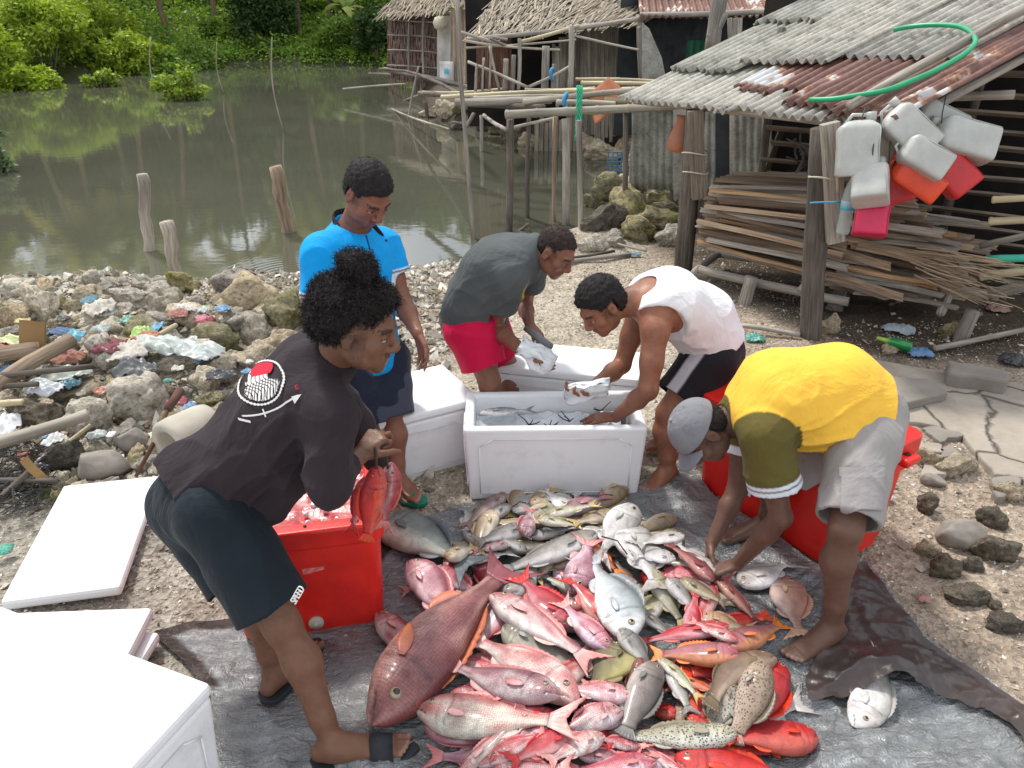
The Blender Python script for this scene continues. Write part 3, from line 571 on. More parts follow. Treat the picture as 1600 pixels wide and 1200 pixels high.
mb = MB(31)
for (u0, v0, y0, u1, v1, y1, r_) in ((1000, 22, 12.4, 1004, 130, 12.4, .06), (1000, 24, 12.3, 1280, 12, 12, .04), (730, 62, 12.6, 1010, 28, 12.3, .035), (1128, -20, 10.5, 1112, 78, 10.5, .10), (1112, 60, 10.5, 1130, 20, 10.5, .08)): mb.stick(P(u0, v0, y0), P(u1, v1, y1), r_, r_*.9, .01); hbuild(mb, 'post', OLDW, smooth=True); mb = MB(int(u0))
mb = MB(32); p = P(1072, 80, 12.6); mb.grid(lambda x, y: p+Vector((x*.32, .04*math.sin(x*20), -y*.55+.15)), 16, 6); hbuild(mb, 'curtain', simple('green_cloth', (.02, .10, .06), (.03, .14, .08), 6), smooth=True)
# --- left hut, thatch walls
h2 = empty('thatch_hut', (-3.0, 24, 0), label='small hut with palm-leaf walls and a white cloth on its side at the water', cat='hut'); o2 = Vector((-3.0, 24, 0))
mb = MB(41); thatch(mb, P(606, 122, 24), P(686, 136, 23), P(686, 15, 23), P(606, 15, 24), 9, 46, .42, (1, .92, .9)); hbuild(mb, 'leaf_wall', THATCHB, h2, o2)
mb = MB(42)
for v in (30, 55, 78, 102): mb.stick(P(606, v, 23.8), P(686, v+5, 22.8), .018)
for u in (640, 662): mb.stick(P(u, 18, 23.7-(u-606)*.012), P(u, 125, 23.6-(u-606)*.012), .03)
hbuild(mb, 'wall_batten', OLDW, h2, o2, smooth=True)
mb = MB(43); mb.grid(lambda x, y: P(683+x*40, 18+y*114, 22.7-x*.4)+Vector((0, .03*math.sin(x*12+y*5), 0)), 14, 14); hbuild(mb, 'white_sheet', simple('dirty_white', (.62, .6, .55), (.42, .38, .32), 2, .8), h2, o2, smooth=True, solid=.01)
mb = MB(44); planks(mb, 704, 746, 14, 128, 22.1, 21.9, 12, (1.5, 1.3, 1.1), 3); planks(mb, 740, 800, 5, 60, 21.9, 21.6, 12, (1.1, .95, .85), 3); hbuild(mb, 'cane_wall', OLDW, h2, o2)
mb = MB(45); thatch(mb, P(594, 22, 23.4), P(700, 14, 22.4), P(740, -45, 25), P(640, -40, 26.5), 8, 60, .6, (1.15, 1.1, 1)); thatch(mb, P(700, 8, 21.4), P(800, 6, 21), P(830, -45, 24), P(720, -45, 25), 8, 60, .6, (.8, .75, .7)); hbuild(mb, 'thatch_roof', THATCH, h2, o2)
mb = MB(46); mb.stick(P(600, 108, 23.5), P(742, 138, 21), .06, .06); mb.stick(P(606, 24, 23.9), P(800, 8, 21.2), .05); hbuild(mb, 'beam', OLDW, h2, o2, smooth=True)
mb = MB(47)
for (u, v, y) in ((650, 125, 22.8), (690, 130, 22.4), (735, 132, 21.4), (665, 128, 24.2)): a_ = P(u, v, y); mb.stick(a_, (a_.x, a_.y, WZ-.3), .07, .08)
hbuild(mb, 'stilt', DARKW, h2, o2, smooth=True)
mb = MB(48); mb.grid(lambda x, y: P(687+x*22, 96+y*36, 22.0)+Vector((0, .05*math.sin(x*5+y*3), 0)), 8, 8, (1, 1, 1), lambda x, y: (.12, .42, .55) if (abs(x-.5) < .22 and .3 < y < .55) else (.75, .74, .7)); tag(mb.build('plastic_sack', attrmat('sackm', .6, .3, .1), None, True, solid=.02), 'white plastic sack with a blue print hanging on the thatch hut', 'sack')
mb = MB(49); mb.lathe([(.0, -.2), (.16, -.12), (.2, 0), (.15, .13), (0, .19)], P(688, 36, 22.2), (0, 0, 1), 12); tag(mb.build('float', simple('float_cream', (.6, .55, .4), (.5, .46, .33)), None, True), 'cream round float hanging on the white hut sheet', 'float')
# --- deck of poles over the water
dk = []
def pole(a_, b_, r_, mt, lab, cat='pole', group=None, nm=None, col=None, bend=.015, r1=None):
    r_ *= .64; mb = MB(len(dk)+200); A, B = P(*a_) if len(a_) == 3 else G(*a_[:2], a_[2]), P(*b_)
    if mt in (BAMB, GBAMB): mb.bamboo(A, B, r_, bend, col=col)
    else: mb.stick(A, B, r_, r1, bend, 8, 8, col=col)
    o = mb.build(nm or ('bamboo_pole' if mt in (BAMB, GBAMB) else 'wooden_pole'), mt, None, True, loc=tuple(A)); tag(o, lab, cat, group); dk.append(o)
def down(u0, v0, y0, u1, v1, r_, mt, lab, **k):     # post ending in the water or ground at u1,v1
    B = G(u1, v1, WZ); pole((u0, v0, B.y), (u1, v1+7, B.y), r_, mt, lab, **k)
gp = 'poles laid across the jetty'
for a in [((690, 152, 11.2), (1100, 137, 9.4), .05, BAMB, 'long straw-yellow bamboo pole across the jetty'), ((660, 144, 12.6), (785, 139, 11.5), .035, BAMB, 'short yellow bamboo pole at the far left of the jetty'),
 ((712, 160, 9.6), (862, 156, 9.3), .07, OLDW, 'flat pale board at the left front of the jetty'), ((818, 160, 9.2), (1080, 133, 8.6), .055, GBAMB, 'pale grey bamboo pole rising right across the jetty'),
 ((790, 179, 8.5), (1130, 163, 8.1), .072, GBAMB, 'thickest grey bamboo beam along the front of the jetty'), ((735, 163, 10), (850, 168, 9), .05, DARKW, 'bent grey log under the left front of the jetty'),
 ((655, 146, 12.4), (760, 156, 10.6), .06, DARKW, 'dark grey pole slanting at the left end of the jetty'), ((870, 160, 9), (962, 162, 8.8), .05, GBAMB, 'short grey bamboo with an open end lying mid jetty'), ((945, 156, 8.9), (1010, 158, 8.7), .055, BAMB, 'stub of bamboo with an open end near the roof corner'),
 ((900, 124, 11.5), (1030, 127, 11), .035, BAMB, 'thin bamboo pole behind the rusty sheet'), ((908, 130, 11.3), (1060, 133, 10.8), .05, BAMB, 'brownish bamboo pole below the thin one behind the rusty sheet'), ((820, 140, 10.8), (930, 137, 10.6), .03, GBAMB, 'slender pale bamboo at the back of the jetty'),
 ((740, 154, 10.4), (900, 150, 10), .045, GBAMB, 'grey bamboo pole in the middle of the jetty')]: pole(*a, group=gp)
gp = 'poles leaning and crossing above the jetty'
for a in [((727, 64, 12), (875, 78, 12), .03, GBAMB, 'curved pale pole hanging across the hut doorway'), ((728, 75, 12), (900, 62, 12.2), .025, GBAMB, 'thin pale pole crossing the doorway from the left'), ((812, 66, 12), (905, 40, 12.2), .045, BAMB, 'yellow bamboo pole propped under the thatch eave'), ((790, 72, 12), (765, 60, 11.8), .03, OLDW, 'short stick jutting at the left of the doorway'),
 ((720, 50, 12), (792, 72, 12), .035, OLDW, 'forked grey pole reaching left from the doorway'), ((732, 97, 11.8), (825, 137, 11), .035, OLDW, 'grey rail slanting down to the right at the hut front'), ((826, 136, 11), (892, 103, 11.5), .035, OLDW, 'grey rail slanting up to the right at the hut front'),
 ((895, 55, 12.4), (998, 78, 12), .03, GBAMB, 'pale pole lashed across the plank wall'), ((765, 72, 11.7), (780, 140, 11.5), .03, OLDW, 'leaning stick left of the doorway'), ((770, 58, 11.7), (793, 62, 11.7), .03, OLDW, 'short horizontal stick under the thatch corner')]: pole(*a, group=gp)
gp = 'upright stakes at the hut front'; ul = ['first', 'second', 'third', 'fourth', 'fifth', 'sixth', 'seventh', 'eighth', 'ninth']
for k, (u, v0, v1, r_) in enumerate([(745, 100, 142, .03), (756, 90, 142, .025), (767, 72, 140, .025), (791, 92, 142, .055), (803, 86, 142, .05), (812, 60, 140, .04), (853, 72, 145, .08), (866, 100, 142, .05), (893, 40, 142, .06)]): pole((u, v0, 11.4), (u-2, v1, 11.4), r_, OLDW, ul[k]+' upright grey stake from the left between jetty and hut', group=gp)
gp = 'posts standing in the water under the jetty'
for a in [(712, -30, 0, 742, 372, .035, OLDW, 'tall thin crooked pole rising from the water past the jetty to the photo top'), (797, 186, 0, 795, 362, .062, DARKW, 'thick dark post under the left end of the front bamboo beam'), (826, 185, 0, 824, 340, .042, DARKW, 'thin brown post in the water right of the thick dark one'), (867, 182, 0, 866, 345, .04, BROWNW, 'slim reddish brown post under the middle of the jetty'), (884, 186, 0, 884, 350, .07, OLDW, 'thick grey post with a rusty lower end under the jetty'), (904, 188, 0, 908, 400, .045, OLDW, 'pale forked post closest to the beach edge'), (978, 172, 0, 972, 375, .045, DARKW, 'crooked post with a widened foot near the rocks'), (994, 176, 0, 984, 330, .04, OLDW, 'twisted branch post beside the crooked post by the rocks'), (752, 180, 0, 752, 236, .05, OLDW, 'short mossy post behind the tall thin pole'), (665, 158, 0, 668, 184, .07, DARKW, 'stubby leaning post below the far end of the jetty'), (654, 104, 0, 636, 186, .03, OLDW, 'thin stick leaning in the water by the thatch hut'), (826, 350, 0, 803, 360, .03, DARKW, 'short dark stump in the water beside the thick post')]: down(*a, cat='post', group=gp)
for a in [((604, 168, 21), (662, 146, 20.5), .04, OLDW, 'grey stick slanting into the water left of the jetty'), ((606, 167, 20), (702, 202, 13.6), .035, GBAMB, 'pale stick slanting down to the rocks in the water'), ((536, 139, 21), (634, 131, 20), .035, GBAMB, 'straight pale pole lying level over the water left of the thatch hut'), ((575, 115, 22), (610, 116, 22), .035, OLDW, 'short pole over the water by the hut corner'), ((592, 108, 24), (740, 160, 12), .05, DARKW, 'long grey walkway pole from the thatch hut to the jetty'), ((756, 180, 10), (792, 203, 8.6), .035, OLDW, 'diagonal brace stick under the left of the jetty'), ((800, 200, 9), (870, 184, 9.5), .03, OLDW, 'grey stick leaning on the rocks under the jetty'), ((740, 178, 10.5), (725, 205, 10.2), .04, DARKW, 'crooked twig by the tall thin pole below the jetty')]: pole(*a)
# close row of short stakes on the shore under the jetty
mb = MB(71)
gp = 'row of short planks on the rocky shore'
for k in range(9):
    u = 838+k*7.5; B = G(u, 236, WZ); mb = MB(k+300); mb.plank(P(u+1, 180+random.Random(k).uniform(0, 12), B.y), P(u, 240, B.y), .07, .03, (0, 1, 0), (.95, .9, .8)); tag(mb.build('short_plank', OLDW), ['first', 'second', 'third', 'fourth', 'fifth', 'sixth', 'seventh', 'eighth', 'last'][k]+' short upright plank from the left in the close row under the jetty', 'plank', gp)
# rusty sheet on deck, hanging pieces
mb = MB(72); a_, b_, c_, d_ = P(918, 150, 9.0), P(950, 120, 9.2), P(985, 148, 9), P(930, 196, 8.7); mb.grid(lambda x, y: a_.lerp(b_, x).lerp(d_.lerp(c_, x), y)+Vector((0, .03*math.sin(x*6+y*4), 0)), 10, 10); tag(mb.build('rusty_sheet', simple('rust_plain', (.34, .13, .06), (.25, .10, .055), 5, .85), None, True, solid=.008), 'rusty folded metal sheet draped over the jetty poles', 'metal sheet')
mb = MB(73)
p = P(905, 160, 8.3)
for k in range(7): mb.tube([p+Vector((.03*math.sin(j*1.3+k), -.02+.01*k, .16-.055*j)) for j in range(9+k % 3)], .008, 5)
tag(mb.build('net_rope', simple('rope_green', (.03, .42, .22), (.05, .5, .3), 9), None, True), 'green nylon rope tied round the front bamboo beam', 'rope')
mb = MB(74)
for (u, v, y, lb) in ((883, 158, 8.8, 'blue plastic strip lashing the pale jetty pole'), (862, 116, 11, 'blue plastic strip round the stake by the doorway')):
    mb = MB(74); p = P(u, v, y); mb.tube([p+Vector((math.sin(k)*.02, math.cos(k/10*6.28)*.075, math.sin(k/10*6.28)*.075)) for k in range(11)], .022, 6, False)
    tag(mb.build('blue_tie', simple('blue_strip', (.05, .22, .38), (.08, .3, .5), 9), None, True), lb, 'strip')
# blue crate by the rocks
mb = MB(75); p = G(966, 278, -.1)
for k in range(6): mb.box(p+Vector((-.15+k*.06, 0, .18)), (.008, 0, 0), (0, .008, 0), (0, 0, .16))
for k in range(6): mb.box(p+Vector((0, 0, .03+k*.062)), (.16, 0, 0), (0, .009, 0), (0, 0, .007))
tag(mb.build('crate', simple('crate_blue', (.07, .16, .26), (.10, .22, .33), 9), None), 'faded blue plastic crate side standing on the rocks by the grey wall', 'crate')
# stakes in the pond
for (u0, v0, u1, v1, r_, mt, lab) in [(222, 272, 233, 391, .058, OLDW, 'straight weathered stake standing in the pond, leftmost'), (430, 260, 450, 362, .075, BROWNW, 'reddish brown stake leaning right in the pond behind the blue shirt'), (260, 346, 283, 462, .058, OLDW, 'leaning stake at the rubble edge with a split dark top')]:
    B = G(u1, v1, WZ); A = P(u0, v0, B.y); mb = MB(int(u0)); mb.tube([A+(B-A)*t_+Vector((.01*math.sin(t_*9), 0, 0)) for t_ in [i/10 for i in range(12)]], [r_*(1+.05*math.sin(i*2.1)) for i in range(12)], 11, noise=.13, col=(1.25, 1.2, 1.15)); tag(mb.build('stake', mt, None, True), lab, 'stake')
for (u0, v0, u1, v1, lab) in [(236, 58, 243, 140, 'thin bent rod in the water beside the large mangrove tuft'), (339, 66, 350, 146, 'thin rod in the water right of the large mangrove tuft'), (425, 58, 443, 205, 'tall thin curved rod in the middle of the pond')]:
    B = G(u1, v1, WZ); A = P(u0, v0, B.y); mb = MB(int(u0)); mb.tube([A.lerp(B, i/10)+Vector((-.10*math.sin(i/10*3.14), 0, 0)) for i in range(11)], .015, 6, col=(1.0, 1.0, .92)); tag(mb.build('rod', OLDW, None, True), lab, 'rod')
# ================= ROCKS, RUBBLE, RUBBISH =================
def rockmat(name, c1, c2, c3, moss=None):
    m, t, b = base(name, .92, .15); v = coordv(t); n = noisev(t, v, 4, 9, .7); n2 = noisev(t, v, 14, 6, .7); vo = nd(t, 'ShaderNodeTexVoronoi'); vo.inputs['Scale'].default_value = 9; t.links.new(v, vo.inputs['Vector'])
    c = ramp(t, n, [(.3, c1), (.5, c2), (.7, c3)])
    if moss: c = mixc(t, ramp(t, noisev(t, v, 2.2, 4), [(.45, (0, 0, 0)), (.6, (1, 1, 1))]), c, moss)
    c = mixc(t, 1, c, ramp(t, n2, [(.3, (.55, .53, .5)), (.6, (1.1, 1.1, 1.1))]), 'MULTIPLY')
    oi = nd(t, 'ShaderNodeObjectInfo'); c = mixc(t, 1, c, ramp(t, oi.outputs['Random'], [(0, (.85, .83, .80)), (.4, (1.15, 1.12, 1.06)), (.75, (1.25, 1.15, .98)), (1, (1.05, 1.05, 1.05))]), 'MULTIPLY')
    vp = nd(t, 'ShaderNodeTexVoronoi'); vp.inputs['Scale'].default_value = 6.5; t.links.new(mixc(t, .12, v, nd(t, 'ShaderNodeTexNoise').outputs[1]), vp.inputs['Vector']); c = mixc(t, ramp(t, vp.outputs['Distance'], [(.10, (.8, .8, .8)), (.24, (0, 0, 0))]), c, tuple(x*.28 for x in c2)); t.links.new(c, b.inputs['Base Color']); p = bump(t, b, n, .7, .12); p = bump(t, b, vo.outputs['Distance'], .35, .05, p); bump(t, b, n2, .6, .03, p); return m
RK = dict(pale=rockmat('pale_coral_rock', (.36, .33, .28), (.64, .60, .52), (.80, .77, .69)), tan=rockmat('tan_rock', (.30, .25, .18), (.52, .45, .34), (.68, .61, .49)), grey=rockmat('grey_rock', (.26, .245, .215), (.47, .44, .39), (.63, .60, .54)),
          moss=rockmat('mossy_rock', (.17, .15, .10), (.36, .33, .22), (.52, .48, .34), (.20, .20, .08)), dark=rockmat('dark_rock', (.08, .072, .06), (.17, .155, .13), (.28, .255, .215)), smooth=simple('smooth_stone', (.20, .18, .155), (.29, .26, .225), 3, .8, bscale=25))
def rockmesh(seed, rough=.3, pits=True, lv=4):
    bm = bmesh.new(); bmesh.ops.create_icosphere(bm, subdivisions=lv, radius=.5); o = Vector((seed*7.3, seed*1.7, 3.1))
    rr = random.Random(seed); cuts = [(Vector([rr.gauss(0, 1) for _ in range(3)]).normalized(), rr.uniform(.28, .42)) for _ in range(7)]
    for v in bm.verts:
        p = v.co.copy(); d = p.normalized()
        for n_, h in cuts:
            k = p.dot(n_)
            if k > h: p -= n_*(k-h)*.85
        k = 1+rough*(mnoise.noise(p*2.2+o)*.9+mnoise.noise(p*5+o)*.5)
        if pits: k -= .10*rough/.3*max(0, mnoise.noise(p*8+o*2)-.1)*2+.05*abs(mnoise.noise(p*13+o))
        k += .035*mnoise.noise(p*22+o)
        if pits: k += .05*mnoise.noise(Vector((p.x*3, p.y*3, p.z*13))+o)-.06*max(0, mnoise.noise(p*6+o*3)-.15)*2
        v.co = p*k
    me = bpy.data.meshes.new('rock'); bm.to_mesh(me); bm.free()
    for p in me.polygons: p.use_smooth = True
    return me
RM = [rockmesh(i, .42, True) for i in range(12)]; SMTH = [rockmesh(40+i, .10, False) for i in range(3)]; RMK = {}
def rock(x, y, z, sx, sy, sz, kind, label, group=None, seed=0, rz=0, nm='rock', cat='rock'):
    me = (SMTH if kind == 'smooth' else RM)[seed % (3 if kind == 'smooth' else 12)]; key = (me.name, kind)
    if key not in RMK:
        m2 = me.copy(); m2.materials.clear(); m2.materials.append(RK[kind]); RMK[key] = m2
    o = link(bpy.data.objects.new(nm, RMK[key])); o.location = (x, y, z); o.scale = (sx, sy, sz); r = random.Random(seed*31+int(x*100)); o.rotation_euler = (r.uniform(-.35, .35), r.uniform(-.35, .35), rz or r.uniform(0, 6.28))
    return tag(o, label, cat, group)
def rock_px(u, v, wp, hp, kind, label, seed, sink=.25, group=None, rz=0, nm='rock'):
    zz = 0; 
    for _ in range(4): p = G(u, v+hp*.3, zz); zz = max(tz(p.x, p.y), WZ-.02)
    a = p.y*cp+(CH-zz)*sp; w_ = wp/F*a; h_ = hp/F*a/.85; rk = rock(p.x, p.y+.15*h_, zz+h_*(.5-sink), w_*1.12, max(w_*.75, h_*.8), h_*1.1, kind, label, group, seed, rz, nm); rk.rotation_euler[2] = rz or random.Random(seed).uniform(-.4, .4); HR.append((p.x, p.y, w_*.45, label)); return rk
HR = []
heroes = [(132, 474, 62, 36, 'tan', 'large rounded tan coral boulder at the waterline, left of the leaning stake'), (62, 478, 62, 50, 'pale', 'craggy pale boulder at the waterline nearest the left edge'), (258, 478, 58, 44, 'grey', 'pointed grey boulder against the foot of the leaning stake'), (205, 468, 60, 30, 'pale', 'pale boulder at the waterline behind the leaning stake, left side'),
 (385, 470, 90, 52, 'tan', 'large pinkish tan boulder on the waterline left of the blue shirted man'), (445, 490, 80, 60, 'moss', 'mossy tan boulder beside the blue shirted man'), (340, 540, 90, 46, 'moss', 'long mossy green boulder behind the black shirt'), (400, 515, 60, 44, 'grey', 'grey boulder between the mossy boulders'), (170, 558, 66, 56, 'pale', 'pitted white coral rock above the layered boulder'),
 (268, 563, 104, 36, 'pale', 'broad flat pale boulder behind the black shirt'), (222, 628, 92, 66, 'pale', 'large layered pale boulder above the concrete pipe'), (322, 598, 56, 44, 'pale', 'small pale cracked rock just left of the shirt print'), (345, 578, 70, 44, 'grey', 'smooth grey boulder touching the back of the black shirt'), (52, 652, 86, 50, 'dark', 'dark mossy boulder at the left over the bamboo pole'), (140, 660, 92, 60, 'pale', 'pale yellowish boulder right of the dark mossy one'),
 (100, 720, 60, 52, 'dark', 'dark brown boulder below the bamboo pole'), (155, 735, 84, 52, 'smooth', 'smooth brown boulder just above the white lid'), (205, 692, 46, 44, 'smooth', 'smooth pinkish brown stone beside the concrete pipe'), (300, 500, 62, 34, 'pale', 'pale rock in the middle of the rubble by the orange scraps'), (42, 760, 54, 30, 'smooth', 'smooth grey stone left of the white lid'), (120, 610, 80, 38, 'tan', 'tan rock in front of the pale green plastic bag'), (15, 500, 50, 40, 'tan', 'tan boulder at the left photo edge near the water'), (160, 500, 70, 30, 'pale', 'low pale rock in the second row behind the lime scrap'), (440, 540, 60, 40, 'tan', 'tan rock behind the afro haired man'), (480, 470, 46, 34, 'tan', 'small tan rock right of the mossy boulder at the waterline')]
for i, (u, v, w_, h_, k, lab) in enumerate(heroes): rock_px(u, v, w_, h_, k, lab, i)
rheroes = [(1502, 838, 66, 46, 'smooth', 'smooth grey oval stone on the shell beach at right'), (1560, 862, 62, 44, 'dark', 'blackish craggy stone beside the smooth oval stone'), (1475, 888, 56, 36, 'dark', 'flat dark stone with a red speck below the oval stone'), (1522, 884, 34, 26, 'dark', 'small brown stone below the oval stone'), (1510, 932, 68, 26, 'dark', 'long dark pitted stone near the right edge of the tarp'), (1557, 948, 26, 14, 'dark', 'tiny dark stone right of the long pitted one'), (1575, 978, 60, 26, 'dark', 'dark stone cut by the right photo edge'), (1553, 812, 44, 32, 'dark', 'dark brown craggy stone above the blackish one'), (1450, 858, 36, 30, 'tan', 'orange tan shell lump left of the oval stone'), (1496, 732, 56, 40, 'tan', 'rounded tan block in the broken paving'), (1450, 790, 32, 32, 'dark', 'small dark stone right of the red cooler'), (1575, 770, 44, 34, 'tan', 'tan stone at the edge of the paving, right'), (1458, 752, 34, 20, 'smooth', 'small grey cobble beside the cooler handle'), (1450, 718, 40, 30, 'tan', 'tan block right of the cooler handle'), (1390, 547, 30, 16, 'tan', 'orange brown round stone by the green bottle'), (1497, 518, 40, 32, 'moss', 'mossy yellow stone under the timber stack'), (1296, 512, 26, 30, 'tan', 'brown stone at the foot of the front shed post'), (1306, 479, 30, 20, 'grey', 'grey block lying on the low rack beside the front post')]
for i, (u, v, w_, h_, k, lab) in enumerate(rheroes): rock_px(u, v, w_, h_, k, lab, 60+i, nm='stone')
mid = [(955, 300, 60, 40, 'moss'), (985, 325, 70, 44, 'moss'), (1035, 345, 70, 40, 'moss'), (945, 345, 60, 44, 'dark'), (1000, 365, 60, 34, 'moss'), (1050, 372, 50, 34, 'grey'), (1030, 310, 50, 30, 'moss'), (935, 318, 40, 30, 'moss'), (975, 290, 40, 26, 'pale'), (1045, 330, 46, 28, 'moss'), (925, 385, 44, 24, 'pale'), (960, 375, 46, 24, 'grey'), (905, 240, 0, 0, ''), (915, 228, 50, 26, 'tan'), (945, 240, 60, 34, 'tan'), (975, 232, 40, 30, 'tan'), (930, 212, 60, 24, 'tan'), (960, 210, 50, 22, 'pale'), (990, 250, 40, 26, 'grey'), (800, 214, 34, 22, 'dark'), (825, 222, 36, 22, 'tan'), (850, 230, 30, 20, 'dark'), (780, 206, 36, 18, 'moss'), (755, 200, 34, 18, 'dark'), (820, 205, 40, 20, 'moss'), (700, 184, 40, 20, 'tan'), (725, 188, 36, 18, 'moss'), (680, 180, 40, 16, 'tan'), (715, 200, 26, 14, 'dark'), (1012, 268, 40, 22, 'dark')]
for i, (u, v, w_, h_, k) in enumerate(mid):
    if w_:
        lm, du = min([('the blue crate side', u-968, v-280), ('the crooked post by the rocks', u-972, v-375), ('the pale forked post', u-908, v-390), ('the row of short planks', u-870, v-225), ('the tall thin crooked pole', u-730, v-200), ('the grey wall corner', u-1030, v-300)], key=lambda q: q[1]**2+4*q[2]**2)[:2], 0
        rk = rock_px(u, v, w_, h_, k, '', 90+i, group='rocks of the embankment under the jetty'); rk['label'] = {'moss': 'mossy', 'dark': 'dark', 'pale': 'pale', 'tan': 'tan', 'grey': 'grey'}[k]+' rock about '+('level with' if abs(lm[1]) < 12 else 'left of' if lm[1] < 0 else 'right of')+' '+lm[0]+(', upper one' if v < 250 else ', lower one' if v > 340 else ', in the middle row')
# random rubble between heroes
r = random.Random(11); n = 0; pts = []; seen = {}
def near_label(x, y, sz, k):
    best = sorted((math.hypot(x-a[0], y-a[1]), a) for a in HR[:25])
    szn = 'tiny' if sz < .1 else 'small' if sz < .13 else 'fist sized' if sz < .17 else 'medium'
    for d, a in best[:8]:
        dx, dy = x-a[0], y-a[1]; rel = ('right of' if dx > 0 else 'left of') if abs(dx) > abs(dy)*1.1 else ('behind' if dy > 0 else 'in front of')
        h = a[3].split(',')[0]; h = h[6:] if h.startswith('large ') and len(h.split()) > 9 else h
        L = szn+' '+k+' rock '+rel+' the '+h; L = ' '.join(L.split()[:16])
        if L not in seen: seen[L] = 1; return L
    return 'small '+k+' rock among the rubble of the pond bank'
for _ in range(9000):
    if n >= 255: break
    u = r.uniform(-60, 640); v = r.uniform(455, 790); p = G(u, v, .05)
    if p.x > -.45 and p.y < 4.6: continue
    if p.y < 3.0 or (p.y < 3.25 and p.x > -1.7): continue
    D, ins = seg_dist(np.array([p.x]), np.array([p.y]), SH)
    if ins[0] and D[0] > .12: continue
    if u > 560 and v > 500: continue
    s_ = r.choice([.08, .1, .12, .16, .2, .26]); 
    if p.y < 3.5: s_ = min(s_, .12)
    if any((p.x-a[0])**2+(p.y-a[1])**2 < (a[2]*.72+s_*.36)**2 for a in pts+HR): continue
    pts.append((p.x, p.y, s_*.5)); k = r.choice(['pale', 'tan', 'grey', 'moss', 'pale', 'tan', 'grey']); z = tz(p.x, p.y)
    rock(p.x, p.y, z+s_*.18, s_*r.uniform(.9, 1.5), s_*r.uniform(.8, 1.2), s_*r.uniform(.6, .95), k, near_label(p.x, p.y, s_, {'pale': 'pale', 'tan': 'tan', 'grey': 'grey', 'moss': 'mossy'}[k]), 'loose '+k+' rocks of the rubble bank', n); n += 1
# gravel and shell grit, one mass
def scatter(name, n, xr, yr, smin, smax, cols, seed, cond, flat=.5, spiky=False, zoff=0):
    rr = np.random.RandomState(seed); x = rr.uniform(*xr, n); y = yr[0]+(yr[1]-yr[0])*rr.rand(n)**1.25; D, ins = seg_dist(x, y, SH); k = (~ins | (D < .05)) & cond(x, y, rr); x, y = x[k], y[k]; n = len(x)
    z = terrain(x[:, None], y[:, None])[0][:, 0]; s_ = smin+(smax-smin)*rr.rand(n)**3
    O = np.array([[1, 0, 0], [-1, 0, 0], [0, 1, 0], [0, -1, 0], [0, 0, 1], [0, 0, -1]], float); V = O[None]*s_[:, None, None]*rr.uniform(.5, 1.2, (n, 1, 3))*np.array([1, .75, flat]); V += rr.normal(size=V.shape)*s_[:, None, None]*.12
    a = rr.uniform(0, 6.28, n); ca, sa = np.cos(a)[:, None], np.sin(a)[:, None]; til = rr.normal(size=(n, 1))*.4; vx = V[..., 0]*ca-V[..., 1]*sa; vy = V[..., 0]*sa+V[..., 1]*ca; vz = V[..., 2]+V[..., 0]*til
    V = np.stack([vx+x[:, None], vy+y[:, None], vz+(z+s_*flat*.4+zoff)[:, None]], -1).reshape(-1, 3)
    T = np.array([[0, 2, 4], [2, 1, 4], [1, 3, 4], [3, 0, 4], [2, 0, 5], [1, 2, 5], [3, 1, 5], [0, 3, 5]]); Fc = (T[None]+np.arange(n)[:, None, None]*6).reshape(-1, 3)
    c = np.array(cols)[rr.randint(0, len(cols), n)]*rr.uniform(.75, 1.2, (n, 1)); return tag(mesh_np(name, V, Fc, attrmat('gritm', .85, .2, .2, 30, 0), None, False, np.repeat(c, 6, 0)), kind='stuff')
GC = [(.50, .45, .36), (.36, .31, .24), (.58, .54, .46), (.24, .21, .17), (.42, .35, .26), (.66, .63, .56)]
noshed = lambda x, y, rr: ~((x > 2.3) & (y > 5.2))
scatter('gravel', 110000, (-2.6, 5), (.9, 7.5), .004, .014, GC, 1, lambda x, y, rr: noshed(x, y, rr) & (rr.rand(len(x)) < 1-.55*(x > 1.25)), .45)
scatter('pebbles', 9000, (-2.6, 4.5), (.9, 7), .012, .032, [(.32, .29, .24), (.46, .41, .33), (.2, .18, .15), (.3, .22, .17), (.55, .5, .42)], 2, lambda x, y, rr: (rr.rand(len(x)) < .22+.75*((x < -.5) & (y < 6.5))), .55)
scatter('rubble_chips', 26000, (-6.5, -.4), (3.0, 7.2), .012, .055, [(.60, .56, .47), (.44, .4, .33), (.70, .66, .57), (.36, .28, .2), (.2, .18, .14)], 3, lambda x, y, rr: x < -.3, .6)
scatter('shell_flakes', 16000, (-1.2, 4.5), (1.2, 6.5), .004, .010, [(.60, .57, .50), (.55, .5, .42), (.52, .42, .34)], 4, noshed, .16)
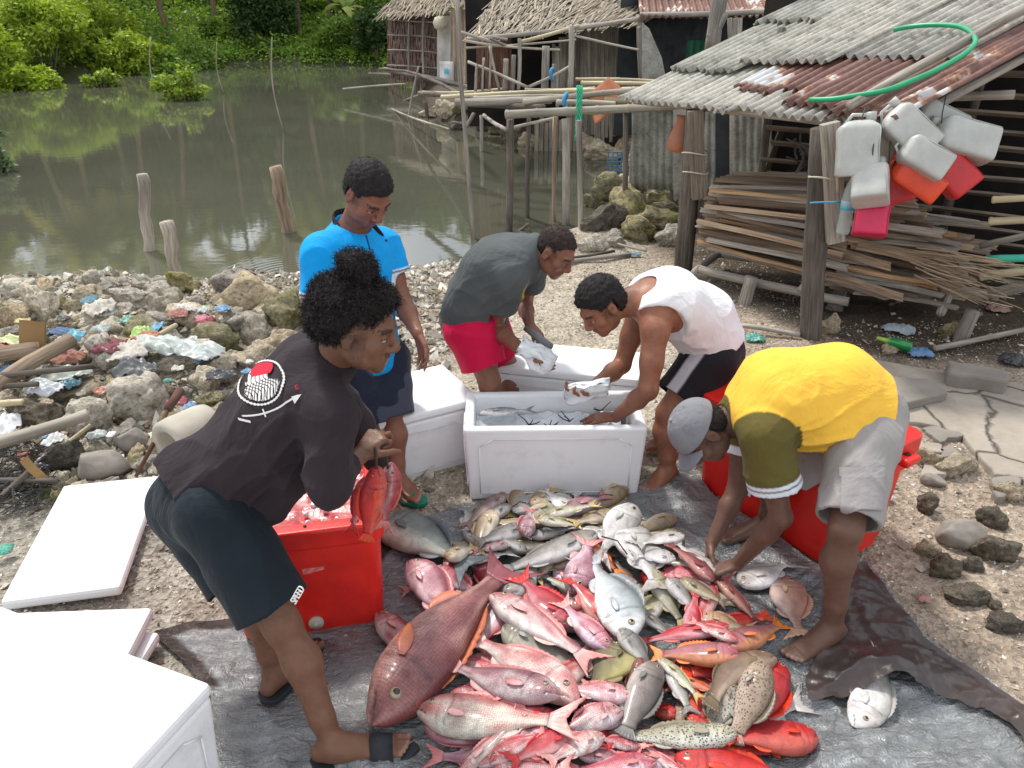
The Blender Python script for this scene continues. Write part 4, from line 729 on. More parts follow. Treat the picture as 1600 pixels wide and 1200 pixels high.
# crumpled scraps
def scrap(u, v, wp, hp, col, label, seed, nm='plastic_scrap', cat='rubbish', lift=.05, amp=.35, col2=None, rough=.5, stand=0):
    lift += .07 if u < 420 and v < 700 else 0; wp *= 1.2; lift += .02
    zz = 0
    for _ in range(3): p = G(u, v, zz+lift); zz = tz(p.x, p.y)
    a = p.y*cp+(CH-zz)*sp; w_ = wp/F*a; d_ = hp/F*a/.5; rr = random.Random(seed); o = Vector((seed*3.1, 0, 0)); nn = 26; mb = MB(seed); ang = rr.uniform(-.5, .5)
    S_ = min(w_, d_)
    def fn(x, y):
        X_, Y_ = (x-.5)*2, (y-.5)*2; ed = 1+.13*mnoise.noise(Vector((X_*1.3, Y_*1.3, 5))+o); rr_ = max(abs(X_), abs(Y_)); k = rr_/max(1e-6, math.hypot(X_, Y_)); k = 1-.6*(1-k)
        q = Vector((X_*k*ed*w_/2, Y_*k*ed*d_/2*(1-stand), 0)); q.z = (amp*S_*(.6*mnoise.noise(Vector((x*2.5, y*2.5, 0))+o)+.5*abs(mnoise.noise(Vector((x*6, y*6, 2))+o))+.16*mnoise.noise(Vector((x*14, y*14, 2))+o))+S_*amp*.7*(1-rr_**2)-.02)+stand*Y_*d_*.45
        q.rotate(Matrix.Rotation(ang, 3, 'Z')); return q
    mb.grid(fn, nn, nn, col, (lambda x, y: tuple(Vector(col).lerp(Vector(col2), max(0, min(1, .5+2*mnoise.noise(Vector((x*3, y*3, 9))+o)))))) if col2 else None)
    mb.c = [tuple((x*.68+.32*(sum(c_)/3*.9+.08)) for x in c_) for c_ in mb.c]
    ob = mb.build(nm, attrmat('scrapm'+str(rough), rough, .4, .15, 10, .2), None, True, solid=.003); ob.location = (p.x, p.y, zz+lift); return tag(ob, label, cat)
S_ = [(220, 517, 26, 16, (.35, .62, .05), 'lime green plastic scrap on the rubble', 'wrapper'), (112, 522, 0, 0, 0, 0, 0), (20, 530, 46, 12, (.5, .55, .15), 'yellow green sheet scrap at the left edge of the rubble', 'wrapper'), (98, 515, 44, 10, (.04, .13, .30), 'dark blue cloth strip beside the cardboard', 'rag'), (115, 520, 26, 14, (.06, .42, .58), 'bright cyan plastic piece beside the cardboard', 'wrapper'), (243, 507, 14, 20, (.05, .30, .50), 'small blue bottle label on the grey rocks', 'wrapper'), (226, 521, 34, 16, (.55, .17, .06), 'orange cloth scrap right of the maroon rag', 'rag'), (172, 540, 46, 22, (.20, .012, .03), 'crumpled maroon rag in the rubble', 'rag'), (245, 540, 80, 24, (.42, .50, .42), 'large pale green plastic bag among the rocks', 'bag'), (310, 545, 70, 26, (.45, .50, .46), 'whitish green crumpled bag beside the mossy boulder', 'bag'), (105, 585, 60, 20, (.38, .42, .33), 'olive white crumpled bag under the grey stick', 'bag'), (108, 595, 26, 14, (.02, .16, .22), 'dark teal bag in the rubble', 'bag'), (70, 603, 50, 22, (.52, .56, .58), 'milky plastic bag over the tan rock', 'bag'), (100, 555, 54, 22, (.36, .11, .05), 'rusty orange cloth heap by the driftwood', 'rag'), (20, 588, 30, 18, (.30, .09, .05), 'brown red cloth at the left edge', 'rag'), (45, 575, 30, 16, (.68, .67, .66), 'white cup piece near the driftwood', 'scrap'), (65, 720, 26, 16, (.50, .36, .62), 'lilac plastic scrap below the bamboo pole', 'wrapper'), (35, 708, 18, 16, (.42, .13, .05), 'small rust orange lump below the bamboo pole', 'scrap'), (8, 660, 34, 40, (.62, .64, .64), 'white plastic bag at the left photo edge', 'bag'), (180, 712, 18, 14, (.66, .7, .74), 'small white scrap by the smooth brown stone', 'scrap'), (172, 674, 10, 8, (.75, .74, .72), 'tiny white foam bit on the pale boulder', 'foam piece'), (205, 594, 20, 12, (.04, .20, .35), 'small blue scrap under the grey boulder', 'wrapper'), (5, 853, 18, 14, (.03, .42, .28), 'small green scrap at the left edge of the beach', 'scrap'), (210, 575, 60, 26, (.09, .09, .09), 'black torn plastic strips over the rocks', 'bag'), (345, 585, 40, 14, (.05, .05, .055), 'black plastic strip by the grey boulder', 'bag'), (280, 495, 26, 12, (.45, .14, .08), 'reddish orange scrap in front of the mossy boulder', 'scrap'), (318, 503, 20, 8, (.55, .15, .22), 'pink scrap among the tan rocks', 'scrap'), (140, 468, 20, 14, (.08, .25, .32), 'blue green scrap between the waterline boulders', 'scrap'), (155, 480, 40, 22, (.58, .50, .40), 'cream cloth draped over a waterline rock', 'rag'), (205, 545, 60, 28, (.52, .47, .38), 'cream sack right of the maroon rag', 'sack'), (290, 478, 36, 14, (.62, .58, .5), 'pale torn sack strip near the leaning stake', 'sack')]
for i, q in enumerate(S_):
    if q[2]: scrap(q[0], q[1], q[2], q[3], q[4], q[5], i+5, nm=q[6].replace(' ', '_'), cat=q[6], rough=.35 if q[6] in ('bag', 'wrapper') else .8)
rr_ = random.Random(21); CL = [((.60, .60, .58), 'white'), ((.60, .60, .58), 'whitish'), ((.05, .22, .42), 'blue'), ((.45, .13, .05), 'orange'), ((.42, .02, .05), 'red'), ((.35, .40, .36), 'pale green'), ((.05, .05, .05), 'black'), ((.50, .42, .10), 'yellow'), ((.50, .44, .34), 'beige'), ((.03, .30, .22), 'green'), ((.35, .22, .12), 'brown'), ((.40, .44, .48), 'milky')]; seen2 = {}
for i in range(58):
    u, v = rr_.uniform(0, 430), rr_.uniform(478, 690); col, cn = CL[rr_.randrange(12)]; p = G(u, v, .1); kd = rr_.choice(['plastic', 'cloth', 'sheet']); sz = 'tiny' if (w_ := rr_.uniform(9, 26)) < 15 else 'small'
    for d, a in sorted((math.hypot(p.x-a[0], p.y-a[1]), a) for a in HR[:25])[:9]:
        dx, dy = p.x-a[0], p.y-a[1]; rel = ('right of' if dx > 0 else 'left of') if abs(dx) > abs(dy)*1.1 else ('behind' if dy > 0 else 'in front of'); h = ' '.join(a[3].split(',')[0].split()[:9]); L = ' '.join((sz+' '+cn+' '+kd+' scrap '+rel+' the '+h).split()[:16])
        if L not in seen2: seen2[L] = 1; break
    scrap(u, v, w_, w_*rr_.uniform(.4, .8), col, L, i+140, nm='scrap', cat='scrap', rough=.4, lift=.03, amp=.28)
for i, (u, v, wp, hp, col, lab, nm) in enumerate([(1440, 548, 34, 14, (.04, .20, .45), 'blue frayed rope scrap by the orange brown stone', 'rope scrap'), (1180, 525, 26, 12, (.03, .34, .26), 'teal rope scrap beside the rack leg', 'rope scrap'), (850, 395, 0, 0, 0, 0, 0), (870, 412, 18, 10, (.5, .6, .66), 'crushed clear plastic scrap on the beach behind the grey shirt', 'wrapper'), (985, 395, 30, 6, (.2, .4, .5), 'light blue plastic strip on the beach near the shed', 'wrapper'), (1585, 560, 34, 18, (.02, .02, .025), 'crumpled black plastic bag on the concrete', 'bag'), (1385, 772, 18, 10, (.6, .6, .58), 'pale scrap right of the red cooler', 'scrap'), (1405, 510, 40, 14, (.3, .38, .42), 'crushed clear bottle under the timber stack', 'plastic bottle'), (1560, 480, 30, 10, (.3, .12, .07), 'rust coloured scrap under the bamboo poles', 'scrap'), (1445, 930, 16, 8, (.4, .14, .09), 'tiny red crab claw on the shell beach', 'claw')]):
    if wp: scrap(u, v, wp, hp, col, lab, i+80, nm=nm.replace(' ', '_'), cat=nm, lift=.02, rough=.4)
# driftwood, poles on the rubble
for i, (u0, v0, u1, v1, z0, z1, r_, mt, lab) in enumerate([(-20, 610, 112, 530, .2, .3, .045, BROWNW, 'thick forked driftwood branch on the left of the rubble'), (-30, 560, 60, 545, .2, .22, .05, BROWNW, 'brown driftwood log at the left edge'), (-10, 588, 146, 572, .25, .25, .018, DARKW, 'thin grey stick lying over the olive white bag'), (-20, 606, 60, 600, .2, .2, .016, DARKW, 'second thin grey stick at the left edge'), (-40, 702, 138, 648, .2, .25, .035, GBAMB, 'thick pale bamboo pole over the rubble at left'), (-10, 632, 36, 628, .2, .2, .02, BAMB, 'short split bamboo at the left edge'), (108, 690, 142, 664, .12, .16, .012, BAMB, 'short pale stick leaning on the pale boulder'), (-20, 750, 90, 752, .1, .1, .014, DARKW, 'dark wet stick left of the white lid'), (-10, 790, 60, 725, .05, .15, .018, DARKW, 'dark branch sloping down at the left edge'), (205, 545, 275, 508, .22, .22, .02, BAMB, 'short cane lying between the green bag and orange scrap'), (940, 372, 1010, 392, .05, .05, .012, OLDW, 'thin curved stick on the beach near the shed'), (860, 412, 985, 398, .03, .03, .02, OLDW, 'grey stick pile piece on the beach behind the grey shirt'), (880, 404, 960, 392, .05, .05, .014, DARKW, 'dark thin stick on the beach behind the grey shirt'), (1460, 545, 1600, 515, .03, .06, .02, OLDW, 'long thin pole on the ground under the timber stack'), (1155, 508, 1250, 524, .05, .05, .018, OLDW, 'thin pole on the ground at the foot of the front shed post')]):
    mb = MB(i+400); (mb.bamboo if mt in (BAMB, GBAMB) else mb.stick)(G(u0, v0, z0), G(u1, v1, z1), r_); tag(mb.build('driftwood', mt, None, True), lab, 'stick')
mb = MB(2); p = G(55, 540, .2); mb.box(p+Vector((0, 0, .06)), (.09, -.02, .0), (0, .006, -.006), (.01, .03, .09)); tag(mb.build('cardboard', simple('cardboard', (.28, .17, .07), (.22, .13, .05), 4, .85)), 'square brown cardboard piece standing in the rubble', 'cardboard')
mb = MB(3); p = G(62, 745, .1); mb.plank(p+Vector((-.05, 0, .1)), p+Vector((.05, -.03, -.02)), .04, .008, (.3, -.5, .8)); tag(mb.build('cardboard_strip', MATS['cardboard']), 'narrow cardboard strip beside the lilac scrap', 'cardboard')
# tangle of black net at left
mb = MB(4); rr = random.Random(4)
for k in range(60): p = G(rr.uniform(-20, 60), rr.uniform(690, 790), .06); mb.tube([p+Vector((rr.uniform(-.1, .1), rr.uniform(-.1, .1), rr.uniform(-.01, .05))) for _ in range(5)], .0028, 4)
tag(mb.build('net_tangle', simple('net_dark', (.035, .035, .035)), None), 'tangle of dark fishing net and twigs at the left edge', 'net')
# broken concrete pipe with iron rod
cpn = simple('old_concrete', (.50, .46, .38), (.36, .33, .27), 5, .9, bscale=60); z0 = tz(*G(265, 700, .1)[:2])
c = G(262, 698, .20); ax = Vector((.45, .80, .03)).normalized(); mb = MB(); mb.lathe([(.0, .16), (.068, .15), (.074, .01), (.105, -.005), (.125, .015), (.125, .08), (.118, .14), (.112, .22), (.10, .26), (.0, .27)], c, ax, 26)
tag(mb.build('concrete_pipe', cpn, None, True), 'broken round concrete pipe end with a hole, beside the black shirted man', 'pipe')
mb = MB(1); a_, b_, c_ = G(282, 610, .33), G(262, 640, .30), G(212, 745, .08); mb.tube([a_, a_.lerp(b_, .5), b_], [.024, .022, .02], 8); tag(mb.build('tool_handle', simple('rusty_iron', (.12, .05, .03), (.08, .045, .035), 20, .8), None, True), 'rusty iron handle leaning on the concrete pipe', 'tool'); 
mb = MB(5); mb.tube([b_, b_.lerp(c_, .5)+Vector((.01, 0, 0)), c_], [.011, .012, .009], 6); rod_ = mb.build('rod', MATS['rusty_iron'], bpy.data.objects['tool_handle'], True)
# slabs of concrete and block
def slab(px, z, th, mat, nm, lab, cat, seed=0, bev=.012):
    P_ = [G(u, v, z) for u, v in px]; bm = bmesh.new(); c = sum(P_, Vector())/len(P_)
    rr = random.Random(seed); pts = []
    for i in range(len(P_)):
        a, b = P_[i], P_[(i+1) % len(P_)]
        for k in range(5): q = a.lerp(b, k/5); pts.append(q+Vector((rr.uniform(-1, 1), rr.uniform(-1, 1), 0))*(.012 if k else .0))
    vs = [bm.verts.new((q.x-c.x, q.y-c.y, 0)) for q in pts]; f = bm.faces.new(vs)
    if f.normal.z < 0: f.normal_flip()
    ex = bmesh.ops.extrude_face_region(bm, geom=[f]); bmesh.ops.translate(bm, verts=[v for v in ex['geom'] if isinstance(v, bmesh.types.BMVert)], vec=(0, 0, -th)); bmesh.ops.recalc_face_normals(bm, faces=bm.faces)
    me = bpy.data.meshes.new(nm); bm.to_mesh(me); bm.free(); me.materials.append(mat); o = link(bpy.data.objects.new(nm, me)); o.location = (c.x, c.y, z)
    m = o.modifiers.new('b', 'BEVEL'); m.width = bev; m.segments = 2; m.limit_method = 'ANGLE'; m.angle_limit = R(50); return tag(o, lab, cat)
sand, t, b = base('worn_concrete', .9, .2); v = coordv(t); n = noisev(t, v, 2.5, 7, .7); ve = nd(t, 'ShaderNodeTexVoronoi', feature='DISTANCE_TO_EDGE'); ve.inputs['Scale'].default_value = 1.6; t.links.new(mixc(t, .10, v, noisev(t, v, 4)), ve.inputs['Vector'])
ck = ramp(t, ve.outputs['Distance'], [(.0, (.25, .25, .25)), (.018, (1, 1, 1))]); t.links.new(mixc(t, 1, ramp(t, n, [(.3, (.25, .22, .18)), (.5, (.33, .29, .24)), (.7, (.40, .365, .31))]), ck, 'MULTIPLY'), b.inputs['Base Color']); pz = bump(t, b, ck, .8, .02); bump(t, b, noisev(t, v, 30, 5), .6, .01, pz)
if True: pass; dk_ = simple('grey_concrete', (.27, .245, .21), (.20, .18, .155), 3, .9, bmp=.5, bscale=30, bdist=.01)
slab([(1180, 548), (1330, 555), (1600, 600), (1720, 700), (1720, 860), (1600, 745), (1555, 740), (1520, 700), (1500, 675), (1440, 660), (1350, 655), (1250, 700), (1150, 640)], .035, .12, sand, 'paving', 'worn sandy concrete paving with a broken edge at right', 'paving')
slab([(1340, 585), (1450, 590), (1482, 612), (1422, 628), (1340, 632)], .09, .06, dk_, 'slab', 'broken grey slab lying on the concrete behind the yellow shirt', 'slab', 1)
slab([(1480, 560), (1577, 578), (1576, 594), (1483, 580)], .13, .11, dk_, 'block', 'long grey concrete block on the paving', 'block', 2, .03)
for i, px in enumerate([[(1440, 668), (1490, 664), (1510, 676), (1470, 690)], [(1435, 690), (1470, 692), (1478, 705), (1440, 708)], [(1470, 700), (1490, 694), (1500, 712), (1474, 715)], [(1430, 640), (1480, 650), (1470, 662), (1432, 660)], [(1548, 748), (1590, 735), (1600, 765), (1560, 776)], [(1445, 715), (1470, 715), (1480, 740), (1440, 745)]]): slab(px, .03, .07, sand if i % 2 else dk_, 'paving_piece', 'cracked flat paving piece at the broken concrete edge', 'paving piece', 5+i)['label'] = 'cracked flat paving piece, '+['widest one touching the concrete edge', 'small sandy one nearest the cooler handle', 'one between the widest piece and the tan block', 'one half under the shorts of the yellow shirted person', 'rightmost one by the photo edge', 'one just above the grey cobble'][i]
# green bottle under the stack
mb = MB(); a_, b_ = G(1370, 528, .06), G(1418, 541, .05); mb.lathe([(.0, 0), (.014, 0), (.015, .05), (.03, .09), (.034, .13), (.034, .22), (0, .225)], a_, (b_-a_), 14, None); 
mb.c = [(.35, .55, .08) if g_[0] < .06 else (.01, .22, .05) for g_ in mb.g]; tag(mb.build('bottle', attrmat('bottlem', .15, .6, .1, bmp=0), None, True), 'green plastic bottle lying under the timber stack', 'bottle')
# ================= BOXES, COOLERS, TARP, CANISTERS =================
def foam(name, base_, rough=.55):
    m, t, b = base(name, rough, .3); v = coordv(t); c = ramp(t, noisev(t, v, 6, 8, .7), [(.34, tuple(x*y for x, y in zip(base_, (.90, .89, .87)))), (.46, base_)]); c = mixc(t, ramp(t, noisev(t, v, 2.2, 7, .75, 1), [(.66, (0, 0, 0)), (.80, (.3, .3, .3))]), c, (.50, .42, .33)); t.links.new(c, b.inputs['Base Color'])
    vo = nd(t, 'ShaderNodeTexVoronoi'); vo.inputs['Scale'].default_value = 220; t.links.new(v, vo.inputs['Vector']); p = bump(t, b, vo.outputs['Distance'], .25, .0015); bump(t, b, noisev(t, v, 9, 4), .25, .01, p); return m
FOAM = foam('white_foam', (.82, .83, .84)); FOAMD = foam('grey_foam', (.70, .72, .73)); 
def rbox(mb, x0, x1, y0, y1, z0, z1): mb.box(((x0+x1)/2, (y0+y1)/2, (z0+z1)/2), ((x1-x0)/2, 0, 0), (0, (y1-y0)/2, 0), (0, 0, (z1-z0)/2))
def frame_at(name, corner, xdir, z=0, **k):
    """root at the front-left ground corner, local x along the front edge"""
    return empty(name, (corner[0], corner[1], z), math.atan2(xdir[1], xdir[0]), **k)
def foam_box(corner, xdir, L, D, H, label, lid=True, taper=.02, recess=True):
    ro = frame_at('foam_box', corner, xdir, label=label, cat='foam box'); t_ = .045
    bm = bmesh.new()
    def ring(i, z): return [bm.verts.new(p) for p in ((i, i, z), (L-i, i, z), (L-i, D-i, z), (i, D-i, z))]
    rings = [ring(taper, 0), ring(0, H)]+([] if lid else [ring(t_, H), ring(t_+.012, .05)])
    for a, b in zip(rings, rings[1:]):
        for k in range(4): bm.faces.new((a[k], a[(k+1) % 4], b[(k+1) % 4], b[k]))
    bm.faces.new(rings[0][::-1]); bm.faces.new(rings[-1]); bmesh.ops.recalc_face_normals(bm, faces=bm.faces)
    me = bpy.data.meshes.new('body'); bm.to_mesh(me); bm.free(); me.materials.append(FOAM); o = link(bpy.data.objects.new('body', me)); o.parent = ro
    m = o.modifiers.new('b', 'BEVEL'); m.width = .014; m.segments = 3; m.limit_method = 'ANGLE'; m.angle_limit = R(30)
    if recess:       # raised moulded border lines on the front and end faces
        mb = MB(); e = .004
        def loop(O, U, V_, l, h):
            q = [(.07, .05), (l-.07, .05), (l-.07, h-.09), (l-.13, h-.05), (.13, h-.05), (.07, h-.09)]; P_ = [Vector(O)+Vector(U)*a+Vector(V_)*b for a, b in q]
            for i in range(6): mb.tube([P_[i], P_[(i+1) % 6]], .0028, 5)
        s_ = taper*.6; loop((0, s_*.8, 0), (1, 0, 0), (0, -taper*.8/H, 1), L, H); loop((L-s_*.8, 0, 0), (0, 1, 0), (taper*.8/H, 0, 1), D, H); loop((s_*.8, 0, 0), (0, 1, 0), (-taper*.8/H, 0, 1), D, H); mb.build('moulding', FOAM, ro, True)
    if lid:
        mb = MB(); rbox(mb, -.004, L+.004, -.004, D+.004, H+.004, H+.05); l = mb.build('lid', FOAM, ro, False, bevel=.014)
    return ro
def lid_flat(A, B, Cc, th, z, label):
    """loose lid: A front-left, B front-right, C back-right corners given as ground points"""
    A, B, Cc = [Vector((p.x, p.y, 0)) for p in (A, B, Cc)]; ro = empty('polystyrene_board', (A.x, A.y, z), math.atan2((B-A).y, (B-A).x), label=label, cat='foam lid'); L = (B-A).length; D = (Cc-B).length
    mb = MB(); rbox(mb, 0, L, 0, D, 0, th); mb.build('panel', FOAM, ro, False, bevel=.016); mb = MB(); rbox(mb, .05, L-.05, .05, D-.05, -.018, -.0); mb.build('inner_rim', FOAM, ro, False, bevel=.006); return ro
box1 = foam_box(G(728, 786)[:2], (G(1000, 780)-G(740, 783))[:2], .835, .38, .40, 'open white foam fish box in the centre with ice and fish inside', lid=False)
box2 = foam_box((-.085, 3.62), (.72, -.17), .74, .34, .37, 'closed white foam box behind the open one, in front of the grey shirt')
box4 = foam_box((-.66, 3.06), (.85, .47), .57, .44, .33, 'closed white foam box beside the legs of the blue shirted man')
K = Vector((-.84, 1.54, 0)); bd = Vector((-.93, .37, 0)); cd = Vector((-.39, -.92, 0)).normalized()
cfl = K+bd.normalized()*.95+cd*.62; box3 = foam_box((cfl.x, cfl.y), (-bd)[:2], .95, .62, .37, 'nearest white foam box, cut by the lower left corner of the photo')
lid_flat(G(5, 958, .03), G(192, 933, .03), G(226, 760, .03), .05, .035, 'loose white foam lid lying on the gravel, farthest left')
lid_flat(G(-60, 1085, .09), G(186, 1075, .09), G(240, 962, .09), .05, .085, 'white foam lid lying on top of another behind the nearest box')
lid_flat(G(-40, 1070, .03), G(205, 1080, .03), G(249, 1000, .03), .045, .03, 'white foam lid mostly covered, under the lid behind the nearest box')
# ice and contents of the open box
ice = simple('crushed_ice', (.62, .68, .72), (.78, .82, .85), 12, .18, .6, bmp=.6, bscale=40, bdist=.02)
def b1(x, y, z): return box1.matrix_basis @ Vector((x, y, z))
box1.matrix_basis = box1.matrix_basis; bpy.context.view_layer.update()
mb = MB(2); mb.grid(lambda a, b: b1(.05+a*.70, .05+b*.27, .305+.030*mnoise.noise(Vector((a*7, b*4, 1)))+.02*mnoise.noise(Vector((a*19, b*11, 1)))), 50, 26)
tag(mb.build('ice', ice, None, True), kind='stuff')['label'] = 'crushed ice filling the open foam box'
# tie wire twigs in the ice
twm = simple('dark_twig', (.05, .03, .02), (.08, .05, .035), 20, .8)
for i, (x, y) in enumerate([(.40, .14), (.50, .20), (.30, .17), (.60, .16), (.66, .30)]):
    mb = MB(i); p = b1(x, y, .325); rr = random.Random(i)
    for k in range(4): mb.stick(p, p+Vector((rr.uniform(-.06, .06), rr.uniform(-.03, .03), rr.uniform(.0, .06))), .0035, .002, .1, 5, 4)
    tag(mb.build('twig', twm, None, True), ['forked dark twig stuck in the ice, middle of the box', 'dark twig standing in the ice right of the middle', 'thin dark twig in the ice beside the boxed fish', 'small dark twig in the ice near the front rim', 'dark twig by the left hand in the box corner'][i], 'twig')
# --- coolers
REDP = simple('red_plastic', (.56, .012, .008), (.74, .022, .014), 7, .36, .5, bmp=.3, bscale=14, bdist=.006); simple('dark_hole', (.02, .015, .015), None, 5, .5)
cream = simple('cream_plastic', (.6, .55, .45), None, 6, .4, bmp=0)
def shell(L, D, H, t_, open_, taper, depth):
    bm = bmesh.new()
    def ring(i, z, c=.05):
        q = []; 
        for (cx, cy, a0) in ((L-i-c, D-i-c, 0), (i+c, D-i-c, 90), (i+c, i+c, 180), (L-i-c, i+c, 270)):
            for k in range(5): a = R(a0+22.5*k); q.append(bm.verts.new((cx+c*math.cos(a), cy+c*math.sin(a), z)))
        return q
    rings = [ring(taper, 0), ring(taper*.95, .012), ring(taper*.25, H-.09), ring(taper*.2, H-.085), ring(-.012, H-.075), ring(-.012, H-.008), ring(-.004, H)]+([ring(t_, H, .04), ring(t_+.003, H-.01, .04), ring(t_+.01, H-depth, .04)] if open_ else [])
    n = 20
    for a, b in zip(rings, rings[1:]):
        for k in range(n): bm.faces.new((a[k], a[(k+1) % n], b[(k+1) % n], b[k]))
    bm.faces.new(rings[0][::-1]); bm.faces.new(rings[-1]); bmesh.ops.recalc_face_normals(bm, faces=bm.faces)
    me = bpy.data.meshes.new('body'); bm.to_mesh(me); bm.free(); me.materials.append(REDP)
    for p in me.polygons: p.use_smooth = True
    o = link(bpy.data.objects.new('body', me)); m = o.modifiers.new('b', 'BEVEL'); m.width = .006; m.segments = 2; m.limit_method = 'ANGLE'; m.angle_limit = R(35)
    m = o.modifiers.new('w', 'WEIGHTED_NORMAL'); return o
fl = G(485-75, 1006).xy; fr = G(610, 977).xy; xd = (fr-fl).normalized(); L1 = .56; fl = fr-xd*L1
cool1 = frame_at('cooler', fl, xd, label='open red cooler full of bloody ice water beside the black shirted man', cat='cooler'); o = shell(L1, .66, .49, .045, True, .02, .1); o.parent = cool1
def c1(x, y, z): return Matrix.Translation((fl[0], fl[1], 0)) @ Matrix.Rotation(math.atan2(xd[1], xd[0]), 4, 'Z') @ Vector((x, y, z))
mb = MB(); mb.lathe([(0, -.012), (.026, -.012), (.028, 0), (.028, .006), (0, .006)], (.29, .012, .055), (0, -1, 0), 18); mb.lathe([(.013, 0), (.012, .014), (0, .014)], (.29, .012, .055), (0, -1, 0), 12); mb.build('drain_plug', cream, cool1, True)
mb = MB(); mb.lathe([(0, 0), (.014, 0), (.015, .006), (.007, .008), (0, .003)], (.47, .022, .488), (0, 0, 1), 14); mb.build('lid_socket', MATS['dark_hole'], cool1, True)
mb = MB(); mb.lathe([(0, 0), (.006, 0), (.006, .004), (0, .004)], (.30, .022, .489), (0, 0, 1), 12); mb.build('screw_hole', MATS['dark_hole'], cool1, True)
mb = MB(); mb.grid(lambda a, b: (.27+.075*a, .009, .29+.035*b+.012*a), 4, 2, (1, 1, 1), lambda a, b: (.80, .25, .22) if (int(a*5)+int(b*3)) % 2 else (.62, .12, .1)); mb.build('sticker', attrmat('stickerm', .5, .3, .1, bmp=0), cool1, False, solid=.002)
# bloody slush
m, t, b = base('slush', .12, .6); v = coordv(t); n = noisev(t, v, 9, 8, .7, 1); c = ramp(t, n, [(.32, (.34, .02, .022)), (.46, (.44, .09, .09)), (.58, (.58, .30, .29)), (.70, (.74, .62, .60))]); t.links.new(c, b.inputs['Base Color']); bump(t, b, noisev(t, v, 30, 6), .5, .01)
mb = MB(); mb.grid(lambda a, b: c1(.052+a*(L1-.104), .052+b*.556, .395+.012*mnoise.noise(Vector((a*9, b*9, 1)))), 40, 40); tag(mb.build('slush', m, None, True), kind='stuff')['label'] = 'bloody red ice water in the open cooler'
rrs = random.Random(5)
for k in range(26):
    pz = c1(rrs.uniform(.28, .50), rrs.uniform(.08, .35), .405); mb = MB(k); s_ = rrs.uniform(.006, .013); mb.lathe([(0, -s_), (s_*.9, -s_*.3), (s_, s_*.4), (0, s_)], pz, (rrs.uniform(-1, 1), rrs.uniform(-1, 1), 1), 6); tag(mb.build('ice_chip', ice, None, False), 'small ice chip floating in the red water of the cooler', 'ice', 'ice chips floating in the cooler')
A, B, D_ = G(1080, 757), G(1290, 893), G(1400, 833); A, B = A.xy, B.xy; xd2 = (B-A).normalized(); L2 = (B-A).length; nd2 = Vector((-xd2.y, xd2.x))
cool2 = frame_at('cooler', A, xd2, label='closed red cooler with white lettering behind the yellow shirted man', cat='cooler'); o = shell(L2, .46, .44, .04, False, .02, .1); o.parent = cool2
l2 = shell(L2+.03, .49, .10, .04, False, -.0, .1); l2.name = 'lid'; l2.parent = cool2; l2.location = (-.015, -.015, .425)
for yy in (.10, .34): 
    mb = MB(); rbox(mb, L2-.005, L2+.075, yy-.05, yy+.05, .435, .475); mb.build('lid_handle', REDP, cool2, False, bevel=.014)
    mb = MB(); mb.lathe([(0, 0), (.016, 0), (.016, .002), (0, .002)], (L2+.035, yy, .476), (0, 0, 1), 14); mb.build('handle_hole', MATS['dark_hole'], cool2, True)
mb = MB(); rbox(mb, L2-.02, L2+.02, .12, .30, .02, .3); mb.build('end_rib', REDP, cool2, False, bevel=.01)
WHT = simple('white_print', (.8, .8, .8), None, 5, .4, bmp=0)
def text(body, size, M4, name, par, mat=None, ext=.0015, off=0):
    cu = bpy.data.curves.new(name, 'FONT'); cu.body = body; cu.size = size; cu.extrude = ext; cu.offset = off
    o = bpy.data.objects.new(name, cu); sc.collection.objects.link(o); dg = bpy.context.evaluated_depsgraph_get(); me = bpy.data.meshes.new_from_object(o.evaluated_get(dg)); bpy.data.objects.remove(o)
    me.materials.clear(); me.materials.append(mat or WHT); o = link(bpy.data.objects.new(name, me)); o.parent = par; o.matrix_local = M4; return o
FT = Matrix(((1, 0, 0, 0), (0, 0, -1, 0), (0, 1, 0, 0), (0, 0, 0, 1)))
text('NS', .15, Matrix.Translation((.235, .004, .20)) @ FT, 'lettering', cool2, off=.006); text('Mar', .075, Matrix.Translation((.235, .008, .125)) @ FT, 'lettering', cool2, off=.003)
mb = MB(); mb.lathe([(0, -.01), (.028, -.01), (.030, .004), (.012, .006), (0, .006)], (L2-.015, .06, .05), (1, 0, 0), 18); mb.build('drain_plug', WHT, cool2, True)
# --- tarp
tp_px = [(238, 992), (300, 972), (380, 962), (460, 930), (560, 905), (598, 862), (640, 820), (700, 800), (750, 786), (860, 770), (960, 768), (1000, 770), (1040, 735), (1080, 731), (1092, 756), (1110, 785), (1190, 830), (1270, 884), (1310, 905), (1350, 880), (1392, 935), (1440, 1000), (1520, 1055), (1600, 1115), (1660, 1300), (1500, 1500), (700, 1500), (330, 1400), (345, 1200), (330, 1090), (290, 1040)]
TP = np.array([[*G(u, v, 0)[:2]] for u, v in tp_px])
gx_, gy_ = np.arange(-1.45, 1.75, .0085), np.arange(.75, 3.35, .0085); X_, Y_ = np.meshgrid(gx_, gy_); D_, I_ = seg_dist(X_, Y_, TP); ter = terrain(X_, Y_)[0]
def ridge(X, Y, f, k): return 1-np.abs(nz2(X, Y, f, k))
cr = .016*ridge(X_+.15*nz2(X_, Y_, 1.5, 8), Y_+.1*nz2(X_, Y_, 2, 4), 2.6, 3)**4+.030*np.clip(nz2(X_, Y_, 2.2, 1), -.2, 1)+.012*ridge(X_+.1*nz2(X_, Y_, 2, 2), Y_, 5, 4)**3+.006*ridge(X_, Y_+.05*nz2(X_, Y_, 5, 5), 13, 6)**3
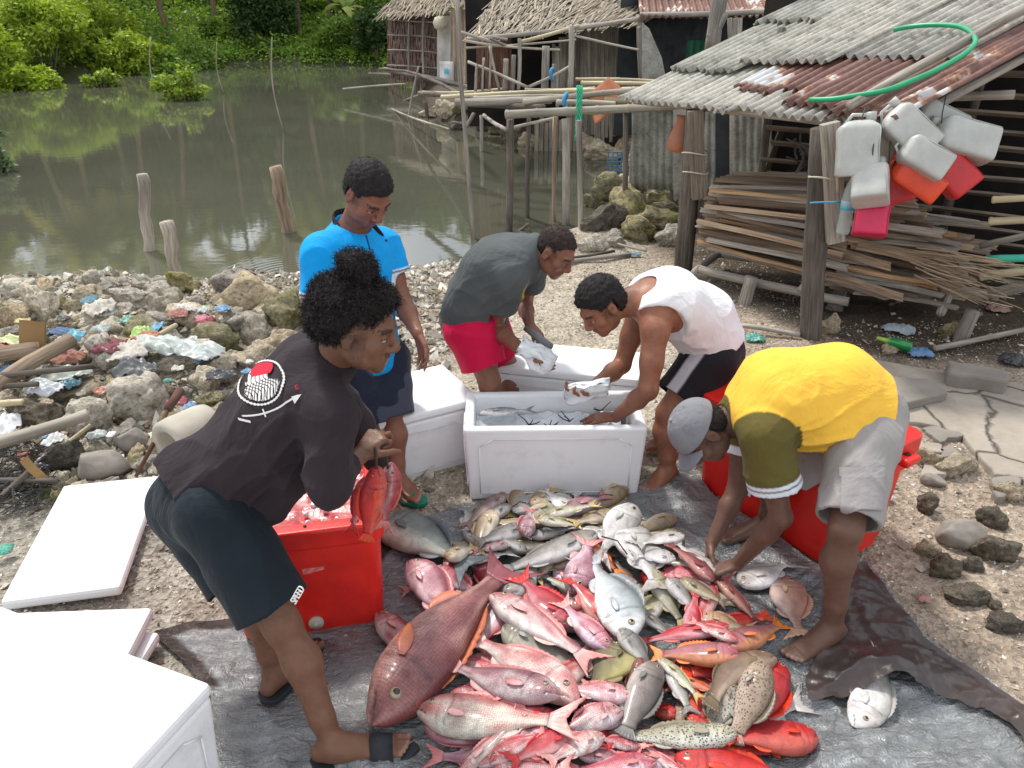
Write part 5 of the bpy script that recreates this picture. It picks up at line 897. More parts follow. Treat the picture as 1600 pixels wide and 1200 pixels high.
boxes_ = np.minimum(1, D_/.03); Zt = ter+.022+cr*np.clip(D_/.15+.2, 0, 1)+.02*np.clip(1-D_/.05, 0, 1)*(.5+.5*nz2(X_, Y_, 3, 3))
# keep it flat where heavy things stand
def flat(cx, cy, rx, ry): 
    q = np.clip(np.hypot((X_-cx)/rx, (Y_-cy)/ry)-1, 0, 1); return q
wgt = flat(fl[0]+.25, fl[1]+.35, .4, .45); Zt = ter+.014+(Zt-ter-.014)*wgt
def tarp_z(x, y):
    i = int((x-gx_[0])/.0085); j = int((y-gy_[0])/.0085)
    return float(Zt[min(max(j, 0), len(gy_)-1), min(max(i, 0), len(gx_)-1)])
nX, nY = len(gx_), len(gy_); id_ = np.arange(nX*nY).reshape(nY, nX); q = np.stack([id_[:-1, :-1], id_[:-1, 1:], id_[1:, 1:], id_[1:, :-1]], -1); keep = (I_[:-1, :-1] & I_[1:, 1:] & I_[:-1, 1:] & I_[1:, :-1]); q = q[keep]
V_ = np.stack([X_, Y_, Zt], -1).reshape(-1, 3); used = np.zeros(len(V_), bool); used[q.ravel()] = True; rm = np.cumsum(used)-1
brn = np.clip((.055-D_)/.015, 0, 1)*((X_ < -.45) & (Y_ > 1.9)); tcol = np.array((.27, .28, .28))*(1-brn[..., None])+np.array((.06, .045, .04))*brn[..., None]
bl = np.clip(nz2(X_, Y_, 2.6, 7)-.1, 0, 1)*np.clip(1-np.hypot(X_+.35, Y_-2.0)/.9, 0, 1)*1.3; bl = np.clip(bl, 0, .75)[..., None]; tcol = tcol*(1-bl*.6)+np.array((.20, .095, .09))*bl*.6
m, t, b = base('tarp_silver', .33, .5, Metallic=.55); a = nd(t, 'ShaderNodeAttribute', attribute_name='Col'); v = coordv(t); n = noisev(t, v, 7, 7, .65); c = mixc(t, 1, a.outputs['Color'], ramp(t, n, [(.3, (.72, .72, .74)), (.7, (1.2, 1.2, 1.2))]), 'MULTIPLY'); t.links.new(c, b.inputs['Base Color'])
w1 = noisev(t, coordv(t, 'Object', (1, 2.2, 1)), 9, 6, .62, 1.2); w2 = noisev(t, coordv(t, 'Object', (2.0, 1, 1)), 26, 5, .6, 1.5); pz = bump(t, b, w1, .8, .035); bump(t, b, w2, .7, .011, pz); b.inputs['Roughness'].default_value = .27
def snap_edge(Vv, Q, poly, z=None):
    cnt = np.bincount(Q.ravel(), minlength=len(Vv)); bd = np.nonzero((cnt > 0) & (cnt < 4))[0]; P2 = Vv[bd, :2]; best = np.full(len(bd), 1e9); C_ = P2.copy(); n = len(poly)
    for i in range(n):
        a, b = poly[i], poly[(i+1) % n]; d = b-a; t_ = np.clip(((P2-a)@d)/(d@d), 0, 1); q_ = a+t_[:, None]*d; e = np.hypot(*(P2-q_).T); m_ = e < best; best = np.where(m_, e, best); C_[m_] = q_[m_]
    ok = best < .03; Vv[bd[ok], :2] = C_[ok]; return Vv
tarp = mesh_np('tarp', snap_edge(V_[used], rm[q], TP), rm[q], m, None, True, tcol.reshape(-1, 3)[used]); tag(tarp, 'crumpled silver tarp spread on the beach under the fish', 'tarp')
# folded-back brown reverse side
simple('tarp_brown', (.040, .029, .026), (.065, .048, .043), 6, .32, .45, bmp=.5, bscale=22, bdist=.008)
fold_px = [(1350, 880), (1392, 935), (1440, 1000), (1520, 1055), (1600, 1115), (1640, 1200), (1600, 1210), (1592, 1165), (1545, 1125), (1480, 1105), (1400, 1082), (1330, 1090), (1262, 1102), (1258, 1060), (1285, 1010), (1292, 940), (1300, 905)]
FP = np.array([[*G(u, v, .03)[:2]] for u, v in fold_px]); DF, IF = seg_dist(X_, Y_, FP)
Zf = Zt+.010+.014*np.clip(DF/.05, 0, 1)*(1+.5*nz2(X_, Y_, 2.2, 5))+.007*ridge(X_+.2*nz2(X_, Y_, 1.7, 3), Y_+.2*nz2(X_, Y_, 2, 1), 3, 2)**4+.010*np.clip(1-DF/.03, 0, 1)*(DF > 0)
gf = G(1375, 1062, .05); Zf += .075*np.exp(-((X_-gf.x)**2+(Y_-gf.y)**2)/.011)
q = np.stack([id_[:-1, :-1], id_[:-1, 1:], id_[1:, 1:], id_[1:, :-1]], -1)[(IF[:-1, :-1] & IF[1:, 1:] & IF[:-1, 1:] & IF[1:, :-1])]; used = np.zeros(nX*nY, bool); used[q.ravel()] = True; rm = np.cumsum(used)-1
fo_ = mesh_np('folded_edge', snap_edge(np.stack([X_, Y_, Zf], -1).reshape(-1, 3)[used], rm[q], FP), rm[q], MATS['tarp_brown'], tarp, True); fo_['label'] = 'dark brown underside of the tarp folded back at right'
# --- canisters hung on the shed
def canm(name, c, tr): 
    m, t, b = base(name, .35, .5); b.inputs['Base Color'].default_value = (*c, 1); b.inputs['Subsurface Weight'].default_value = tr; b.inputs['Subsurface Radius'].default_value = (.05, .05, .04); v = coordv(t)
    n = noisev(t, v, 7, 6, .7); t.links.new(ramp(t, n, [(.35, c), (.7, tuple(x*.78 for x in c))]), b.inputs['Base Color']); bump(t, b, noisev(t, v, 14, 3), .3, .01); return m
CW = canm('white_canister', (.46, .47, .43), .2); CR = canm('red_canister', (.55, .015, .02), .1); CO = canm('orange_canister', (.70, .06, .015), .1); CP = canm('pink_canister', (.62, .012, .08), .15); CT = canm('tan_canister', (.42, .35, .24), .1); simple('yellow_cap', (.75, .28, .02), None, 5, .4, bmp=0)
def canister(u, v, y, ln, wd, th, axis, roll, mat, label, cap=None):
    ln *= .92; wd *= .92; th *= .92
    c = P(u, v, y); a = Vector(axis).normalized(); ro = empty('canister', c, 0, label=label, cat='canister', group='canisters hung on the shed'); s_ = a.orthogonal().normalized()
    ref = Vector((1, 0, 0)); s_ = (ref-a*ref.dot(a)).normalized(); q = Matrix.Rotation(roll, 3, a); s_ = q @ s_; n_ = a.cross(s_); mb = MB()
    prof = [(-.5, .25, .25), (-.48, .6, .6), (-.40, .90, .92), (-.35, .985, .985), (-.28, 1, 1), (.0, .97, .95), (.30, .99, .99), (.46, 1, 1), (.485, .97, .96), (.5, .90, .89), (.492, .7, .66)]; N = 32; vs = []
    for (h, kw, kt) in prof:
        for k in range(N):
            th_ = 2*math.pi*k/N; cx, sx = math.cos(th_), math.sin(th_); e = .30; x = math.copysign(abs(cx)**e, cx)*wd/2*kw; z = math.copysign(abs(sx)**e, sx)*th/2*kt; vs.append(a*h*ln+s_*x+n_*z)
    m_ = len(prof); mb.add(vs, [(i*N+k, i*N+(k+1) % N, (i+1)*N+(k+1) % N, (i+1)*N+k) for i in range(m_-1) for k in range(N)]+[tuple(range(N))[::-1], tuple((m_-1)*N+k for k in range(N))], [(0, 0, 0)]*len(vs)); mb.build('body', mat, ro, True)
    mb = MB(); mb.tube([s_*.3*wd-a*ln*.42, s_*.22*wd-a*ln*.58, -s_*.15*wd-a*ln*.6, -s_*.32*wd-a*ln*.44], wd*.05, 8); mb.build('handle', mat, ro, True)
    mb = MB(); mb.lathe([(wd*.12, 0), (wd*.13, .03), (wd*.13, .05), (0, .05)], s_*wd*.28-a*ln*.47, -a, 14); mb.build('cap', MATS['yellow_cap'] if cap else mat, ro, True)
    mb = MB(); mb.tube([vs[3*N+k]*1.004 for k in (4,)]+[vs[7*N+4]*1.004], .003, 5); mb.build('seam', mat, ro, True)
    return ro
for a_ in [(1340, 232, 4.60, .34, .25, .18, (.05, -.25, -1), .25, CW, 'white canister hanging upright next to the front post'), (1384, 228, 4.75, .34, .14, .18, (-.15, -.1, -1), .3, CT, 'tan canister squeezed right of the upright white one'),
           (1360, 288, 4.50, .24, .22, .2, (-.1, -.6, -.75), .5, CW, 'white canister hung in front with its square bottom facing out, above the pink one'), (1362, 338, 4.55, .25, .21, .17, (-.15, -.45, -1), .35, CP, 'pink canister hanging lowest of all'),
           (1420, 205, 4.6, .34, .22, .16, (.7, -.3, -.6), .2, CW, 'clear white canister tucked right under the roof edge'), (1462, 190, 4.9, .34, .22, .18, (.8, -.1, -.35), .1, CW, 'grey white canister highest and closest to the rafters'),
           (1505, 218, 4.75, .38, .23, .19, (1, -.15, -.25), .1, CW, 'long white canister sticking out farthest to the right'), (1443, 246, 4.5, .30, .18, .17, (.85, -.3, -.45), .3, CW, 'white canister with an orange cap in the middle of the bunch', True),
           (1432, 280, 4.55, .32, .17, .16, (.85, -.3, -.5), .5, CO, 'orange red canister below the one with the orange cap'), (1482, 264, 4.75, .36, .22, .2, (.6, -.3, -.6), .3, CR, 'deep red canister behind, at the right of the bunch'), (1400, 288, 4.8, .24, .2, .16, (.3, -.2, -.9), .3, CR, 'dark red canister hidden behind the orange red one')]: canister(*a_)
for i, (u, v, y, u2, v2) in enumerate([(1345, 200, 4.6, 1352, 168), (1362, 262, 4.5, 1368, 205), (1388, 258, 4.6, 1398, 196), (1412, 176, 4.6, 1418, 160), (1470, 205, 4.75, 1478, 150), (1448, 168, 4.9, 1452, 150)]):
    mb = MB(i); mb.tube([P(u, v+14, y), P(u+2, (v+v2)/2, y), P(u2, v2, y+.05)], .0035, 5); tag(mb.build('hanging_cord', simple('cord_dark', (.05, .06, .07), None, 9, .7, bmp=0) if 'cord_dark' not in MATS else MATS['cord_dark'], None, True), ['cord above the upright white canister', 'cord holding the square bottomed white canister', 'cord dropping to the orange red canister', 'cord at the top of the clear white canister', 'cord holding the long white canister', 'cord holding the highest canister'][i], 'cord')
# clear bottle tied to the post
m, t, b = base('clear_pet', .12, .6); b.inputs['Base Color'].default_value = (.50, .56, .54, 1); b.inputs['Alpha'].default_value = .55
c = P(1316, 365, 4.74); ro = empty('bottle', c, 0, label='clear plastic water bottle with a turquoise label tied to the front post', cat='bottle'); mb = MB()
pr = [(0, 0), (.036, .0), (.042, .012)]+[(.042-.003*(k % 2), .03+k*.014) for k in range(8)]+[(.043, .15), (.043, .215), (.040, .235), (.037, .27), (.028, .31), (.015, .34), (.014, .36), (0, .36)]; mb.lathe(pr, n=20); mb.build('body', m, ro, True)
mb = MB(); mb.lathe([(.0435, .155), (.0437, .16), (.0437, .205), (.0435, .21)], n=24); mb.c = [(.05, .42, .50) if g_[0] < .185 else (.45, .62, .68) for g_ in mb.g]; mb.build('wrapper', attrmat('labm', .4, .3, .1, bmp=0), ro, True)
mb = MB(); mb.lathe([(.016, .352), (.0165, .375), (0, .376)], n=14); mb.build('cap', simple('teal_cap', (.02, .4, .35), None, 5, .4, bmp=0), ro, True)
mb = MB(); c2 = P(1300, 316, 4.74); mb.tube([P(1266, 317, 4.80), P(1285, 316, 4.72), P(1303, 316, 4.68), P(1312, 315, 4.67)], .006, 6); tag(mb.build('blue_string', MATS['blue_strip'], None, True), 'light blue string tying the bottle to the front post', 'string')
# ================= PEOPLE (one continuous distance-field surface per body, clothes as further surfaces) =================
def V3(p): return np.array([p[0], p[1], p[2]], np.float32)
class SDF:
    def __init__(s, lo, hi, h):
        s.rs = 1.0; s.h = h; s.lo = np.array(lo, np.float32); s.n = np.ceil((np.array(hi)-s.lo)/h).astype(int)+1; s.d = np.full(s.n, .12, np.float32)
    def block(s, lo, hi, pad):
        a = np.maximum(0, ((lo-pad-s.lo)/s.h).astype(int)); b = np.minimum(s.n, ((hi+pad-s.lo)/s.h).astype(int)+2)
        if (b <= a).any(): return None
        sl = tuple(slice(i, j) for i, j in zip(a, b)); ax = [s.lo[k]+s.h*np.arange(a[k], b[k], dtype=np.float32) for k in range(3)]
        return sl, ax[0][:, None, None], ax[1][None, :, None], ax[2][None, None, :]
    def comb(s, sl, d, k, op='u'):
        e = s.d[sl]
        if op == 'u':
            hh = np.maximum(k-np.abs(e-d), 0)/max(k, 1e-6); s.d[sl] = np.minimum(e, d)-hh*hh*k*.25
        else:
            hh = np.maximum(k-np.abs(e+d), 0)/max(k, 1e-6); s.d[sl] = np.maximum(e, -d)+hh*hh*k*.25
    def cap(s, a, b, ra, rb=None, k=.03, op='u', flat=None, fk=1.0):
        """tapered capsule; flat: a direction along which the section is thinned by factor fk"""
        a, b = V3(a), V3(b); rb = ra if rb is None else rb; ra *= s.rs; rb *= s.rs; R_ = max(ra, rb)/min(1, fk if fk < 1 else 1)*1.0; lo = np.minimum(a, b)-max(ra, rb)*1.05; hi = np.maximum(a, b)+max(ra, rb)*1.05; B = s.block(lo, hi, k+.03)
        if B is None: return
        sl, x, y, z = B; d = b-a; L2 = float(d@d)+1e-9; t = np.clip(((x-a[0])*d[0]+(y-a[1])*d[1]+(z-a[2])*d[2])/L2, 0, 1)
        px, py, pz = x-a[0]-t*d[0], y-a[1]-t*d[1], z-a[2]-t*d[2]
        if flat is not None:
            f = V3(flat); f = f/np.linalg.norm(f); q = px*f[0]+py*f[1]+pz*f[2]; e = q*(1/fk-1); px, py, pz = px+e*f[0], py+e*f[1], pz+e*f[2]
            dist = (np.sqrt(px*px+py*py+pz*pz)-(ra+(rb-ra)*t))*(fk+1)/2
        else: dist = np.sqrt(px*px+py*py+pz*pz)-(ra+(rb-ra)*t)
        s.comb(sl, dist, k, op)
    def ell(s, c, rx, ry, rz, X, Y, Z, k=.02, op='u'):
        c = V3(c); rx *= s.rs; ry *= s.rs; rz *= s.rs; m = max(rx, ry, rz); B = s.block(c-m, c+m, k+.02)
        if B is None: return
        sl, x, y, z = B; x, y, z = x-c[0], y-c[1], z-c[2]; X, Y, Z = V3(X), V3(Y), V3(Z)
        a = (x*X[0]+y*X[1]+z*X[2])/rx; b = (x*Y[0]+y*Y[1]+z*Y[2])/ry; c_ = (x*Z[0]+y*Z[1]+z*Z[2])/rz; q = np.sqrt(a*a+b*b+c_*c_)+1e-6
        q2 = np.sqrt((a/rx)**2+(b/ry)**2+(c_/rz)**2)+1e-6; s.comb(sl, q*(q-1)/q2, k, op)
    def plane(s, p, n, k=.006):        # keep the side opposite n
        p, n = V3(p), V3(n); n = n/np.linalg.norm(n); x = [s.lo[i]+s.h*np.arange(s.n[i], dtype=np.float32) for i in range(3)]
        d = (x[0][:, None, None]-p[0])*n[0]+(x[1][None, :, None]-p[1])*n[1]+(x[2][None, None, :]-p[2])*n[2]; s.d = np.maximum(s.d, d)
    def xyz(s): x = [s.lo[i]+s.h*np.arange(s.n[i], dtype=np.float32) for i in range(3)]; return x[0][:, None, None], x[1][None, :, None], x[2][None, None, :]
    def mesh(s, relax=1):
        d = s.d; h = s.h; S = d < 0; n = s.n
        c = [S[i:n[0]-1+i, j:n[1]-1+j, k:n[2]-1+k] for i in (0, 1) for j in (0, 1) for k in (0, 1)]
        cnt = sum(x.astype(np.int8) for x in c); act = (cnt > 0) & (cnt < 8); I, J, K = np.nonzero(act); vid = np.full(act.shape, -1, np.int32); vid[I, J, K] = np.arange(len(I))
        acc = np.zeros((len(I), 3), np.float32); w_ = np.zeros(len(I), np.float32); cs = [(i, j, k) for i in (0, 1) for j in (0, 1) for k in (0, 1)]; dv = {c_: d[I+c_[0], J+c_[1], K+c_[2]] for c_ in cs}
        for a in cs:
            for ax in range(3):
                if a[ax] == 0:
                    b = list(a); b[ax] = 1; b = tuple(b); da, db = dv[a], dv[b]; cr = (da < 0) != (db < 0); t = np.where(cr, da/(da-db+1e-12), 0)
                    for q in range(3): acc[:, q] += np.where(cr, a[q]+(t if q == ax else 0), 0)
                    w_ += cr
        P_ = (acc/w_[:, None]+np.stack([I, J, K], 1))*h+s.lo; Q = []
        for ax in range(3):
            o = [q for q in range(3) if q != ax]; A = S[tuple(slice(0, -1) if q == ax else slice(None) for q in range(3))]; B = S[tuple(slice(1, None) if q == ax else slice(None) for q in range(3))]
            idx = np.array(np.nonzero(A != B)); ok = np.ones(idx.shape[1], bool)
            for q in o: ok &= (idx[q] > 0) & (idx[q] < n[q]-1)
            idx = idx[:, ok]; sg = A[tuple(idx)]
            def g(d0, d1): ii = idx.copy(); ii[o[0]] -= d0; ii[o[1]] -= d1; return vid[tuple(ii)]
            q4 = np.stack([g(0, 0), g(1, 0), g(1, 1), g(0, 1)], 1); fl_ = sg if ax != 1 else ~sg; q4[~fl_] = q4[~fl_][:, ::-1]; Q.append(q4)
        return P_, np.concatenate(Q)
def nvec(v): v = np.array(v, float); return v/np.linalg.norm(v)
def lin(p, a, b): a, b, p = V3(a), V3(b), p; d = b-a; return ((p-a)@d)/float(d@d)
def dseg(p, a, b): a, b = V3(a), V3(b); d = b-a; t = np.clip(((p-a)@d)/float(d@d), 0, 1); return np.linalg.norm(p-a-t[:, None]*d, axis=1)
def wrink(p, seed, f=9):
    r = np.random.RandomState(seed); s_ = np.zeros(len(p))
    for i in range(9):
        k = nvec(r.normal(size=3))*f*(1+i*.22); ph = r.uniform(0, 6.28); k2 = nvec(r.normal(size=3))*f*.6; s_ += np.sin(p@k+ph+1.6*np.sin(p@k2+ph*2))/(1+i*.2)
    return s_/3
def drape(p, rays, f=95):
    s_ = np.zeros(len(p))
    for (a, b, w_, amp) in rays:            # creases run from a towards b, fan out with distance
        a, b = V3(a), V3(b); d = nvec(b-a); q = p-a; t = q@d; L = np.linalg.norm(b-a); perp = q-t[:, None]*d; rr_ = np.linalg.norm(perp, axis=1)+1e-6; e = nvec(np.cross(d, [.3, .2, 1.])); e2 = np.cross(d, e); ang = np.arctan2(perp@e, perp@e2); r_ = rr_/(.03+.35*np.clip(t, 0, L))
        fall = np.exp(-((t-L*.4)/(L*.45))**2)*np.exp(-(rr_/w_)**2); s_ += amp*fall*(1-np.abs(np.sin(perp@e*f*.5/(1+t*2.)+perp@e2*f*.3+1.2*np.sin(t*14))))**2.2
    return s_
def vnorm(Vv, Q):
    n = np.zeros_like(Vv); a = Vv[Q[:, 2]]-Vv[Q[:, 0]]; b = Vv[Q[:, 3]]-Vv[Q[:, 1]]; c = np.cross(a, b)
    for k in range(4): np.add.at(n, Q[:, k], c)
    return n/(np.linalg.norm(n, axis=1)[:, None]+1e-9)
def smoothv(Vv, Q, it=2, f=.5):
    E = np.concatenate([Q[:, [0, 1]], Q[:, [1, 2]], Q[:, [2, 3]], Q[:, [3, 0]]]); 
    for _ in range(it):
        s_ = np.zeros_like(Vv); c = np.zeros(len(Vv)); np.add.at(s_, E[:, 0], Vv[E[:, 1]]); np.add.at(s_, E[:, 1], Vv[E[:, 0]]); np.add.at(c, E[:, 0], 1); np.add.at(c, E[:, 1], 1); Vv = Vv*(1-f)+f*s_/np.maximum(c, 1)[:, None]
    return Vv
m, t, b = base('skin', .5, .32); a = nd(t, 'ShaderNodeAttribute', attribute_name='Col'); v = coordv(t); n = noisev(t, v, 35, 5, .6)
c = mixc(t, 1, a.outputs['Color'], ramp(t, n, [(.3, (.84, .82, .82)), (.7, (1.08, 1.08, 1.08))]), 'MULTIPLY'); t.links.new(c, b.inputs['Base Color']); b.inputs['Subsurface Weight'].default_value = .05; b.inputs['Subsurface Radius'].default_value = (.02, .008, .004); ps = bump(t, b, noisev(t, v, 30, 4), .25, .006); bump(t, b, noisev(t, v, 190, 3), .45, .002, ps); rg = ramp(t, noisev(t, v, 14, 4), [(.35, (.34,)*3), (.65, (.62,)*3)]); t.links.new(rg, b.inputs['Roughness']); SKIN = m
def clothm(name, rough=.85, weave=500, var=.12):
    m, t, b = base(name, rough, .12, Sheen_Weight=.04); a = nd(t, 'ShaderNodeAttribute', attribute_name='Col'); v = coordv(t)
    t.links.new(mixc(t, 1, a.outputs['Color'], ramp(t, noisev(t, v, 9), [(.3, (1-var,)*3), (.7, (1.05,)*3)]), 'MULTIPLY'), b.inputs['Base Color'])
    w1 = noisev(t, coordv(t, 'Object', (1, 1.5, .7)), 5.5, 4, .55, .5); w2 = noisev(t, coordv(t, 'Object', (1.6, 1, .8)), 14, 4, .6, .6); p = bump(t, b, w1, .5, .05); p = bump(t, b, w2, .22, .014, p); bump(t, b, noisev(t, v, weave, 2), .3, .001, p); return m
def head_sdf(S, c, f, u, s_=1.0, k=.012):
    f = nvec(f); u = np.array(u, float); u = nvec(u-f*(u@f)); r_ = np.cross(f, u); c = V3(c)
    def L(x, y, z): return c+(r_*x+f*y+u*z)*s_
    E = lambda p, a, b, d, kk=.012, op='u': S.ell(L(*p), a*s_, b*s_, d*s_, r_, f, u, kk, op)
    E((0, -.012, .035), .073, .094, .082, .0); E((0, .03, -.02), .060, .062, .075, .03); E((0, .035, -.065), .048, .052, .045, .03); E((0, .070, -.098), .022, .018, .018, .025)
    for q in (-1, 1):
        E((q*.045, .02, -.07), .016, .03, .022, .03); E((q*.042, .062, -.022), .020, .018, .018, .025); E((q*.030, .092, .004), .017, .014, .011, .012, 's'); E((q*.031, .079, .004), .0135, .0125, .0115, .003)
        S.cap(L(q*.014, .088, .026), L(q*.045, .076, .026), .0085*s_, .007*s_, .012); S.cap(L(q*.004, .106, -.032), L(q*.014, .098, -.033), .008*s_, .0085*s_, .006)
        E((q*.075, -.006, -.004), .009, .020, .032, .008); E((q*.084, -.002, .000), .008, .010, .018, .004, 's'); E((q*.078, -.002, -.030), .006, .010, .011, .008)
        E((q*.012, .086, -.062), .012, .006, .004, .01)
    S.cap(L(0, .088, .020), L(0, .112, -.022), .0085*s_, .0115*s_, .012); S.cap(L(-.020, .086, -.056), L(.020, .086, -.056), .0065*s_, None, .010); S.cap(L(0, .091, -.055), L(0, .092, -.055), .0075*s_, None, .01)
    S.cap(L(-.017, .085, -.070), L(.017, .085, -.070), .0075*s_, None, .010); S.cap(L(-.024, .098, -.0628), L(.024, .098, -.0628), .0022*s_, None, .003, 's')
    return L, (r_, f, u)
def hand_sdf(S, w_, d, n, side, curl=.5, sp=.12, s_=1.0, thumb=.7):
    """w_ wrist, d direction of the fingers, n palm normal (towards the palm side), side +1/-1 for the thumb side"""
    w_ = V3(w_); d = nvec(d); n = np.array(n, float); n = nvec(n-d*(n@d)); x = np.cross(d, n)*side
    for i, (o, L, r_) in enumerate([(-.030, .083, .0085), (-.010, .090, .009), (.011, .087, .009), (.031, .080, .0088)]):
        S.cap(w_+x*o*.5*s_, w_+(d*L+x*o+(-n*.004))*s_, .014*s_, .0115*s_, .012, flat=n, fk=.8)
    tips = []
    for i, (o, L, ln, r_) in enumerate([(-.031, .083, .058, .0078), (-.0105, .090, .072, .0085), (.011, .088, .078, .0088), (.032, .080, .070, .0086)]):
        p = w_+(d*L+x*o)*s_; ang = curl*(.75+.12*i*(1 if i % 2 else -.5)); a = ang*.6; dd = d+x*sp*(o/.03)*.35
        for j, f in enumerate((.45, .31, .24)):
            q = p+nvec(dd*math.cos(a)+n*math.sin(a))*ln*f*s_; S.cap(p, q, r_*s_*(1-.08*j), r_*s_*(.93-.1*j), .0035 if j else .006); p = q; a += ang*(1.05 if j == 0 else .8)
        tips.append(p)
    p = w_+(d*.022+x*.026+n*.006)*s_; dirs_ = [nvec(x*.75+d*.75+n*.25), nvec(x*.35+d*.95+n*thumb*.6), nvec(x*.05+d*.9+n*thumb)]
    for j, (l_, ra, rb) in enumerate([(.040, .0155, .0115), (.032, .0110, .0100), (.026, .0098, .0080)]):
        q = p+dirs_[j]*l_*s_; S.cap(p, q, ra*s_, rb*s_, .008 if j == 0 else .004); p = q
    return tips
def foot_sdf(S, ank, toe, s_=1.0):
    ank, toe = V3(ank), V3(toe); g = toe.copy(); d = toe-ank; d[2] = 0; L = np.linalg.norm(d); d = d/L; x = np.array([d[1], -d[0], 0]); z0 = toe[2]; heel = np.array([ank[0], ank[1], z0])-d*.045
    up = np.array([0, 0, 1.0]); S.cap(heel+up*.030, np.array([ank[0], ank[1], z0])+up*.05, .030, .034, .03); S.cap(ank, np.array([ank[0], ank[1], z0])+d*.05+up*.040, .036, .034, .03)
    for o in (-.022, .0, .022): S.cap(np.array([ank[0], ank[1], z0])+d*.03+up*.036+x*o*.5, toe-d*.055+x*o*1.15+up*.018, .030, .017, .022)
    return heel, d, x
def toes(S, toe, d, x, side):
    up = np.array([0, 0, 1.0]); T = []
    for i, (o, l_, r_) in enumerate([(.034, .052, .0125), (.012, .050, .0088), (-.005, .044, .0083), (-.020, .036, .0080), (-.034, .026, .0078)]):
        b_ = V3(toe)-d*.052+x*o*side*.95+up*.014; e = b_+d*(l_)+up*(-.003); S.cap(b_, b_.copy()*.5+e*.5+up*.003, r_, r_, .004); S.cap(b_*.5+e*.5+up*.003, e, r_, r_*.92, .003); T.append(e)
    return T
def build_person(name, J, label, skin, cloth, hair=None, h=.0055, headf=(0, 1, 0), headu=(0, 0, 1), hs=.96, hands=(), facial=None, fat=1.0, rs=1.0, hds=1.0):
    """J: joints as world points"""
    allp = np.array([V3(p) for p in J.values()]); lo, hi = allp.min(0)-.22, allp.max(0)+.22; lo[2] = max(lo[2], -.03)
    gnd = V3((J['pelvis'][0], J['pelvis'][1], 0)); root = empty('person', (float(gnd[0]), float(gnd[1]), 0), label=label, cat='person'); off = V3((gnd[0], gnd[1], 0))
    S = SDF(lo, hi, h); S.rs = rs; j = {k: V3(p) for k, p in J.items()}
    # torso
    sp_ = j['chest']-j['pelvis']; acr = nvec(j['shR']-j['shL']); hx = nvec(j['hipR']-j['hipL']); bk = nvec(np.cross(acr, j['neck']-j['chest']))
    S.cap(j['hipL'], j['hipR'], .095*fat, .095*fat, .04); S.cap(j['pelvis'], j['waist'], .105*fat, .10*fat, .05, flat=bk, fk=.85); S.cap(j['waist'], j['chest'], .105*fat, .12*fat, .06, flat=bk, fk=.85)
    S.cap(j['chest']-acr*.06, j['chest']+acr*.06, .105*fat, None, .05); up_ = j['chest']*.45+j['neck']*.55; S.cap(up_-acr*.10, up_+acr*.10, .07, None, .05); S.cap(up_, j['neck'], .08, .06, .05)
    S.cap(j['neck'], j['head']-nvec(headf)*.01-nvec(headu)*.03, .056, .052, .025)
    for q in 'LR':
        sh, el, wr = j['sh'+q], j['el'+q], j['wr'+q]; S.cap(up_, sh, .06, .055, .05); S.cap(sh, sh*.45+el*.55, .051, .046, .03); S.cap(sh*.5+el*.5, el, .044, .037, .02); f_ = el*.68+wr*.32; S.cap(el, f_, .037, .039, .02); S.cap(f_, wr, .037, .024, .02)
        hp, kn, an = j['hip'+q], j['kn'+q], j['an'+q]; S.cap(hp, hp*.5+kn*.5, .088, .070, .05); S.cap(hp*.5+kn*.5, kn, .070, .052, .03); cf = kn*.68+an*.32; bkv = nvec(np.cross(hx, kn-an)); cf2 = cf-bkv*.012
        S.cap(kn, cf2, .047, .052, .03); S.cap(cf2, kn*.25+an*.75, .052, .036, .03); S.cap(kn*.25+an*.75, an, .036, .032, .02)
    S.rs = hds; ft = {}
    for q, sd_ in (('L', -1), ('R', 1)):
        heel, d, x = foot_sdf(S, j['an'+q], j['toe'+q]); tt = toes(S, j['toe'+q], d, x, -1 if q == 'R' else 1); ft[q] = (heel, d, x, tt)
    S.rs = 1.0; Lf, (hr, hf, hu) = head_sdf(S, j['head'], headf, headu, hs)
    tips = []
    for (q, d, n, side, curl, th) in hands: tips += hand_sdf(S, j['wr'+q], d, n, side, curl, thumb=th, s_=hds)
    Vv, Q = S.mesh(); Vv = smoothv(Vv, Q, 1, .35); col = np.tile(np.array(skin), (len(Vv), 1)); 
    # skin tones that belong to the body: paler palms, lips, brows, nails
    def paint(mask, c_, k=1.0):
        mm = np.clip(mask, 0, 1)[:, None]*k; col[:] = col*(1-mm)+np.array(c_)*mm
    def sph(p, r_, soft=.004): return np.clip((r_-np.linalg.norm(Vv-V3(p), axis=1))/soft+.5, 0, 1)
    sk = np.array(skin)
    hd = (Vv-j['head'])@np.stack([hr, hf, hu], 1)/hs
    inh = (np.linalg.norm(hd, axis=1) < .16)
    lip = ((np.abs(hd[:, 0]) < .024) & (hd[:, 1] > .078) & (np.abs(hd[:, 2]+.063) < .0125)).astype(float); paint(lip*inh, sk*np.array([.85, .62, .62]), .7)
    brow = ((np.abs(np.abs(hd[:, 0])-.031) < .019) & (hd[:, 1] > .06) & (np.abs(hd[:, 2]-.026-.1*(.03-np.abs(np.abs(hd[:, 0])-.031))) < .0058)).astype(float); paint(brow*inh, (.012, .009, .008), .85)
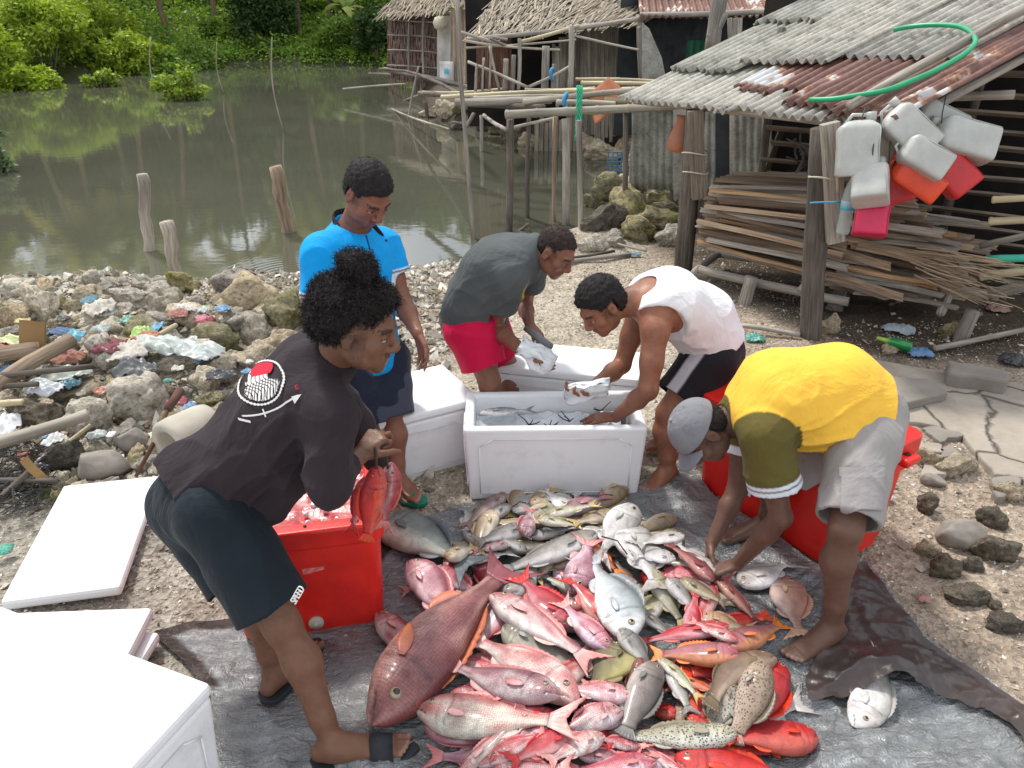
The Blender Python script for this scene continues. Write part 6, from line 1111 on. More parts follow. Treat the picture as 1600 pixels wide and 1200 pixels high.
    for q in (-1, 1):
        er = np.sqrt(((hd[:, 0]-q*.031)/.0125)**2+((hd[:, 2]-.002)/.0045)**2); paint(((er < 1) & (hd[:, 1] > .07)).astype(float), (.55, .48, .43), .8); pr = np.sqrt(((hd[:, 0]-q*.031)/.0052)**2+((hd[:, 2]-.002)/.0048)**2); paint(((pr < 1) & (hd[:, 1] > .07)).astype(float), (.01, .008, .007))
        ln = ((np.abs(hd[:, 0]-q*.031) < .015) & (np.abs(hd[:, 2]-.0072+18*(hd[:, 0]-q*.031)**2) < .0022) & (hd[:, 1] > .07)).astype(float); paint(ln, (.015, .01, .01), .8)
    ns = np.minimum(np.linalg.norm(hd-np.array([.009, .104, -.041]), axis=1), np.linalg.norm(hd-np.array([-.009, .104, -.041]), axis=1)); paint(np.clip((.006-ns)/.003, 0, 1), sk*.25)  # nostril openings: their inner shade is painted into the skin colour
    if facial:
        st = facial
        mu = ((np.abs(hd[:, 0]) < .026) & (hd[:, 1] > .078) & (np.abs(hd[:, 2]+.047) < .006)).astype(float); ch = ((hd[:, 2] < -.078) & (hd[:, 1] > .02)).astype(float)*np.clip((-.078-hd[:, 2])/.02, 0, 1); sb = ((np.abs(hd[:, 0]) > .045) & (hd[:, 2] < .01) & (hd[:, 1] > -.01) & (hd[:, 1] < .045)).astype(float)
        nzz = .6+.4*wrink(Vv, 3, 300)
        paint(mu*inh*np.clip(nzz, 0, 1), (.02, .014, .012), st[0]); paint(ch*inh*np.clip(nzz, 0, 1), (.02, .014, .012), st[1]); paint(sb*inh*np.clip(nzz, 0, 1), (.02, .014, .012), st[2])
    fd = np.clip((hd[:, 2]+.045)/.05, 0, 1)*np.clip((.05-hd[:, 1])/.02, 0, 1)*np.clip((.085-hd[:, 2])/.02, 0, 1)*inh*(np.abs(hd[:, 0]) > .03)*(np.abs(hd[:, 0]) < .0755)+np.clip((hd[:, 2]+.06)/.04, 0, 1)*(hd[:, 1] < -.05)*inh*1.; paint(np.clip(fd, 0, 1)*(.55+.45*wrink(Vv, 7, 260)), (.02, .014, .012), .75)
    for t_ in tips: paint(sph(t_, .0105), np.minimum(1, sk*1.25+.03), .55)
    for q in 'LR':
        for t_ in ft[q][3]: paint(sph(t_+np.array([0, 0, .007]), .008), np.minimum(1, sk*1.5+.08), .7)
        paint((np.clip((.018-(Vv[:, 2]-j['toe'+q][2]))/.008, 0, 1)*(np.linalg.norm(Vv-j['toe'+q], axis=1) < .35)), np.minimum(1, sk*1.7+.05), .6)
    for q in ('el', 'kn'):
        for z in 'LR': paint(sph(j[q+z], .05, .05), sk*.8, .4)
    mesh_np('body', Vv-off, Q, SKIN, root, True, col)
    j['off'] = off; return root, j, Lf, (hr, hf, hu), ft
def garment(nm, root, j, fn, mat, colfn=None, h=.006, wr=(0, 9, 1), lo=None, hi=None, smooth=1, rs=1.0, rays=None):
    """fn(S) draws the solid cloth volume, hollowed at the openings"""
    allp = np.array([v for k, v in j.items() if k != 'off']); lo = allp.min(0)-.2 if lo is None else V3(lo); hi = allp.max(0)+.2 if hi is None else V3(hi); S = SDF(lo, hi, h); S.rs = rs; fn(S); Vv, Q = S.mesh(); Vv = smoothv(Vv, Q, smooth, .4)
    if wr[0]:
        n = vnorm(Vv, Q); s_ = wrink(Vv, wr[2], wr[1]); s2 = 1-np.abs(wrink(Vv, wr[2]+5, wr[1]*1.6)); Vv = Vv+n*(wr[0]*(s_*.6+s2**3*1.3-.6))[:, None]
    if rays: Vv = Vv+vnorm(Vv, Q)*drape(Vv, rays)[:, None]
    col = np.full((len(Vv), 3), .5) if colfn is None else colfn(Vv); return mesh_np(nm, Vv-j['off'], Q, mat, root, True, col), S
def torso_cloth(S, j, g=.014, fat=1.0, hem='waist'):
    acr = nvec(j['shR']-j['shL']); bk = nvec(np.cross(acr, j['neck']-j['chest'])); up_ = j['chest']*.45+j['neck']*.55
    S.cap(j['pelvis']*.8+j['hipL']*.2, j['pelvis']*.8+j['hipR']*.2, (.115+g)*fat, None, .05); S.cap(j['pelvis'], j['waist'], (.115+g)*fat, (.108+g)*fat, .05, flat=bk, fk=.88); S.cap(j['waist'], j['chest'], (.108+g)*fat, (.122+g)*fat, .06, flat=bk, fk=.88)
    for sg in (-1, 1): S.cap(j['pelvis']+acr*.035*sg, j['chest']+acr*.07*sg, (.095+g)*fat, (.105+g)*fat, .06, flat=bk, fk=.9)
    S.cap(j['chest']-acr*.06, j['chest']+acr*.06, (.107+g)*fat, None, .05); S.cap(up_-acr*.10, up_+acr*.10, .072+g, None, .05); S.cap(up_, j['neck'], .08+g, .062+g, .04)
    for q in 'LR': S.cap(up_, j['sh'+q], .062+g, .056+g, .05)
def sleeve(S, j, q, frac, g=.02, flare=.01, open_=True, k=.03):
    sh, el = j['sh'+q], j['el'+q]; e = sh*(1-frac)+el*frac; d = nvec(el-sh); T = SDF(S.lo, S.lo+(S.n-1)*S.h, S.h); T.n = S.n; T.rs = S.rs; T.d = np.full(S.n, .12, np.float32)
    T.cap(sh-d*.02, e+d*.08, .055+g, .05+g+flare, .0); T.plane(e, d); 
    if open_:
        T2 = SDF(S.lo, S.lo+(S.n-1)*S.h, S.h); T2.n = S.n; T2.rs = S.rs; T2.d = np.full(S.n, .12, np.float32); T2.cap(e-d*.04, e+d*.08, .05+g+flare*.5-.009, .05+g+flare-.009, 0); T.d = np.maximum(T.d, -T2.d)
    hh = np.maximum(k-np.abs(S.d-T.d), 0)/k; S.d = np.minimum(S.d, T.d)-hh*hh*k*.25
    if open_: S.d = np.maximum(S.d, -T2.d)
def limb_tube(S, pts, rads, endn=None, open_=.03, th=.013, k=.03):
    T = SDF(S.lo, S.lo+(S.n-1)*S.h, S.h); T.n = S.n; T.rs = S.rs; T.d = np.full(S.n, .12, np.float32); pts = [V3(p) for p in pts]; d = nvec(pts[-1]-pts[-2]); dn = d if endn is None else nvec(endn)
    for i in range(len(pts)-1): T.cap(pts[i], pts[i+1]+(d*.07 if i == len(pts)-2 else 0), rads[i], rads[i+1], .02)
    T.plane(pts[-1], dn); C_ = None
    if open_:
        C_ = SDF(S.lo, S.lo+(S.n-1)*S.h, S.h); C_.n = S.n; C_.rs = S.rs; C_.d = np.full(S.n, .12, np.float32); C_.cap(pts[-1]-d*open_, pts[-1]+d*.07, rads[-1]-th, rads[-1]-th+.002, 0); T.d = np.maximum(T.d, -C_.d)
    hh = np.maximum(k-np.abs(S.d-T.d), 0)/k; S.d = np.minimum(S.d, T.d)-hh*hh*k*.25
    if C_ is not None: S.d = np.maximum(S.d, -C_.d)
def shorts_fn(j, frac, g=.02, hemr=.10, top=None, fat=1.0, topdir=None):
    def fn(S):
        S.cap(j['hipL'], j['hipR'], (.10+g)*fat, None, .04); S.cap(j['pelvis'], j['waist'], (.106+g)*fat, (.10+g)*fat, .04)
        if top is not None: S.plane(top, topdir if topdir is not None else (j['waist']-j['pelvis']))
        for q in 'LR':
            hp, kn = j['hip'+q], j['kn'+q]; e = hp*(1-frac)+kn*frac; limb_tube(S, [hp, hp*.5+e*.5, e], [.10+g, .096+g*.7, hemr], k=.035)
    return fn
def hairm(name, c=(.010, .008, .008)): return simple(name, c, tuple(x*2.2 for x in c), 60, .75, .25, bmp=.8, bscale=220, bdist=.004)
HAIR = hairm('black_hair')
def hair_cap(root, j, ax, s_=.96, grow=.010, cut=None, h=.0045, nm='hair', noise=.002, mat=None, low=-.02, front=.045, fuzz_l=(.003, .009)):
    """close-cropped hair following the skull, cut at a hairline"""
    r_, f, u = ax; c = j['head']; S = SDF(c-.16, c+.16, h); L = lambda x, y, z: c+(r_*x+f*y+u*z)*s_
    S.ell(L(0, -.012, .035), (.073+grow)*s_, (.094+grow)*s_, (.082+grow*1.2)*s_, r_, f, u, 0); S.ell(L(0, -.045, -.02), (.060+grow)*s_, (.05+grow)*s_, .055*s_, r_, f, u, .03)
    x, y, z = S.xyz(); lx = ((x-c[0])*r_[0]+(y-c[1])*r_[1]+(z-c[2])*r_[2])/s_; ly = ((x-c[0])*f[0]+(y-c[1])*f[1]+(z-c[2])*f[2])/s_; lz = ((x-c[0])*u[0]+(y-c[1])*u[1]+(z-c[2])*u[2])/s_
    line = np.where(ly > front-.01, .075-np.clip(.02-(ly-front), 0, .02)*1.2, np.where(ly > .012, .028, np.where(ly > -.03, .034, low-.03))); S.d = np.maximum(S.d, (line-lz)*s_*.8); S.d = np.maximum(S.d, (np.abs(lx)*.25+ly-.083)*s_)
    Vv, Q = S.mesh(); Vv = smoothv(Vv, Q, 2, .4); n = vnorm(Vv, Q); Vv = Vv+n*(noise*wrink(Vv, 4, 160))[:, None]; strands(root, j, Vv, n, 3800, seed=int(grow*9999), mat=mat, l0=fuzz_l[0], l1=fuzz_l[1]); return mesh_np(nm, Vv-j['off'], Q, mat or HAIR, root, True)
def strands(root, j, Vv, n_, N, seed=1, mat=None, l0=.003, l1=.009, w=.0006):
    rr = np.random.RandomState(seed); pk = rr.randint(0, len(Vv), N); V = []; Fc = []
    for i in pk:
        p = Vv[i]+rr.normal(size=3)*.002; d = nvec(n_[i]*.8+rr.normal(size=3)*.6); t_ = nvec(np.cross(d, rr.normal(size=3))); l_ = rr.uniform(l0, l1); b0 = len(V); c = rr.normal(size=3)*l_*.35
        for k in range(4): q = p-d*.002+d*l_*k/3+c*(k/3)**2; V += [q-t_*w, q+t_*w]
        for k in range(3): Fc.append((b0+2*k, b0+2*k+1, b0+2*k+3, b0+2*k+2))
    return mesh_np('hair_strands', np.array(V)-j['off'], np.array(Fc), mat or HAIR, root, False)
def fuzz(root, j, centers, n, L, seed, mat=None, nm='curls', wd=.0022):
    """short curled strands standing out of the hair volume; centers: (point, radius)"""
    r = np.random.RandomState(seed); V = []; Fc = []
    for (c, R_) in centers:
        for _ in range(int(n*R_*R_/.01)):
            d = nvec(r.normal(size=3)); p = V3(c)+d*R_*r.uniform(.86, 1.0); t_ = nvec(np.cross(d, r.normal(size=3))); ph = r.uniform(0, 6.28); b0 = len(V); K = 6; b_ = np.cross(d, t_); l_ = L*r.uniform(.5, 1.3); cr = r.uniform(.003, .007)
            for k in range(K):
                a = ph+k*1.5; q = p+d*l_*k/K+(t_*math.cos(a)+b_*math.sin(a))*cr; V += [q-t_*wd/2, q+t_*wd/2]
                if k: Fc.append((b0+2*k-2, b0+2*k-1, b0+2*k+1, b0+2*k))
    return mesh_np(nm, np.array(V)-j['off'], np.array(Fc), mat or HAIR, root, False)
def sandal(S_root, j, ft, q, mat_sole, mat_strap, kind, toe):
    heel, d, x, tt = ft[q]; z = toe[2]; h0 = heel-d*.035; L = float(np.linalg.norm((V3(toe)-h0)[:2]))+.03; N = 28; mb = MB()
    def outl(t_, s_): w_ = .036+.014*math.sin(math.pi*min(1, t_*1.05))**.5*1.0+.006*math.sin(math.pi*t_*1.3)*(1 if t_ > .4 else 0); w_ *= min(1, (t_/.08+.05))**.5*min(1, ((1-t_)/.10+.02))**.5; return V3(h0)+d*L*t_+x*w_*s_
    vs = []
    for zz in (.001-z*0, .020):
        for k in range(N+1): p = outl(k/N, 1); vs.append((p[0], p[1], z-.020+zz))
        for k in range(N, -1, -1): p = outl(k/N, -1); vs.append((p[0], p[1], z-.020+zz))
    M_ = 2*(N+1); fs = [(k, (k+1) % M_, (k+1) % M_+M_, k+M_) for k in range(M_)]+[tuple(range(M_))[::-1], tuple(range(M_, 2*M_))]; mb.add([V3(v)-j['off'] for v in vs], fs, [(0, 0, 0)]*len(vs)); root = S_root; sole = mb.build('sandal', mat_sole, root, False, bevel=.003)
    c = V3(toe)-d*.075; up = np.array([0, 0, 1.]); mb = MB()
    if kind == 'slide':
        vs = []; A = 14
        for i in range(2):
            for k in range(A+1):
                a = math.pi*k/A; p = c-d*(.045 if i == 0 else -.025)+x*math.cos(a)*.052+up*(-.012+math.sin(a)*(.072 if i == 0 else .056)); vs.append(p-j['off'])
        mb.add(vs, [(k, k+1, A+2+k, A+1+k) for k in range(A)], [(0, 0, 0)]*len(vs)); mb.build('strap', mat_strap, sole, True, solid=.006)
    else:
        t0 = c+d*.045+x*.012*(1 if q == 'L' else -1); mb.tube([Vector(p-j['off']) for p in (t0-up*.005, t0+up*.026, c+x*.030-d*.01+up*.052, c+x*.050-d*.065+up*.0)], .006, 7); mb.tube([Vector(p-j['off']) for p in (t0+up*.024, c-x*.028-d*.01+up*.048, c-x*.050-d*.065+up*.0)], .006, 7); mb.build('strap', mat_strap, sole, True)
    return sole
# joints of the five people (sight line + distance, so the pose stands at its true place)
PEOPLE = {
 'A': dict(pelvis=P(312, 775, 1.98), waist=P(370, 718, 2.02), chest=P(442, 640, 2.04), neck=P(515, 560, 2.06), head=P(562, 512, 2.0), shR=P(515, 645, 1.89), shL=P(475, 560, 2.20), elR=P(512, 758, 1.80), wrR=P(562, 712, 1.99), elL=P(556, 660, 2.30), wrL=P(600, 735, 2.30),
    hipR=P(338, 802, 1.89), hipL=P(295, 790, 2.08), knR=P(440, 975, 1.74), anR=P(523, 1168, 1.60), toeR=G(640, 1168, .04), knL=P(388, 925, 1.94), anL=G(432, 1052, .09), toeL=G(492, 1005, .04)),
 'B': dict(pelvis=P(568, 545, 3.24), waist=P(560, 485, 3.24), chest=P(553, 425, 3.24), neck=P(550, 362, 3.27), head=P(575, 302, 3.17), shR=P(503, 402, 3.10), shL=P(598, 388, 3.40), elR=P(503, 520, 3.05), wrR=P(535, 600, 2.92), elL=P(630, 474, 3.32), wrL=P(652, 520, 3.12),
    hipR=P(548, 568, 3.17), hipL=P(595, 562, 3.28), knR=P(570, 655, 3.10), anR=G(588, 775, .09), toeR=G(615, 805, .03), knL=P(610, 645, 3.17), anL=G(622, 752, .09), toeL=G(658, 782, .03)),
 'C': dict(pelvis=P(738, 500, 3.58), waist=P(745, 460, 3.58), chest=P(778, 418, 3.58), neck=P(834, 393, 3.56), head=P(868, 393, 3.52), shR=P(795, 438, 3.42), shL=P(832, 410, 3.74), elR=P(772, 512, 3.52), wrR=P(822, 552, 3.28), elL=P(820, 476, 3.84), wrL=P(828, 508, 3.58),
    hipR=P(738, 515, 3.50), hipL=P(755, 512, 3.66), knR=P(765, 597, 3.42), anR=G(757, 678, .09), toeR=G(792, 700, .03), knL=P(795, 575, 3.68), anL=G(795, 665, .09), toeL=G(835, 690, .03)),
 'D': dict(pelvis=P(1112, 535, 3.36), waist=P(1098, 492, 3.34), chest=P(1048, 472, 3.28), neck=P(992, 470, 3.24), head=P(940, 478, 3.18), shL=P(1024, 515, 3.08), shR=P(1002, 474, 3.44), elL=P(1013, 610, 2.98), wrL=P(962, 652, 3.16), elR=P(972, 570, 3.38), wrR=P(925, 606, 3.18),
    hipL=P(1108, 562, 3.27), hipR=P(1120, 548, 3.46), knL=P(1045, 645, 3.16), anL=G(1043, 735, .09), toeL=G(1008, 770, .03), knR=P(1062, 625, 3.48), anR=G(1052, 682, .09), toeR=G(1008, 700, .03)),
 'E': dict(pelvis=P(1358, 650, 2.48), waist=P(1305, 612, 2.50), chest=P(1215, 615, 2.50), neck=P(1143, 655, 2.50), head=P(1097, 675, 2.44), shL=P(1195, 685, 2.32), shR=P(1168, 630, 2.68), elL=P(1220, 808, 2.26), wrL=P(1152, 882, 2.36), elR=P(1152, 765, 2.62), wrR=P(1112, 848, 2.50),
    hipL=P(1352, 682, 2.38), hipR=P(1335, 665, 2.58), knL=P(1322, 825, 2.12), anL=G(1300, 982, .09), toeL=G(1232, 1032, .03), knR=P(1225, 738, 2.62), anR=G(1195, 818, .09), toeR=G(1126, 842, .03)),
}
def colr(base_, *rules):
    def f(Vv):
        c = np.tile(np.array(base_, float), (len(Vv), 1))
        for m_, cc in rules: k = np.clip(m_(Vv), 0, 1)[:, None]; c = c*(1-k)+np.array(cc)*k
        return c
    return f
def step(x, s_=.003): return np.clip(x/s_+.5, 0, 1)
CLOTH = clothm('cotton'); CLOTHS = clothm('smooth_cloth', .7, 700, .06)
# ---- A: black long-sleeved shirt, bending over the cooler, holding fish
J = {k: V3(p) for k, p in PEOPLE['A'].items()}; AF, AU = (.95, -.20, -.24), (.24, .0, .97)
rA, jA, LA_, axA, ftA = build_person('A', J, 'person with tied-up afro hair in a black long-sleeved shirt bending over the red cooler', (.165, .078, .046), None, h=.0055, headf=AF, headu=AU, hs=1.03, facial=(.8, .55, .5), rs=1.06,
    hands=(('R', (.35, .45, .25), (.2, .35, -.9), -1, 1.5, 1.1), ('L', (.3, -.1, -.9), (.5, -.6, 0), 1, .8, .9)))
def shA(S):
    torso_cloth(S, jA, .013, .98)
    S.cap(P(420, 775, 1.97), P(480, 720, 2.0), .055, .07, .07); S.cap(P(385, 790, 1.95), P(300, 745, 2.0), .07, .10, .08); S.cap(P(455, 745, 1.93), P(430, 800, 1.93), .04, .02, .05)
    d = jA['waist']-jA['pelvis']; S.plane(jA['pelvis']*.80+jA['waist']*.20, -d-np.array([.0, 0, .05]))
    e = jA['wrR']*.70+jA['elR']*.30; limb_tube(S, [jA['shR'], jA['elR']*.97+jA['shR']*.03, e], [.066, .060, .036], k=.05, open_=.02, th=.006); e = jA['wrL']*.8+jA['elL']*.2; limb_tube(S, [jA['shL'], jA['elL'], e], [.066, .058, .040], k=.05, open_=.02, th=.006)
    S.cap(jA['elR']*.6+jA['shR']*.4, jA['elR']+np.array([.0, .02, -.035]), .05, .042, .05)
    a = jA['neck']; hd = jA['head']; S.cap(a*.5+hd*.5, hd, .068, .075, .01, 's')
shirt, SA = garment('shirt', rA, jA, shA, CLOTH, colr((.032, .024, .028)), h=.006, wr=(.009, 8, 1), lo=(-1.35, 1.55, .4), hi=(-.2, 2.65, 1.45), rs=1.03, rays=[(jA['shR'], jA['waist'], .16, .012), (P(480, 740, 1.9), jA['pelvis'], .16, .012)])
garment('shorts', rA, jA, shorts_fn(jA, .86, .018, .110, top=jA['pelvis']*.6+jA['waist']*.4), CLOTHS, colr((.012, .018, .024)), h=.0065, wr=(.006, 7, 3), lo=(-1.4, 1.4, .2), hi=(-.35, 2.4, 1.0), rs=1.05)
# print on the back: rope ring, bearded sailor with a red cap, spear below, small red letter
def sdf_at(S, p):
    q = (p-S.lo)/S.h; i = np.clip(q.astype(int), 0, np.array(S.n)-2); f = q-i; r_ = 0
    for a in (0, 1):
        for b in (0, 1):
            for c in (0, 1): r_ = r_+S.d[i[:, 0]+a, i[:, 1]+b, i[:, 2]+c]*(f[:, 0] if a else 1-f[:, 0])*(f[:, 1] if b else 1-f[:, 1])*(f[:, 2] if c else 1-f[:, 2])
    return r_
def project(S, pts, dirn, n=90, step_=.006):
    """march onto the cloth along dirn"""
    p = pts.copy(); d = nvec(dirn); al = np.ones(len(p), bool)
    for _ in range(n): s_ = sdf_at(S, p); p = p+d*np.clip(s_, -.01, .02)[:, None]*.9
    return p, np.abs(sdf_at(S, p)) < .004
def decal(nm, par, S, cpx, U, W_, size, dirn, maskf, off, mat, lift=.006, N=190, wrk=None):
    size = size if isinstance(size, tuple) else (size, size)
    c = V3(cpx); U = nvec(U); Wv = np.array(W_, float); Wv = nvec(Wv-U*(Wv@U)); g = np.linspace(-1, 1, N); a, b = np.meshgrid(g, g); base_ = c+np.outer(a.ravel()*size[0], U)+np.outer(b.ravel()*size[1], Wv)-nvec(dirn)*.0
    p, ok = project(S, base_, dirn); e = 1e-3; gr = np.stack([sdf_at(S, p+np.eye(3)[k]*.004)-sdf_at(S, p-np.eye(3)[k]*.004) for k in range(3)], 1); gr /= np.linalg.norm(gr, axis=1)[:, None]+1e-9
    if wrk: s_ = wrink(p, wrk[2], wrk[1]); s2 = 1-np.abs(wrink(p, wrk[2]+5, wrk[1]*1.6)); p = p+gr*(wrk[0]*(s_*.6+s2**3*1.3-.6))[:, None]
    p = p+gr*lift; col, m_ = maskf(a.ravel(), b.ravel()); m_ = m_ & ok; id_ = np.arange(N*N).reshape(N, N); q = np.stack([id_[:-1, :-1], id_[:-1, 1:], id_[1:, 1:], id_[1:, :-1]], -1).reshape(-1, 4); q = q[m_[q].all(1)]
    used = np.zeros(N*N, bool); used[q.ravel()] = True; rm = np.cumsum(used)-1; return mesh_np(nm, (p-off)[used], rm[q], mat, par, True, col[used])
def art(a, b):
    r_ = np.hypot(a/.80, (b-.12)/.80); th = np.arctan2(b-.12, a); col = np.tile((.60, .58, .56), (len(a), 1)).astype(float); m = np.zeros(len(a), bool)
    rope = (np.abs(r_-.93) < .045+.012*np.sin(th*46)); m |= rope
    head = (((a+.06)/.34)**2+((b-.26)/.46)**2 < 1) | ((np.abs(a+.40) < .10) & (np.abs(b-.24) < .07)); body = (((a+.02)/.62)**2+((b+.24)/.36)**2 < 1) | (((a+.22)/.34)**2+((b+.02)/.22)**2 < 1); fig = (head | body) & (r_ < .80)
    ln = (np.abs(np.sin(a*23+b*9+2*np.sin(b*9))) < .16) & fig; capm = (b > .34-.25*(a-.0)) & (((a-.14)/.40)**2+((b-.50)/.30)**2 < 1) & (r_ < .86)
    brd = fig & (b < .16) & (np.abs(np.sin(a*31-b*14)) < .2); m |= (fig & ~ln & ~brd) | capm; col[capm] = (.50, .02, .045)
    wav = (r_ < .84) & (b < -.05) & ~fig & (np.sin(b*46+3*np.sin(a*18)) > .2); m |= wav; col[wav] = (.05, .09, .12)
    arc = (np.abs(b-(-.88+.22*(a)**2)) < .035) & (np.abs(a) < .86); tipR = (a > .70) & (a < .98) & (np.abs(b+.78+(a-.8)*-.4) < (.98-a)*.45); st = (np.abs(a+.25) < .03) & (b < -.72) & (b > -1.0); hk = (np.abs(b-(-.80-.7*(a+.95))) < .05) & (a < -.70) & (a > -.98); m |= arc | tipR | st | hk
    return col, m
up_ = jA['chest']*.45+jA['neck']*.55; sh_ax = nvec(jA['shR']-jA['shL']); spn = nvec(jA['neck']-jA['pelvis']); bkA = nvec(np.cross(sh_ax, spn)); bkA = bkA if bkA[2] > 0 else -bkA
PRM = attrmat('printm', .75, .15, .08, 20, .1); cA = V3(P(418, 598, 2.0)); view = nvec(V3(ray(418, 598)))
vr, vu = np.array([1., 0, 0]), np.array([0., sp, cp]); dx_ = nvec(vr*.86+vu*.50); dy_ = nvec(-vr*.42+vu*.90)
decal('shirt_print', shirt, SA, P(408, 605, 1.25), vr*.93+vu*.36, vu-vr*.12, (.095, .086), view, art, jA['off'], PRM, wrk=(.009, 8, 1))
def artE(a, b):
    m = ((np.abs(a+.5) < .16) | ((np.abs(b-.8) < .14) | (np.abs(b) < .12) | (np.abs(b+.8) < .14)) & (a > -.6) & (a < .6)) & (np.abs(b) < .95); return np.tile((.50, .02, .06), (len(a), 1)).astype(float), m
decal('print_letter', shirt, SA, P(466, 606, 1.25), vr*.9+vu*.3, vu, (.0065, .0065), V3(ray(466, 606)), artE, jA['off'], PRM, N=40, wrk=(.009, 8, 1))
# letters on the shorts leg
tA = text('SPEED', .03, Matrix.Translation(Vector(V3(P(462, 945, 1.66))-jA['off'])) @ Matrix.Rotation(R(-20), 4, 'Z') @ Matrix.Rotation(R(-60), 4, 'Y') @ FT, 'lettering', [o for o in rA.children if o.name.startswith('shorts')][0] if rA.children else rA)
# afro hair
hA = jA['head']; r_, f_, u_ = axA; Lh = lambda x, y, z: hA+(r_*x+f_*y+u_*z)*.90
S = SDF(hA-.3, hA+.3, .006); 
for (p, q) in (((0, -.035, .062), .090), ((-.03, -.06, .04), .085), ((.03, -.06, .04), .085), ((0, -.10, .0), .070), ((.0, .025, .09), .070), ((0, -.075, .075), .080)): S.ell(Lh(*p), q, q, q*.9, r_, f_, u_, .03)
S.ell(Lh(0, -.030, .188), .050, .050, .042, r_, f_, u_, .006); S.ell(Lh(0, -.06, .200), .036, .038, .034, r_, f_, u_, .01)
S.cap(Lh(-.03, .10, -.05), Lh(-.02, .11, .045), .055, .050, .02, 's'); S.cap(Lh(.03, .10, -.05), Lh(.02, .11, .045), .055, .050, .02, 's'); S.cap(Lh(-.085, .03, -.06), Lh(-.085, .03, .0), .048, None, .01, 's'); S.cap(Lh(.085, .03, -.06), Lh(.085, .03, .0), .048, None, .01, 's')
Vv, Q = S.mesh(); n_ = vnorm(Vv, Q); Vv = Vv+n_*(.006*wrink(Vv, 4, 60)+.004*wrink(Vv, 9, 190))[:, None]; mesh_np('hair', Vv-jA['off'], Q, HAIR, rA, True)
rr = np.random.RandomState(4); pk = rr.randint(0, len(Vv), 9000); V = []; Fc = []
for i in pk:
    p, d = Vv[i], nvec(n_[i]+rr.normal(size=3)*.5); t_ = nvec(np.cross(d, rr.normal(size=3))); b_ = np.cross(d, t_); l_ = rr.uniform(.008, .030); ph = rr.uniform(0, 6.28); b0 = len(V)
    for k in range(6):
        a = ph+k*1.6; q = p-d*.004+d*l_*k/6+(t_*math.cos(a)+b_*math.sin(a))*.0045; V += [q-t_*.0009, q+t_*.0009]
        if k: Fc.append((b0+2*k-2, b0+2*k-1, b0+2*k+1, b0+2*k))
mesh_np('curls', np.array(V)-jA['off'], np.array(Fc), HAIR, rA, False)
BLK = simple('black_rubber', (.018, .019, .022), (.03, .032, .036), 9, .6)
sl = sandal(rA, jA, ftA, 'R', BLK, BLK, 'slide', jA['toeR']); sandal(rA, jA, ftA, 'L', BLK, BLK, 'slide', jA['toeL'])
# ---- B: blue polo
J = {k: V3(p) for k, p in PEOPLE['B'].items()}
rB, jB, LB_, axB, ftB = build_person('B', J, 'person in a bright blue polo shirt and dark patterned shorts standing and looking down', (.230, .098, .060), None, headf=(.50, -.56, -.68), headu=(.34, -.36, .85), hs=1.08, facial=(.5, .25, .2), rs=1.12, hds=1.05, h=.006,
    hands=(('L', (.25, -.2, -.9), (-.6, -.5, .1), -1, .45, .5), ('R', (.3, -.3, -.8), (.6, -.2, 0), 1, .5, .6)))
def shB(S):
    torso_cloth(S, jB, .022, 1.0); S.cap(jB['pelvis'], jB['hipL']*.5+jB['hipR']*.5, .135, .130, .04); S.plane(jB['hipL']*.5+jB['hipR']*.5+np.array([0, 0, -.02]), (0, 0, -1)); sleeve(S, jB, 'R', .50, .026, .014); sleeve(S, jB, 'L', .50, .022, .012)
    S.cap(jB['neck']+np.array([.01, -.01, .035]), jB['head'], .070, .09, .01, 's')
def slv(j, q, f0, f1, lim=.13): return lambda V_: step(lin(V_, j['sh'+q], j['el'+q])-f0, .01)*step(f1-lin(V_, j['sh'+q], j['el'+q]), .01)*(dseg(V_, j['sh'+q], j['el'+q]) < lim)
rul = []
for q in 'RL': rul += [(slv(jB, q, .435, .46), (.7, .75, .8)), (slv(jB, q, .46, .485), (.02, .03, .05)), (slv(jB, q, .485, .7), (.65, .7, .75))]
polo, SB = garment('polo_shirt', rB, jB, shB, CLOTHS, colr((.004, .30, .70), *rul), wr=(.006, 8, 11), lo=(-1.1, 2.8, .45), hi=(-.25, 3.7, 1.45), rs=1.06)
camo = lambda V_: step(wrink(V_, 8, 22)-.15, .05)
garment('shorts', rB, jB, shorts_fn(jB, 1.06, .020, .105, top=jB['pelvis']), CLOTHS, colr((.018, .024, .042), (camo, (.055, .062, .085))), wr=(.005, 9, 13), lo=(-1, 2.75, .15), hi=(-.2, 3.7, 1.0), rs=1.08)
hair_cap(rB, jB, axB, 1.08, .010)
# collar
fb = nvec(np.array([.62, -.75, 0])); nk = jB['neck']
def colB(S):
    S.cap(nk+np.array([0, 0, -.03])+fb*.022, nk+np.array([0, 0, .055]), .122, .076, 0); T = SDF(S.lo, S.lo+(S.n-1)*S.h, S.h); T.n = S.n; T.d = np.full(S.n, .12, np.float32); T.cap(nk+np.array([0, 0, -.04])+fb*.022, nk+np.array([0, 0, .045]), .112, .066, 0); T.cap(nk+np.array([0, 0, .04]), nk+np.array([0, 0, .2]), .064, .08, 0)
    S.d = np.maximum(S.d, -T.d); S.plane(nk+np.array([0, 0, .060]), np.array([0, 0, 1.])+fb*.55); S.plane(nk+fb*.066, fb); S.plane(nk-fb*.05+np.array([0, 0, .008]), np.array([0, 0, -1.])-fb*.40, ); S.cap(nk+fb*.06+np.array([0, 0, .03]), nk+fb*.15+np.array([0, 0, -.03]), .014, .035, .004, 's')
edg = lambda V_: step(.007+((V_-(nk-fb*.05+np.array([0, 0, .008])))@(np.array([0, 0, -1.])-fb*.40))/1.08, .003)
